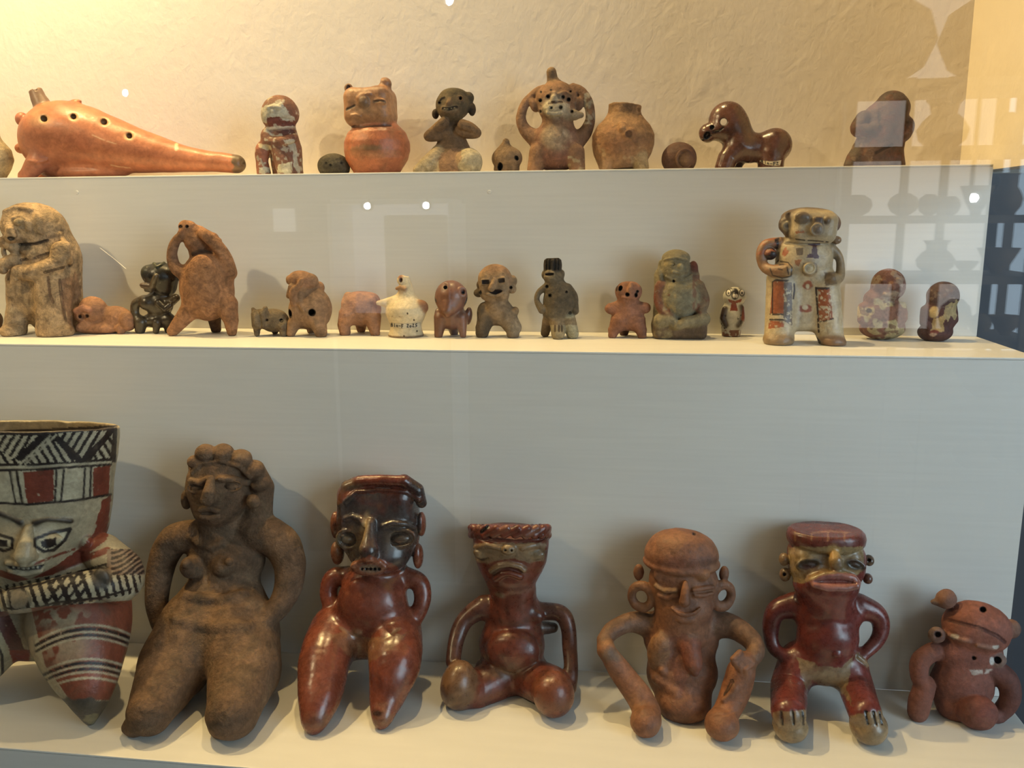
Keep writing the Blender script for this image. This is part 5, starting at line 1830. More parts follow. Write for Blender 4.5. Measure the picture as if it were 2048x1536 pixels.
def mid_bird():
    F = Fig('bird_whistle', 812, 674, 0.0, y0=0.085, vox=1.2, base=(222, 192, 146), wob=0.25)
    fb = F.fv(812, 0, 0)
    F.lathe(812, 0, [(553, 6), (566, 11), (580, 15), (592, 20), (602, 30), (614, 40), (626, 41), (638, 36), (647, 32), (656, 31), (663, 33), (fb - 2, 36), (fb + 2, 35)], asp=0.95, lean=0.0, k=4)
    F.ell(803, 560, 2, 9, 10, 10, k=6)
    F.cap([(790, 604, 6, 13), (768, 606, 8, 8), (757, 606, 8, 5)], k=7, part='wing:1')
    F.ell(842, 614, 6, 15, 14, 13, rot=-35, k=4, part='wing:2', c=(160, 104, 66))
    F.line([(794, 577), (802, 574), (810, 578)], 3.5, lift=0.5, k=2, part='beak', c=(166, 118, 80))
    F.hole(802, 560, 2.5, 5, c=(130, 90, 66), rv=4)
    F.pell(803, 580, 10, 7, (176, 130, 92), soft=0.4, amt=0.8, rough=0.3)
    F.pell(805, 590, 10, 9, (170, 150, 120), soft=0.6, amt=0.6, rough=0.4)
    F.pell(800, 553, 6, 5, (176, 120, 88), soft=0.5)
    F.pnoise((160, 120, 80), 5, 0.35, 0.5, 0.8, lambda U, V, p: np.exp(-(((U - 790) / 16) ** 2 + ((V - 630) / 9) ** 2) ** 2))
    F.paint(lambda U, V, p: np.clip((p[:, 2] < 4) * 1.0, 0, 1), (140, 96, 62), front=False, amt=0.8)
    for u, v in ((834, 662), (815, 627), (828, 640), (808, 672)):
        F.pell(u, v, 1.8, 1.8, (70, 44, 30))
    r = F.build(clay('cream_clay', 0.72, 0.24, 0.35, seed=48, speck=0.12), 'cream bird whistle with pointed head, stub wings and a paper label on its foot', 'whistle', GM)
    paper_label(F, r, [(780, 646), (800, 647), (825, 647), (841, 645)], [(781, 653), (800, 657), (825, 657), (841, 654)], 'Bln-F 2025', [(782, 653), (808, 655.5)], (836, 653.5), 6.5, PAPER, INK)


def mid_owl():
    F = Fig('owl_whistle', 903, 674, 0.0, y0=0.085, vox=1.15, base=(142, 86, 54), fine=0.3)
    F.ell(902, 594, 4, 33, 33, 30, k=6, part='head')
    F.ell(898, 614, 18, 20, 18, 18, k=8, part='head')
    F.cap([(896, 606, 26, 9), (893, 622, 32, 8), (894, 630, 28, 5)], k=5, part='beak')
    F.tor(890, 575, 22, 8, 2.6, yaw=-20, pitch=25, k=2, part='eye:1')
    F.hole(891, 575, 3.2, 8, c=(20, 12, 10))
    F.tor(925, 584, 20, 7, 2.4, yaw=30, pitch=15, asp=1.2, k=2, part='eye:2')
    F.hole(926, 585, 2.6, 6, c=(20, 12, 10))
    F.groove([(869, 585), (869, 595), (872, 602)], 2, 2, c=(40, 24, 18))
    F.groove([(934, 596), (932, 603), (930, 607)], 2.2, 2.4, c=(40, 24, 18))
    F.ell(905, 634, 0, 29, 26, 22, k=6)
    F.ell(937, 632, -2, 8, 18, 11, rot=-6, k=4, part='wing:1', c=(110, 64, 44))
    F.ell(876, 632, -2, 7, 16, 11, k=4, part='wing:2')
    F.cap([(882, 636, 10, 14), (877, F.fv(877, 14, 5), 14, 8)], k=5, part='leg:1')
    F.cap([(922, 636, 10, 14), (926, F.fv(926, 14, 5), 14, 7)], k=5, part='leg:2')
    F.cap([(906, 645, -14, 14), (908, F.fv(908, -26, 6), -26, 9)], k=5, part='tail')
    F.build(clay('owl_clay', 0.36, 0.36, 0.12, 0.5, coat=0.1, seed=49), 'reddish-brown owl whistle with ringed eyes and a bowed beak', 'whistle', GM)


def mid_big_head():
    F = Fig('standing_figurine', 1000, 674, 0.0, y0=0.09, vox=1.2, base=(164, 128, 90))
    F.dk = 5
    F.ell(990, 558, 0, 33, 30, 26, k=6, part='head', c=(168, 122, 84))
    F.box(989, 572, 4, 29, 30, 24, r=16, k=8, part='head')
    F.box(971, 564, 27, 9, 6, 3, r=2, rot=3, k=1.5, part='eye:1')
    F.box(971, 564, 31, 6.5, 3.5, 4, r=1.5, rot=3, op='sub', k=1, c=(60, 42, 30))
    F.box(1003, 561, 27, 8, 6, 3, r=2, rot=8, k=1.5, part='eye:2')
    F.box(1003, 561, 31, 5.5, 3.5, 4, r=1.5, rot=8, op='sub', k=1, c=(70, 50, 36))
    F.cap([(990, 560, 27, 4), (986, 570, 32, 6), (983, 577, 33, 7)], k=3, part='nose', c=(180, 138, 96))
    F.line([(976, 588), (992, 592), (1006, 586)], 4, lift=1, k=2, part='mouth')
    F.ell(992, 584, F.snap([(992, 584)])[0], 12, 4, 4, rot=6, op='sub', k=1.5, c=(64, 42, 32))
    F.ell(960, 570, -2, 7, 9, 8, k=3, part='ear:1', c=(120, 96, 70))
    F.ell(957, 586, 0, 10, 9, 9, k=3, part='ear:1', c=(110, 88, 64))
    F.hole(960, 585, 3.5, 8, c=(24, 18, 14))
    F.ell(1026, 562, -2, 8, 11, 8, k=3, part='ear:2')
    F.ell(1024, 578, 0, 9, 9, 9, k=3, part='ear:2')
    F.hole(1022, 575, 2.4, 5, c=(50, 34, 26))
    F.cap([(994, 600, 0, 22), (994, 612, 0, 25)], k=6)
    F.ell(996, 625, 0, 33, 26, 22, k=7)
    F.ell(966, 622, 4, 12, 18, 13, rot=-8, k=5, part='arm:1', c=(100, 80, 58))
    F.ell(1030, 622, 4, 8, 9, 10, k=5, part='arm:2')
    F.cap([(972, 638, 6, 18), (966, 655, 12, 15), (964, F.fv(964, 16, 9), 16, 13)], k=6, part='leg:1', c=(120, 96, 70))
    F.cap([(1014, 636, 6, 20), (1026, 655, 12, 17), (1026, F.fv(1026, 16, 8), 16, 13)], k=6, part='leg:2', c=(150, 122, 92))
    F.pell(1030, 658, 14, 14, (158, 134, 106), soft=0.4, rough=0.3)
    F.pell(998, 644, 6, 5, (170, 140, 110), soft=0.4)
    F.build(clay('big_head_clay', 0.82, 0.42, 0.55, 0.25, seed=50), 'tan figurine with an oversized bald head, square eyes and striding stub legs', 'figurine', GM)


def mid_tall_hat():
    F = Fig('standing_figurine', 1115, 676, 0.0, y0=0.088, vox=1.2, base=(116, 96, 70))
    HT = (74, 60, 46)
    F.lathe(1105, 0, [(516, 12), (520, 17), (530, 18), (542, 18), (548, 16)], k=3, part='hat', c=HT)
    for u in (1094, 1100, 1111, 1117):
        F.groove([(u, 518), (u - 0.5, 528), (u - 1, 538)], 1.8, 2.4, c=(36, 28, 22))
    F.ell(1106, 552, 2, 20, 14, 18, k=4, part='head', c=(132, 110, 80))
    F.line([(1091, 546), (1098, 543), (1106, 546)], 3, lift=1, k=2, part='mouth', c=(146, 122, 88))
    F.line([(1092, 553), (1100, 555), (1107, 551)], 3, lift=1, k=2, part='mouth', c=(146, 122, 88))
    F.groove([(1093, 549.5), (1105, 548.5)], 2, 2.4, c=(50, 36, 26))
    F.ell(1087, 549, 4, 4, 8, 6, k=2, part='ear:1')
    F.ell(1124, 548, 2, 5, 8, 7, k=2, part='ear:2')
    F.cap([(1108, 558, 0, 17), (1112, 575, 0, 22)], k=6)
    F.ell(1117, 604, 0, 31, 40, 28, k=7)
    F.ell(1112, 628, 4, 27, 18, 24, k=7)
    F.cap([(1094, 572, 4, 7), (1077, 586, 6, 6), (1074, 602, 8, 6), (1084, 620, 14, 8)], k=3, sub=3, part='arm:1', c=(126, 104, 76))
    F.cap([(1136, 575, -2, 8), (1148, 592, 0, 7), (1150, 612, 2, 7), (1150, 622, 4, 8)], k=4, sub=3, part='arm:2')
    F.hole(1094, 573, 2.6, 6, c=(24, 18, 14))
    F.hole(1100, 591, 2.8, 6, c=(24, 18, 14))
    F.hole(1140, 626, 2.2, 5, c=(30, 22, 16))
    F.hole(1133, 584, 1.8, 4, c=(40, 30, 22))
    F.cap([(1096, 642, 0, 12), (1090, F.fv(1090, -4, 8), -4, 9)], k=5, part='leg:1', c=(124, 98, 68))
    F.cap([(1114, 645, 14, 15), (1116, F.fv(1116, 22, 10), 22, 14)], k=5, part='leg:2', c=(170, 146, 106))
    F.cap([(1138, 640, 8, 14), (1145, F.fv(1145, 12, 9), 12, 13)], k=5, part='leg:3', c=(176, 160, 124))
    for u in (1110, 1118, 1124):
        F.groove([(u, 652), (u, 662)], 1.4, 1.3, c=(110, 86, 60))
    F.paint(lambda U, V, p: np.clip((V - 634 - 4 * vnoise(p, 10)) / 4, 0, 1) * (V < 650), (142, 112, 78), amt=0.8)
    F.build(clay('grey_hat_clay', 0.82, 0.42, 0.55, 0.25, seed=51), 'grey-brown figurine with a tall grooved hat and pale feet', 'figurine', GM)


def mid_person():
    F = Fig('standing_figurine', 1255, 674, 0.0, y0=0.095, vox=1.2, base=(164, 104, 72))
    F.ell(1257, 583, 2, 27, 22, 20, k=4, part='head')
    F.cut(1257, 562, 0, (0, 0, 1), k=3)
    F.ell(1257, 592, 4, 21, 16, 18, k=5, part='head')
    F.cap([(1256, 600, 0, 18), (1256, 612, 0, 19)], k=6)
    F.ell(1256, 634, 0, 27, 28, 22, k=7)
    F.cap([(1238, 616, 0, 15), (1222, 617, 2, 11), (1219, 617, 2, 9)], k=6, part='arm:1')
    F.cap([(1274, 616, 0, 15), (1290, 616, 2, 11), (1292, 615, 2, 9)], k=6, part='arm:2')
    F.cap([(1238, 645, 6, 19), (1228, 660, 10, 12), (1225, F.fv(1225, 14, 6), 14, 9)], k=7, part='leg:1')
    F.cap([(1274, 645, 6, 19), (1282, 660, 10, 12), (1284, F.fv(1284, 14, 6), 14, 9)], k=7, part='leg:2')
    F.cap([(1250, 648, -20, 12), (1248, F.fv(1248, -26, 6), -26, 9)], k=6, part='tail', c=(110, 66, 44))
    F.cap([(1262, 568, 18, 4), (1260, 576, 24, 5), (1258, 582, 24, 5)], k=3, part='nose', c=(182, 120, 80))
    F.hole(1241, 577, 3.2, 8, c=(24, 14, 12), rv=5, rot=-20)
    F.hole(1275, 583, 2, 6, c=(24, 14, 12))
    F.hole(1255, 589, 3.4, 8, c=(24, 14, 12))
    F.hole(1272, 590, 2.6, 8, c=(24, 14, 12), rv=4)
    F.groove([(1233, 580), (1234, 570), (1240, 566)], 1.8, 1.8, c=(60, 36, 26))
    F.line([(1246, 594), (1256, 596), (1266, 593)], 2.5, lift=0, k=2, part='mouth')
    F.build(clay('small_person_clay', 0.72, 0.37, 0.45, seed=52), 'plain reddish-tan flat-topped figurine with stub arms and three legs', 'figurine', GM)


def mid_seated():
    F = Fig('seated_figurine', 1360, 673, 0.0, y0=0.096, vox=1.3, base=(144, 126, 92))
    F.dk = 6
    RD = (132, 66, 46)
    F.box(1358, 658, -4, 53, 18, 36, r=12, k=6, c=(120, 92, 64))
    F.box(1352, 600, -14, 44, 66, 26, r=18, k=10)
    F.ell(1358, 595, 4, 46, 44, 34, k=10)
    F.ell(1358, 600, 16, 32, 38, 26, k=8, part='belly', c=(138, 126, 98))
    F.ell(1348, 578, 26, 12, 10, 10, k=5)
    F.ell(1378, 580, 24, 12, 10, 10, k=5)
    F.ell(1350, 536, 2, 29, 36, 28, k=6, part='head')
    F.ell(1352, 516, 0, 28, 17, 27, k=3, part='cap')
    F.line([(1328, 520), (1350, 515), (1374, 520)], 3, lift=0.5, k=2, part='cap')
    F.ell(1386, 540, -2, 10, 18, 12, k=4, part='ear:1', c=(126, 62, 46))
    F.ell(1326, 550, 4, 9, 14, 11, k=4, part='ear:2')
    F.line([(1322, 525), (1319, 540), (1322, 556)], 5, lift=0, k=3, part='ear:2')
    F.eye(1344, 529, 7, 5, part='eye:1', cb=(110, 96, 66))
    F.bump(1368, 527, 5, 4, 3, k=2, part='eye:2')
    F.bump(1360, 533, 6, 7, 6, sink=0.2, k=3, part='nose', c=(170, 148, 104))
    F.line([(1346, 544), (1360, 546), (1374, 542)], 3, lift=0.5, k=2, part='mouth')
    F.line([(1332, 553), (1346, 560), (1366, 560), (1382, 552)], 3, lift=0, k=2)
    F.hole(1348, 562, 2.2, 4, c=(40, 30, 24))
    # arms
    F.cap([(1322, 574, 12, 13), (1318, 600, 18, 11), (1326, 622, 26, 9), (1340, 632, 30, 7)], k=4, sub=2, part='arm:1', c=(130, 78, 54))
    F.cap([(1396, 574, 4, 14), (1406, 600, 8, 13), (1402, 622, 16, 11)], k=5, sub=2, part='arm:2', c=(130, 104, 76))
    # crossed legs
    F.cap([(1322, 642, 24, 16), (1340, 640, 30, 12), (1352, 652, 34, 8)], k=4, sub=2, part='leg:1')
    F.cap([(1406, 638, 16, 15), (1392, 642, 26, 13), (1368, 646, 34, 10), (1358, 652, 36, 7)], k=4, sub=2, part='leg:2')
    F.pnoise(RD, 16, 0.0, 0.2, 0.85, lambda U, V, p: ((U < 1340) & (V > 565) & (V < 625)).astype(float))
    F.pnoise((150, 132, 112), 9, 0.2, 0.4, 0.7, lambda U, V, p: ((U < 1340) & (V > 565) & (V < 625)).astype(float))
    F.pnoise(RD, 14, 0.1, 0.3, 0.6, lambda U, V, p: ((U > 1385) & (V > 550) & (V < 640)).astype(float))
    F.pnoise((176, 148, 96), 18, 0.1, 0.4, 0.7, lambda U, V, p: ((U < 1352) & (V > 520)).astype(float))
    F.build(clay('olive_clay', 0.77, 0.37, 0.50, 0.3, seed=53), 'olive-grey cross-legged seated figurine with hands on its belly and traces of red paint', 'figurine', GM)


def mid_tiny():
    F = Fig('tiny_figurine', 1465, 670, 0.0, y0=0.112, vox=0.95, base=(212, 198, 174), wob=0.4)
    BR, RR, DK = (86, 58, 44), (164, 70, 40), (44, 32, 28)
    F.ell(1469, 594, 0, 23, 20, 18, k=4, part='head')
    F.ell(1464, 634, 0, 25, 32, 19, k=6)
    F.ell(1462, 662, 0, 18, 10, 15, k=5, part='base')
    F.cap([(1462, 655, 0, 18), (1462, F.fv(1462, 0, 2), 0, 18)], k=4, part='base')
    F.cap([(1450, 618, 10, 6), (1446, 636, 14, 6), (1452, 650, 16, 5)], k=3, part='arm:1', c=BR)
    F.cap([(1482, 616, 8, 6), (1483, 636, 12, 6), (1476, 650, 14, 5)], k=3, part='arm:2', c=BR)
    F.bump(1469, 592, 4, 6, 5, k=2, part='nose')
    for u, n in ((1457, 1), (1484, 2)):
        F.pell(u, 585, 6, 8, DK)
        F.pell(u, 585, 3.6, 5.5, (220, 200, 176))
        F.pell(u, 586, 2, 3, DK)
    F.pell(1470, 588, 8, 12, DK)
    F.pell(1468, 592, 3, 4, (220, 200, 176))
    F.pell(1473, 592, 3, 4, (220, 200, 176))
    F.ppoly([(1456, 598), (1470, 602), (1484, 597), (1482, 604), (1468, 608), (1458, 604)], RR)
    F.ppoly([(1463, 606), (1472, 606), (1476, 622), (1460, 622)], RR)
    F.pline([(1450, 580), (1458, 575), (1464, 578)], 2.2, DK)
    F.pline([(1478, 577), (1486, 576), (1490, 584)], 2.2, DK)
    F.pnoise(DK, 5, 0.1, 0.2, 0.9, lambda U, V, p: (((U < 1454) | (U > 1475)) & (V > 628) & (V < 658)).astype(float))
    F.ppoly([(1444, 660), (1482, 660), (1482, 675), (1444, 675)], (150, 84, 56), wear=0.4)
    F.ppoly([(1486, 612), (1494, 612), (1490, 645), (1482, 640)], (150, 70, 40))
    F.build(clay('tiny_painted_clay', 0.35, 0.23, 0.10, 0.5, seed=54, speck=0.1), 'tiny white painted figurine with a red mouth band and dark ringed eyes', 'figurine', GM)


def mid_painted():
    F = Fig('standing_figurine', 1605, 686, 0.0, y0=0.072, vox=1.4, base=(196, 168, 126), wob=0.8)
    F.dk = 6
    OR, DK, CR, BRN = (176, 92, 46), (60, 42, 42), (204, 180, 138), (122, 96, 72)
    U = lambda x: 1500 + x / 5.12
    Vv = lambda y: 400 + y / 5.12
    # legs as one flared skirt-like body
    F.cap([(1566, 560, 4, 32), (1562, 620, 10, 30), (1558, F.fv(1558, 18, 14), 18, 29)], k=8, part='leg:1')
    F.ell(1557, F.fv(1557, 26, 8), 24, 30, 18, 30, k=6, part='leg:1', c=(168, 132, 88))
    F.cap([(1648, 570, 4, 30), (1654, 620, 10, 28), (1660, F.fv(1660, 18, 14), 18, 26)], k=8, part='leg:2')
    F.ell(1664, F.fv(1664, 26, 8), 24, 27, 16, 30, rot=-10, k=6, part='leg:2', c=(150, 108, 74))
    F.box(1606, 600, -2, 52, 62, 26, r=14, k=10)
    F.ell(1608, 522, 0, 56, 58, 38, k=10)
    F.ell(1605, 495, -4, 50, 30, 32, k=10)
    # head
    F.part = 'head'
    F.box(1624, 454, 4, 45, 33, 34, r=20, rot=-4, k=6)
    F.ell(1619, 438, -2, 56, 23, 36, rot=-3, k=5, c=BRN)
    F.ell(1640, 462, 18, 30, 24, 22, k=8)
    F.bump(1606, 434, 16, 11, 8, sink=0.3, rot=-6, k=2, part='eye:1', c=BRN)
    F.line([(1590, 440), (1600, 446), (1612, 444), (1620, 438)], 2.4, lift=0.5, k=1.5, part='eye:1', c=DK)
    F.bump(1654, 441, 7, 9, 6, sink=0.3, k=2, part='eye:2', c=BRN)
    F.box(1636, 445, 40, 9, 12, 6, r=4, k=3, part='nose', c=(104, 82, 72))
    F.ell(1634, 459, 42, 13, 13, 8, k=2, part='nose', c=(128, 106, 88))
    F.tor(1634, 459, 46, 11, 2.2, k=1.5, part='nose', c=(170, 146, 112))
    F.ell(1570, 455, 8, 12, 21, 12, rot=18, k=3, part='ear:1', c=(110, 84, 66))
    F.cap([(1576, 428, 14, 5), (1583, 450, 18, 6), (1585, 472, 18, 6)], k=2, part='ear:1', c=DK)
    F.tor(1574, 452, 18, 7, 2, k=1.5, part='ear:1', c=CR)
    F.ell(1672, 449, 4, 9, 14, 11, k=3, part='ear:2', c=(134, 92, 68))
    F.ell(1673, 480, 6, 10, 9, 11, k=3, part='ear:2', c=(156, 120, 86))
    F.part = 'body'
    F.groove([(1572, 486), (1600, 489), (1640, 489), (1668, 487)], 3, 3.5)
    F.ell(1556, 474, 20, 16, 14, 30, op='sub', k=6)
    # arms
    F.cap([(1560, 486, 0, 12), (1532, 490, 4, 11), (1522, 508, 8, 10), (1528, 532, 14, 10), (1545, 541, 26, 12), (1572, 541, 38, 14)], k=4, sub=3, part='arm:1', c=(160, 112, 74))
    F.ell(1576, 541, 40, 12, 13, 12, k=3, part='arm:1', c=(178, 146, 96))
    F.cap([(1660, 496, 0, 12), (1676, 512, 2, 9), (1681, 534, 6, 8), (1678, 556, 14, 9), (1662, 558, 26, 12)], k=4, sub=3, part='arm:2', c=(164, 134, 94))
    F.ell(1541, 508, 12, 13, 12, 12, k=3, part='arm:1', c=DK)  # dark lump fills the arm loop, standing for its shaded hole
    F.bump(1620, 537, 15, 15, 7, sink=0.4, k=3, part='navel', c=(176, 146, 108))
    F.tor(1619, 537, F.snap([(1619, 537)])[0], 10, 1.8, k=1, part='navel', c=DK)
    # arch under the skirt
    F.ell(1610, F.fv(1610, 20, 0), 10, 26, 22, 90, op='sub', k=4, c=(40, 28, 24))
    # --- paint
    F.ppoly([(U(230), Vv(840)), (U(260), Vv(815)), (U(350), Vv(820)), (U(345), Vv(1160)), (U(205), Vv(1165))], OR, wear=0.12)
    F.pline([(U(228), Vv(1160)), (U(230), Vv(840)), (U(262), Vv(818)), (U(390), Vv(822))], 2.6, DK, wear=0.1)
    F.ppoly([(U(230), Vv(835)), (U(262), Vv(812)), (U(385), Vv(815)), (U(388), Vv(838))], (84, 62, 52))
    F.pline([(U(210), Vv(1170)), (U(340), Vv(1172))], 3.5, DK, wear=0.35)
    F.pline([(U(205), Vv(1225)), (U(340), Vv(1228))], 3.5, DK, wear=0.35)
    F.ppoly([(U(195), Vv(1240)), (U(345), Vv(1240)), (U(345), Vv(1300)), (U(185), Vv(1320))], OR, wear=0.45)
    F.ppoly([(U(350), Vv(840)), (U(432), Vv(840)), (U(432), Vv(1290)), (U(345), Vv(1240))], (126, 104, 88), wear=0.3)
    F.pnoise(CR, 5, 0.12, 0.2, 0.9, lambda A, B, p: ((A > U(345)) & (A < U(436)) & (B > Vv(900)) & (B < Vv(1300))).astype(float))
    F.pline([(U(452), Vv(860)), (U(455), Vv(920)), (U(444), Vv(1010))], 3.6, (74, 50, 50))
    F.ppoly([(U(665), Vv(890)), (U(820), Vv(890)), (U(818), Vv(915)), (U(665), Vv(915))], (88, 66, 54))
    F.ppoly([(U(700), Vv(915)), (U(818), Vv(915)), (U(850), Vv(1220)), (U(700), Vv(1240))], OR, wear=0.15)
    F.pnoise((208, 186, 148), 4.5, 0.1, 0.2, 0.9, lambda A, B, p: ((A > U(690)) & (A < U(830)) & (B > Vv(930)) & (B < Vv(1350))).astype(float))
    F.pline([(U(676), Vv(900)), (U(690), Vv(1100)), (U(704), Vv(1350))], 4, DK, wear=0.5)
    F.pline([(U(720), Vv(1250)), (U(850), Vv(1215))], 3, DK, wear=0.4)
    F.ppoly([(U(590), Vv(450)), (U(720), Vv(440)), (U(716), Vv(462)), (U(684), Vv(466)), (U(690), Vv(550)), (U(712), Vv(580)), (U(700), Vv(600)), (U(580), Vv(590)), (U(588), Vv(560)), (U(630), Vv(545)), (U(640), Vv(468)), (U(596), Vv(462))], (106, 66, 70))
    F.ppoly([(U(465), Vv(495)), (U(540), Vv(488)), (U(545), Vv(560)), (U(480), Vv(570))], (134, 110, 86))
    F.pell(U(352), Vv(525), 3, 9, (188, 104, 62), rot=-25)
    F.pell(U(370), Vv(545), 3, 8, (188, 104, 62), rot=-35)
    F.ppoly([(U(455), Vv(615)), (U(530), Vv(610)), (U(500), Vv(680)), (U(465), Vv(660))], (182, 116, 72))
    F.ppoly([(U(540), Vv(640)), (U(680), Vv(640)), (U(690), Vv(740)), (U(560), Vv(775)), (U(530), Vv(740))], (140, 114, 84), wear=0.1)
    F.pell(1619, 537, 13, 12, (200, 176, 136), soft=0.2)
    F.ppoly([(U(760), Vv(740)), (U(870), Vv(740)), (U(890), Vv(860)), (U(770), Vv(880))], (134, 106, 76))
    F.pell(U(590), Vv(870), 11, 9, (172, 88, 54), rough=0.4)
    F.pell(U(590), Vv(885), 4, 5, CR)
    F.pell(U(575), Vv(1110), 12, 9, (168, 88, 58), rough=0.4)
    F.pell(U(565), Vv(1100), 6, 5, (206, 182, 146))
    F.ppoly([(U(460), Vv(320)), (U(560), Vv(310)), (U(560), Vv(335)), (U(470), Vv(345))], (190, 108, 56), wear=0.3)
    F.pline([(U(470), Vv(400)), (U(560), Vv(412)), (U(700), Vv(420)), (U(800), Vv(430))], 2.5, DK, wear=0.4)
    F.ppoly([(U(250), Vv(395)), (U(300), Vv(385)), (U(290), Vv(500)), (U(260), Vv(510))], DK, wear=0.2)
    F.pnoise((176, 92, 52), 6, 0.0, 0.2, 0.8, lambda A, B, p: ((A < U(270)) & (B < Vv(560)) & (B > Vv(380))).astype(float))
    F.pline([(U(205), Vv(700)), (U(230), Vv(770)), (U(330), Vv(800)), (U(420), Vv(780)), (U(430), Vv(690)), (U(390), Vv(640)), (U(310), Vv(628))], 2.4, DK)
    for a, b in (((225, 640), (240, 660)), ((300, 665), (345, 660)), ((290, 705), (330, 715)), ((270, 640), (290, 620)), ((380, 690), (395, 760))):
        F.pline([(U(a[0]), Vv(a[1])), (U(b[0]), Vv(b[1]))], 2.6, DK)
    F.pell(U(1557 * 5.12 - 1500 * 5.12), Vv(1425), 32, 10, (150, 116, 80), soft=0.4, rough=0.3, amt=0.7)
    F.build(clay('painted_slip_clay', 0.38, 0.26, 0.20, 0.45, seed=55, speck=0.12, patches=(((150, 122, 92), 90, 0.58, 0.66, 0.45),)), 'tall cream figurine painted with orange leg panels and dark outlines, arms akimbo', 'figurine', GM)


def mid_redhead():
    F = Fig('squat_figurine', 1764, 678, 0.0, y0=0.1, vox=1.3, base=(146, 92, 64))
    F.ell(1776, 570, 2, 33, 33, 28, k=6, part='head', c=(126, 76, 60))
    F.ell(1784, 578, 12, 24, 22, 20, k=6, part='head', c=(134, 84, 66))
    F.ell(1764, 628, 0, 47, 34, 34, k=8)
    F.ell(1764, 655, 0, 44, 24, 32, k=8)
    F.cap([(1750, 600, 2, 22), (1770, 596, 2, 22)], k=6)
    F.cap([(1726, 615, 8, 10), (1724, 640, 12, 9)], k=6, part='arm:1')
    F.cap([(1804, 612, 8, 9), (1806, 636, 10, 8)], k=6, part='arm:2')
    F.bump(1784, 572, 6, 8, 6, k=4, part='nose')
    F.line([(1770, 588), (1782, 590), (1794, 586)], 3, lift=0, k=2, part='mouth', c=(190, 150, 110))
    F.bump(1768, 562, 6, 4, 3, k=2, part='eye:1')
    F.bump(1796, 560, 5, 4, 3, k=2, part='eye:2')
    F.pnoise((186, 160, 104), 22, 0.0, 0.1, 0.9, lambda U, V, p: (V > 596) * 1.0)
    F.pnoise((160, 134, 110), 14, 0.12, 0.22, 0.7, lambda U, V, p: (V < 605) * 1.0)
    F.pnoise((116, 66, 44), 12, 0.22, 0.3, 0.7)
    F.pell(1738, 621, 6, 5, (66, 44, 32), rough=0.3)
    F.build(clay('flaking_red_clay', 0.72, 0.34, 0.45, 0.3, seed=56, speck=0.15), 'stout red-brown figurine with flaking cream patches, wider than its purple neighbour', 'figurine', GM)


def mid_purple():
    F = Fig('squat_figurine', 1872, 681, 0.0, y0=0.096, vox=1.3, base=(104, 62, 54))
    F.ell(1886, 592, 2, 31, 29, 26, k=6, part='head', c=(98, 68, 66))
    F.ell(1878, 632, 0, 34, 38, 27, rot=0, k=8)
    F.ell(1870, 664, 0, 33, 20, 28, k=8)
    F.cap([(1852, 620, 6, 10), (1848, 645, 12, 9), (1858, 655, 16, 7)], k=5, part='arm:1')
    F.cap([(1904, 618, 6, 8), (1908, 640, 10, 8), (1898, 652, 14, 7)], k=5, part='arm:2')
    F.bump(1892, 592, 5, 6, 5, k=3, part='nose')
    F.bump(1878, 584, 5, 3.5, 3, k=2, part='eye:1')
    F.bump(1904, 584, 4, 3.5, 3, k=2, part='eye:2')
    F.pell(1868, 625, 9, 11, (190, 154, 96), rough=0.25)
    F.ppoly([(1866, 640), (1894, 632), (1886, 650), (1888, 662), (1862, 662)], (186, 148, 88), rough=4)
    F.ppoly([(1890, 612), (1916, 600), (1914, 640), (1900, 630), (1896, 645), (1888, 636)], (180, 150, 98), rough=4)
    F.pnoise((140, 112, 96), 10, 0.2, 0.3, 0.7, lambda U, V, p: (V < 615) * 1.0)
    F.pell(1868, 664, 10, 4, (140, 56, 40), rough=0.3)
    F.pell(1866, 669, 7, 3, (190, 150, 120), rough=0.4)
    F.build(clay('purple_slip_clay', 0.67, 0.32, 0.40, 0.3, seed=57, speck=0.1), 'purple-brown hooded figurine with a flaked cream chest, leaning on its base', 'figurine', GM)


for f in (mid_edge, mid_robed, mid_lying, mid_dark, mid_drinker, mid_boar, mid_monkey, mid_saddle, mid_bird, mid_owl, mid_big_head, mid_tall_hat, mid_person, mid_seated, mid_tiny, mid_painted, mid_redhead, mid_purple):
    f()
# ------------------------------------------------------------------ top row
GT = 'small clay pieces on the top step'


def top_edge():
    F = Fig('clay_jar', -20, 350, H1, y0=D1 + 0.045, vox=1.8, base=(190, 160, 112))
    b = F.fv(-20, 0, 0)
    F.lathe(-20, 0, [(262, 16), (272, 17), (282, 22), (300, 38), (320, 43), (338, 38), (b + 2, 26)], k=4)
    F.lathe(-20, 0, [(255, 11), (270, 12), (282, 15), (290, 18)], op='sub', k=2)
    F.build(clay('pale_jar_clay', seed=60), 'pale tan round jar beside the orange ocarina', 'jar', GT)


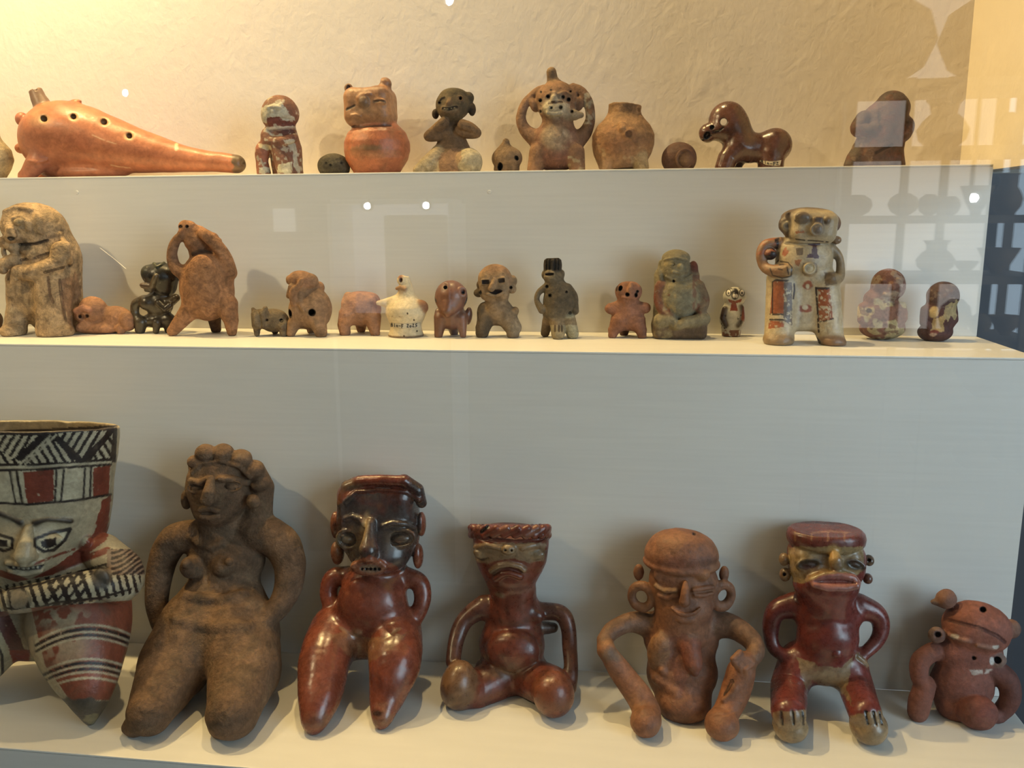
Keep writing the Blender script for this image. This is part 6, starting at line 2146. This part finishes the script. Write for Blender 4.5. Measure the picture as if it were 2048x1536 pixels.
def top_ocarina():
    F = Fig('ocarina', 250, 345, H1, y0=D1 + 0.052, vox=1.7, base=(206, 116, 66), wob=1.2, fine=0.3)
    F.dk = 10
    b = lambda u, w=0: F.fv(u, w, 0)
    F.cap([(106, 276, 0, 58), (134, 272, 0, 68), (190, 282, 0, 60), (250, 296, 0, 48), (310, 308, 0, 37), (370, 318, 0, 26), (430, 324, 0, 20), (474, 328, 0, 18)], k=8, sub=3)
    F.ell(105, 281, 4, 62, 64, 60, k=10)
    F.cap([(88, 216, 4, 18), (78, 198, 4, 16), (72, 184, 4, 14)], k=5, part='spout', c=(150, 112, 84))
    F.cut(71, 178, 4, (-0.35, -0.1, 1), ext=26, k=2)
    F.hole(70, 178, 3, 6, c=(70, 46, 34))
    F.ell(44, 239, 14, 12, 14, 13, k=4, part='nose', c=(196, 112, 72))
    F.ell(42, 297, 12, 11, 11, 13, k=5, part='lip')
    F.ell(152, 203, -10, 12, 5, 8, k=4, part='ear')
    # front foot
    F.cap([(86, 308, 40, 22), (74, 324, 48, 20), (56, b(56, 50) - 10, 50, 14), (46, b(46, 52) - 6, 52, 10)], k=6, sub=2, part='foot', c=(196, 112, 72))
    F.line([(58, 322), (74, 324), (92, 320)], 4, lift=0, k=3, part='foot')
    F.cap([(96, 308, -40, 22), (86, b(86, -46) - 8, -46, 16)], k=6, part='foot:2')
    F.ell(170, b(170) - 12, 0, 90, 16, 40, k=12)
    for u, v, r in ((88, 238, 6.5), (147, 234, 6.2), (208, 244, 6.2), (259, 272, 6.2)):
        F.pell(u, v, r * 1.7, r * 1.5, (226, 170, 110), soft=0.3)
        F.hole(u, v, r, 16, c=(22, 14, 10))
    F.hole(487, 325, 3.5, 10, c=(24, 16, 12), rv=7, rot=-25)
    F.paint(lambda U, V, p: np.clip((U - 463 - 5 * vnoise(p, 8)) / 4, 0, 1), (120, 92, 60), front=False)
    F.pell(82, 238, 22, 14, (230, 176, 116), soft=0.6, amt=0.5)
    F.pline([(185, 270), (205, 279), (232, 288)], 2.5, (232, 170, 116), wear=0.4)
    F.pline([(222, 330), (240, 334), (260, 336)], 2.5, (236, 176, 120), wear=0.4)
    F.pell(353, 293, 4, 7, (240, 196, 140), rough=0.4)
    F.pell(110, 262, 90, 20, (150, 82, 50), rot=8, soft=0.8, amt=0.35, rough=0.4)
    F.pell(280, 300, 60, 16, (160, 80, 44), rot=-18, soft=0.8, amt=0.35, rough=0.4)
    m = clay('burnished_orange_clay', 0.42, 0.24, 0.08, 0.45, seed=61, speck=0.15, patches=(((176, 88, 46), 30, 0.5, 0.68, 0.5),))
    F.build(m, 'large burnished orange ocarina with a spout, finger holes and tapering tail', 'ocarina', GT)


def top_ape():
    F = Fig('seated_monkey', 560, 345, H1, y0=D1 + 0.045, vox=1.3, base=(150, 92, 64))
    X = lambda x: 490 + x / 9.04
    Y = lambda y: 180 + y / 9.04
    b = lambda u, w=0: F.fv(u, w, 0)
    F.ell(560, 225, 0, 37, 33, 32, k=6, part='head')
    F.ell(545, 232, 14, 22, 24, 20, k=6, part='head')
    F.ell(585, 228, -6, 12, 20, 16, k=4, part='head', c=(118, 66, 48))
    F.cap([(566, 262, -4, 26), (572, 300, -8, 32), (576, b(576, -8) - 8, -8, 30)], k=8)
    F.cap([(546, 262, 4, 14), (536, 272, 12, 14), (542, 284, 20, 12), (568, 282, 26, 10), (588, 276, 16, 9)], k=4, sub=2, part='arm:1')
    F.line([(534, 258), (556, 256), (588, 252)], 3, lift=0.5, k=2, part='collar', c=(206, 180, 150))
    F.cap([(540, 288, 6, 18), (526, 302, 14, 16), (524, 322, 16, 12), (528, b(528, 18) - 5, 18, 14)], k=5, sub=2, part='leg:1', c=(168, 96, 66))
    F.cap([(558, 298, 18, 16), (562, 318, 24, 15), (570, b(570, 28) - 6, 28, 15)], k=5, sub=2, part='leg:2')
    F.line([(536, 216), (548, 213), (560, 216)], 4, lift=0, k=3, part='brow')
    F.bump(545, 222, 5, 4, 4, k=2, part='eye:1')
    F.bump(561, 211, 5, 4, 4, k=2, part='eye:2')
    F.groove([(534, 240), (550, 236), (570, 238), (590, 240)], 1.8, 1.4)
    W, BR, RD = (200, 184, 156), (106, 66, 46), (156, 78, 52)
    F.ppoly([(X(300), Y(330)), (X(400), Y(280)), (X(600), Y(200)), (X(700), Y(240)), (X(740), Y(360)), (X(930), Y(550)), (X(680), Y(550)), (X(620), Y(470)), (X(470), Y(480)), (X(400), Y(500)), (X(390), Y(600)), (X(310), Y(580))], W, rough=3)
    F.pnoise((110, 88, 66), 9, 0.1, 0.3, 0.7, lambda U, V, p: np.exp(-(((U - 546) / 14) ** 2 + ((V - 218) / 14) ** 2) ** 2))
    F.ppoly([(X(400), Y(500)), (X(620), Y(480)), (X(650), Y(555)), (X(930), Y(555)), (X(900), Y(650)), (X(430), Y(660))], (136, 64, 46), rough=1.5)
    F.ppoly([(X(560), Y(740)), (X(900), Y(700)), (X(900), Y(880)), (X(700), Y(860))], (112, 56, 40), rough=1.5)
    F.ppoly([(X(700), Y(900)), (X(880), Y(890)), (X(960), Y(1200)), (X(1000), Y(1480)), (X(900), Y(1480)), (X(850), Y(1100))], W, rough=3, amt=0.9)
    F.ppoly([(X(590), Y(1350)), (X(850), Y(1290)), (X(850), Y(1500)), (X(590), Y(1500))], (214, 196, 156), rough=2)
    F.ppoly([(X(250), Y(1390)), (X(460), Y(1400)), (X(450), Y(1500)), (X(250), Y(1500))], W, rough=2)
    F.ppoly([(X(230), Y(960)), (X(450), Y(1000)), (X(480), Y(1080)), (X(400), Y(1100)), (X(250), Y(1030))], (206, 176, 130), rough=2)
    F.pnoise((196, 176, 146), 9, 0.22, 0.32, 0.8)
    F.build(clay('ape_clay', 0.62, 0.36, 0.50, 0.35, seed=62, speck=0.12), 'red-brown seated monkey figurine with peeling white paint, next to the ocarina tail', 'figurine', GT)


def top_stone():
    F = Fig('clay_ball', 667, 343, H1, y0=D1 + 0.045, vox=1.4, base=(104, 90, 68))
    F.ell(667, 331, 0, 31, 23, 26)
    F.box(668, 334, 0, 29, 18, 22, r=14, k=6)
    F.hole(661, 330, 1.6, 4, c=(50, 40, 30))
    F.hole(683, 326, 1.4, 4, c=(50, 40, 30))
    F.hole(652, 326, 1.4, 4, c=(50, 40, 30))
    F.build(clay('stone_clay', 0.82, 0.47, 0.60, 0.25, seed=63, speck=0.4), 'small dark grey pebble-like clay rattle against the cat-faced jar', 'rattle', GT)


def top_cat_jar():
    F = Fig('effigy_jar', 752, 342, H1, y0=D1 + 0.048, vox=1.5, base=(190, 126, 74), wob=1.0)
    b = F.fv(752, 0, 0)
    ORG = (196, 104, 54)
    F.lathe(754, 0, [(246, 38), (254, 46), (266, 58), (284, 65), (302, 66), (320, 62), (336, 52), (b + 2, 44)], asp=0.85, k=6, c=ORG)
    F.part = 'head'
    F.box(741, 215, 2, 48, 38, 40, r=20, k=8, rot=2)
    F.ell(743, 232, 2, 48, 22, 40, k=8)
    F.cap([(702, 190, 4, 10), (697, 176, 6, 8)], k=4, part='ear:1', c=(150, 100, 60))
    F.ell(697, 176, 12, 3.5, 6, 5, op='sub', k=1.5, c=(90, 60, 40))
    F.cap([(766, 180, 4, 16), (770, 168, 4, 13)], k=6, part='ear:2', c=(160, 104, 66))
    F.ell(735, 166, 0, 30, 13, 60, op='sub', k=5)
    F.ell(700, 215, 30, 10, 6, 6, rot=-18, k=3, part='eye:1')
    F.groove([(693, 219), (702, 215), (709, 211)], 1.6, 2, c=(90, 60, 40))
    F.bump(760, 203, 15, 7, 5, sink=0.4, rot=-4, k=2, part='eye:2')
    F.groove([(747, 203), (760, 201), (773, 203)], 1.6, 2, c=(110, 74, 48))
    F.bump(728, 203, 11, 12, 9, sink=0.1, k=3, part='nose', c=(130, 92, 62))
    F.line([(716, 196), (724, 190), (740, 188)], 3, lift=0, k=3)
    F.line([(704, 231), (712, 229), (720, 232)], 3, lift=0, k=2, part='mouth')
    F.part = 'body'
    F.groove([(702, 253), (722, 254), (750, 252), (782, 251)], 1.8, 1.2, c=(120, 70, 42))
    F.pell(740, 178, 34, 12, (150, 100, 72), soft=0.5, amt=0.8, rough=0.4)
    F.pell(742, 296, 24, 6, (130, 104, 66), soft=0.5, amt=0.8, rough=0.5)
    F.pell(740, 307, 40, 9, (196, 136, 84), soft=0.6, amt=0.5, rough=0.4)
    F.pell(715, 268, 22, 12, (214, 130, 76), soft=0.6, amt=0.5)
    F.pell(770, 262, 20, 12, (150, 74, 44), soft=0.7, amt=0.5, rough=0.4)
    F.pell(728, 220, 26, 16, (172, 124, 78), soft=0.6, amt=0.5, rough=0.4)
    F.build(clay('orange_jar_clay', 0.42, 0.30, 0.16, 0.45, seed=64, speck=0.2, patches=(((160, 110, 62), 50, 0.52, 0.66, 0.4),)), 'round orange jar with a square cat-eared face on its neck', 'jar', GT)


def top_chin_hands():
    F = Fig('seated_figurine', 903, 342, H1, y0=D1 + 0.048, vox=1.35, base=(134, 98, 64), wob=0.9)
    b = lambda u, w=0: F.fv(u, w, 0)
    PL = (196, 172, 132)
    F.lathe(905, 0, [(236, 17), (250, 19), (270, 24), (290, 33), (310, 44), (330, 54), (b(905) + 2, 58)], asp=0.75, k=5)
    F.ell(938, b(938, 24) - 22, 24, 27, 27, 24, k=5, part='leg:1', c=PL)
    F.cap([(878, 310, 16, 18), (852, 332, 28, 16), (838, b(838, 34) - 6, 34, 12)], k=7, part='leg:2', c=(178, 150, 112))
    F.part = 'head'
    F.ell(906, 210, 2, 35, 30, 30, k=5, c=(112, 90, 60))
    F.ell(902, 222, 12, 24, 20, 22, k=6, c=(122, 96, 64))
    F.ell(908, 190, 0, 26, 13, 25, k=6, c=(98, 82, 56))
    F.ell(871, 228, 2, 7, 10, 9, k=3, part='ear:1', c=(86, 64, 44))
    F.ell(938, 196, -2, 10, 12, 10, k=5, part='ear:2', c=(92, 74, 50))
    F.ell(944, 219, 0, 8, 13, 9, k=4, part='ear:2', c=(86, 64, 46))
    F.ell(899, 219, 28, 17, 10, 8, k=5, part='muzzle')
    F.groove([(886, 217), (898, 218), (914, 214)], 2.2, 2.6, c=(60, 42, 30))
    for u in (890, 896, 903, 909):
        F.bump(u, 217, 2.2, 2.6, 2.5, sink=0.1, k=0.8, part='tooth:%d' % u, c=(186, 170, 130))
    F.cap([(900, 200, 28, 5), (898, 207, 33, 6)], k=3, part='nose')
    F.groove([(880, 202), (883, 198), (888, 196)], 2, 2, c=(60, 44, 30))
    F.hole(879, 206, 2.5, 5, c=(40, 28, 20))
    F.tor(921, 197, F.snap([(921, 197)])[0] - 0.5, 5, 1.8, k=1.2, part='eye:2')
    F.hole(921, 197, 2.2, 5, c=(40, 28, 20))
    F.part = 'body'
    F.cap([(894, 262, 12, 12), (872, 272, 16, 10), (856, 272, 18, 9), (872, 258, 22, 10), (888, 246, 24, 11)], k=4, sub=2, part='arm:1', c=(140, 102, 66))
    F.cap([(920, 262, 12, 12), (940, 268, 16, 10), (954, 266, 18, 9), (942, 256, 22, 10), (926, 250, 24, 11)], k=4, sub=2, part='arm:2', c=(140, 102, 66))
    F.ppoly([(872, 318), (905, 296), (924, 300), (916, 345), (870, 345)], (170, 122, 84), amt=0.7, rough=4)
    F.paint(lambda U, V, p: np.clip((318 - U * 0.0 - V + 0.3 * (U - 880)) / -8, 0, 1) * (U < 878), (184, 158, 118), amt=0.8)
    F.build(clay('chin_hands_clay', 0.77, 0.40, 0.50, 0.3, seed=65, speck=0.3), 'brown monkey-faced figurine with hands at its chin and pale worn knees', 'figurine', GT)


def top_whistle():
    F = Fig('ball_whistle', 1013, 338, H1, y0=D1 + 0.045, vox=1.2, base=(154, 118, 82))
    b = F.fv(1013, 0, 0)
    F.ell(1014, 317, 0, 31, 24, 27, k=5)
    F.cap([(1010, 300, 2, 14), (1012, 284, 4, 7)], k=7, part='spout')
    F.ell(1013, b - 8, 0, 26, 12, 22, k=6)
    F.hole(1001, 333, 5, 12, c=(26, 18, 14), rv=8, rot=-10)
    F.hole(1033, 316, 3, 8, c=(36, 26, 20), rv=4, rot=30)
    F.build(clay('ball_whistle_clay', 0.82, 0.40, 0.50, 0.2, seed=66), 'small tan ball whistle with a short stem, at the foot of the arms-raised monkey', 'whistle', GT)


def top_arms_up():
    F = Fig('monkey_figurine', 1112, 338, H1, y0=D1 + 0.048, vox=1.4, base=(160, 112, 76), wob=0.9)
    b = lambda u, w=0: F.fv(u, w, 0)
    X = lambda x: 1030 + x / 6.83
    Y = lambda y: 120 + y / 6.83
    F.ell(1112, 285, 0, 50, 40, 40, k=8, c=(152, 100, 72))
    F.ell(1112, 312, 0, 52, 30, 38, k=8, c=(140, 88, 64))
    F.cap([(1078, 305, 16, 20), (1070, b(1070, 20) - 6, 20, 15)], k=7, part='leg:1')
    F.cap([(1150, 305, 16, 20), (1154, b(1154, 20) - 6, 20, 16)], k=7, part='leg:2')
    F.cap([(1115, 262, 0, 34), (1115, 246, 0, 32)], k=8)
    F.ell(1110, 276, 28, 28, 24, 16, rot=0, k=6, part='chest', c=(176, 140, 106))
    F.part = 'head'
    F.ell(1113, 200, 0, 42, 36, 36, k=6)
    F.ell(1114, 222, 10, 36, 22, 28, k=8)
    F.ell(1110, 217, 30, 23, 17, 14, k=6, part='muzzle', c=(186, 164, 132))
    F.cap([(1110, 172, -2, 16), (1105, 158, 0, 11), (1103, 144, 2, 10)], k=7, part='topknot', c=(150, 114, 78))
    F.ell(1069, 211, 6, 9, 14, 8, rot=25, k=3, part='ear:1')
    F.ell(1158, 208, 4, 9, 14, 8, rot=-10, k=3, part='ear:2')
    F.cap([(1132, 228, 20, 12), (1150, 230, 20, 10), (1162, 230, 18, 6)], k=5, part='jaw', c=(166, 140, 108))
    F.line([(1092, 192), (1102, 186), (1110, 188)], 3, lift=0, k=2)
    F.line([(1118, 188), (1130, 184), (1142, 190)], 3, lift=0, k=2)
    F.cap([(1108, 188, 33, 4), (1107, 196, 38, 6), (1108, 202, 38, 6)], k=3, part='nose', c=(196, 170, 136))
    for u, v, r in ((1081, 201, 3.4), (1096, 193, 3.6), (1126, 194, 3.2), (1137, 199, 3.8), (1103, 216, 3.4), (1122, 215, 4), (1144, 223, 2.8), (1081, 223, 2.4), (1102, 180, 1.6), (1082, 184, 1.4), (1141, 183, 1.4)):
        F.hole(u, v, r * 0.8, 7, c=(44, 30, 24))
    F.groove([(1098, 206), (1108, 204), (1124, 204)], 1.6, 1.6, c=(90, 60, 46))
    F.line([(1096, 226), (1108, 228), (1122, 226)], 4, lift=0, k=2, part='muzzle', c=(186, 166, 136))
    F.part = 'body'
    F.cap([(1072, 278, 6, 18), (1052, 262, 6, 13), (1042, 238, 6, 10), (1050, 208, 2, 9), (1072, 186, -4, 9), (1086, 178, -6, 8)], k=5, sub=3, part='arm:1')
    F.cap([(1156, 280, 4, 18), (1172, 262, 4, 13), (1181, 236, 4, 10), (1176, 204, 0, 10), (1160, 182, -4, 10), (1146, 174, -6, 8)], k=5, sub=3, part='arm:2', c=(140, 98, 68))
    W = (196, 176, 146)
    F.pnoise(W, 14, -0.1, 0.15, 0.75, lambda U, V, p: np.exp(-(((U - 1116) / 34) ** 2 + ((V - 212) / 24) ** 2) ** 2))
    F.pnoise((190, 160, 126), 16, -0.2, 0.1, 0.7, lambda U, V, p: np.exp(-(((U - 1114) / 30) ** 2 + ((V - 276) / 26) ** 2) ** 2))
    F.pnoise((180, 164, 138), 10, 0.05, 0.2, 0.7, lambda U, V, p: (U > 1168) * (V < 250) * 1.0)
    F.pnoise((190, 164, 120), 8, 0.1, 0.3, 0.7, lambda U, V, p: (V > 312) * (U > 1135) * 1.0)
    F.build(clay('arms_up_clay', 0.72, 0.38, 0.50, 0.3, seed=67, speck=0.25), 'brown monkey figurine with a topknot and both arms raised to its head', 'figurine', GT)


def top_jar():
    F = Fig('footed_jar', 1245, 336, H1, y0=D1 + 0.048, vox=1.5, base=(172, 124, 80), wob=1.2)
    b = lambda u, w=0: F.fv(u, w, 0)
    F.lathe(1248, 0, [(206, 33), (214, 32), (228, 33), (238, 40), (252, 52), (270, 61), (290, 62), (308, 57), (b(1248) - 6, 44)], asp=0.85, lean=-0.06, k=4)
    F.lathe(1251, 0, [(196, 28), (210, 28), (228, 28), (240, 34), (262, 46)], asp=0.85, op='sub', k=2, c=(110, 76, 48))
    F.cut(1254, 210, 0, (0.07, 0.05, 1), ext=60, k=2)
    F.bump(1257, 268, 14, 13, 11, sink=0.2, k=5, part='spout_stub')
    F.ell(1258, 268, F.snap([(1258, 268)])[0] + 1, 7, 7, 5, op='sub', k=2, c=(120, 84, 54))
    F.cap([(1245, 256, 50, 8), (1243, 248, 46, 6)], k=5, part='spout_stub')
    F.cap([(1218, 318, 20, 18), (1214, b(1214, 24) - 6, 24, 15)], k=6, part='foot:1', c=(176, 132, 92))
    F.cap([(1280, 316, 26, 16), (1283, b(1283, 30) - 6, 30, 15)], k=5, part='foot:2', c=(190, 156, 108))
    F.cap([(1248, 318, -30, 16), (1248, b(1248, -34) - 6, -34, 12)], k=6, part='foot:3')
    F.pell(1230, 285, 40, 24, (180, 110, 66), soft=0.8, amt=0.5, rough=0.5)
    F.pnoise((196, 156, 110), 14, 0.15, 0.4, 0.7, lambda U, V, p: (V > 290) * 1.0)
    F.build(clay('footed_jar_clay', 0.72, 0.38, 0.50, 0.3, seed=68, speck=0.25), 'tan footed jar with a straight neck and broken front boss', 'jar', GT)


def top_disc():
    F = Fig('ball_rattle', 1358, 335, H1, y0=D1 + 0.045, vox=1.2, base=(112, 72, 56), wob=0.5)
    F.ell(1358, 318, 0, 35, 33, 28)
    F.ell(1368, 318, 16, 22, 22, 15, k=3, part='disc')
    F.tor(1369, 318, F.snap([(1369, 318)])[0] - 2, 16, 2.2, yaw=12, k=1.5, part='disc', asp=1.1)
    F.pell(1368, 320, 13, 14, (150, 106, 66), soft=0.6, amt=0.8, rough=0.3)
    F.build(clay('dark_disc_clay', 0.67, 0.32, 0.35, 0.35, seed=69), 'dark brown ball rattle with a raised disc, between the jar and the animal', 'rattle', GT)


def top_quadruped():
    F = Fig('animal_figurine', 1490, 333, H1, y0=D1 + 0.048, vox=1.3, base=(112, 66, 48), wob=0.4, fine=0.3)
    F.dk = 8
    b = lambda u, w=0: F.fv(u, w, 0)
    F.part = 'head'
    F.ell(1455, 241, 0, 37, 37, 30, k=8)
    F.ell(1446, 260, 4, 30, 22, 25, k=8)
    F.ell(1414, 267, 6, 16, 18, 16, rot=20, k=5, part='muzzle')
    F.cap([(1436, 260, 4, 20), (1420, 263, 6, 16)], k=5)
    F.part = 'body'
    F.cap([(1468, 258, 0, 33), (1482, 286, 0, 31), (1500, 296, 0, 27)], k=10, sub=2)
    F.cap([(1496, 296, 0, 27), (1530, 294, 0, 28)], k=10)
    F.ell(1549, 291, 0, 34, 34, 33, k=8)
    F.cap([(1476, 294, 10, 27), (1456, 316, 16, 20), (1449, b(1449, 20) - 4, 20, 19)], k=10, part='leg:1')
    F.cap([(1482, 294, -14, 24), (1462, b(1462, -22) - 4, -22, 17)], k=8, part='leg:2')
    F.cap([(1543, 308, 12, 26), (1541, b(1541, 14) - 3, 14, 25)], k=8, part='leg:3')
    F.cap([(1548, 310, -16, 20), (1546, b(1546, -18) - 4, -18, 18)], k=8, part='leg:4')
    # eye pierced right through
    F.cap([(1447, 244, 60, 8), (1447, 244, 0, 6.5), (1449, 243, -60, 7)], op='sub', k=2, c=(34, 20, 16))
    F.hole(1424, 255, 4, 8, c=(30, 18, 14))
    F.hole(1414, 271, 6, 9, c=(40, 26, 20), rv=8, rot=-25)
    F.groove([(1404, 280), (1414, 277), (1422, 270)], 1.6, 1.8, c=(40, 24, 18))
    F.groove([(1426, 264), (1438, 262), (1446, 256)], 1.6, 1.4, c=(60, 36, 28))
    F.pell(1455, 230, 18, 18, (140, 84, 62), soft=0.8, amt=0.4, rough=0.3)
    m = clay('burnished_brown_clay', 0.25, 0.34, 0.07, 0.55, coat=0.15, seed=70, speck=0.1, patches=(((84, 60, 48), 60, 0.52, 0.66, 0.6), ((132, 62, 44), 60, 0.6, 0.7, 0.5)))
    r = F.build(m, 'burnished dark brown animal with a pierced eye, round rump and paper label', 'figurine', GT)
    paper_label(F, r, [(1520, 320), (1538, 322.5), (1552, 322), (1563, 320)], [(1519, 323), (1532, 330), (1550, 332), (1560, 331)], 'Bln-F2', [(1522, 325), (1540, 330)], (1559, 329.5), 5.5, PAPER, INK)


def top_dark_seated():
    F = Fig('seated_figurine', 1755, 331, H1, y0=D1 + 0.048, vox=1.35, base=(112, 78, 64), wob=1.2)
    b = lambda u, w=0: F.fv(u, w, 0)
    X = lambda x: 1690 + x / 9.03
    Y = lambda y: 170 + y / 9.03
    F.cap([(1782, 218, 0, 30), (1768, 250, 0, 40), (1758, 285, 0, 44), (1752, 310, 0, 46)], k=8, sub=2)
    F.ell(1784, 214, 0, 30, 30, 28, k=8, part='head', c=(98, 76, 62))
    F.ell(1800, 218, 6, 18, 20, 18, k=6, part='head', c=(92, 72, 60))
    F.cap([(1806, 208, 8, 9), (1813, 213, 10, 5)], k=5, part='nose')
    F.cap([(1800, 228, 12, 10), (1802, 236, 12, 9)], k=5, part='head')
    F.ell(1750, 236, 4, 24, 34, 24, rot=-30, k=8)
    F.cap([(1728, 238, 12, 16), (1716, 258, 20, 15), (1736, 262, 28, 14), (1752, 258, 30, 11)], k=5, sub=2, part='arm:1', c=(100, 70, 52))
    F.cap([(1804, 242, 6, 15), (1816, 252, 12, 13), (1808, 270, 20, 12), (1790, 276, 26, 11)], k=5, sub=2, part='arm:2', c=(112, 76, 70))
    F.cap([(1760, 298, 22, 10), (1780, 286, 28, 8), (1800, 288, 22, 8)], k=4, sub=2, part='leg:1', c=(106, 66, 58))
    F.cap([(1790, 300, 18, 16), (1792, 318, 22, 17), (1794, b(1794, 22) - 6, 22, 16)], k=6, part='leg:2')
    F.cap([(1722, 300, 8, 18), (1710, 318, 14, 16), (1702, b(1702, 16) - 5, 16, 14)], k=7, part='leg:3', c=(104, 80, 62))
    F.ell(1764, b(1764, 28) - 12, 28, 15, 14, 14, k=5, part='foot', c=(162, 122, 84))
    F.groove([(1752, 306), (1770, 296), (1784, 290)], 1.8, 1.6, c=(70, 44, 38))
    F.groove([(1758, 226), (1760, 246), (1764, 262)], 2, 1.6, c=(80, 54, 42))
    F.pnoise((150, 116, 88), 12, 0.18, 0.34, 0.6, lambda U, V, p: (U < 1745) * (V > 268) * 1.0)
    F.pnoise((130, 72, 50), 14, 0.1, 0.3, 0.5)
    F.build(clay('dark_seated_clay', 0.62, 0.38, 0.40, 0.35, seed=71, speck=0.15), 'dark brown hunched seated figurine alone near the right end of the top step', 'figurine', GT)


for f in (top_edge, top_ocarina, top_ape, top_stone, top_cat_jar, top_chin_hands, top_whistle, top_arms_up, top_jar, top_disc, top_quadruped, top_dark_seated):
    f()
for t in STAT:
    print('STAT', *t)
print('TRIS', sum(t[1] for t in STAT))
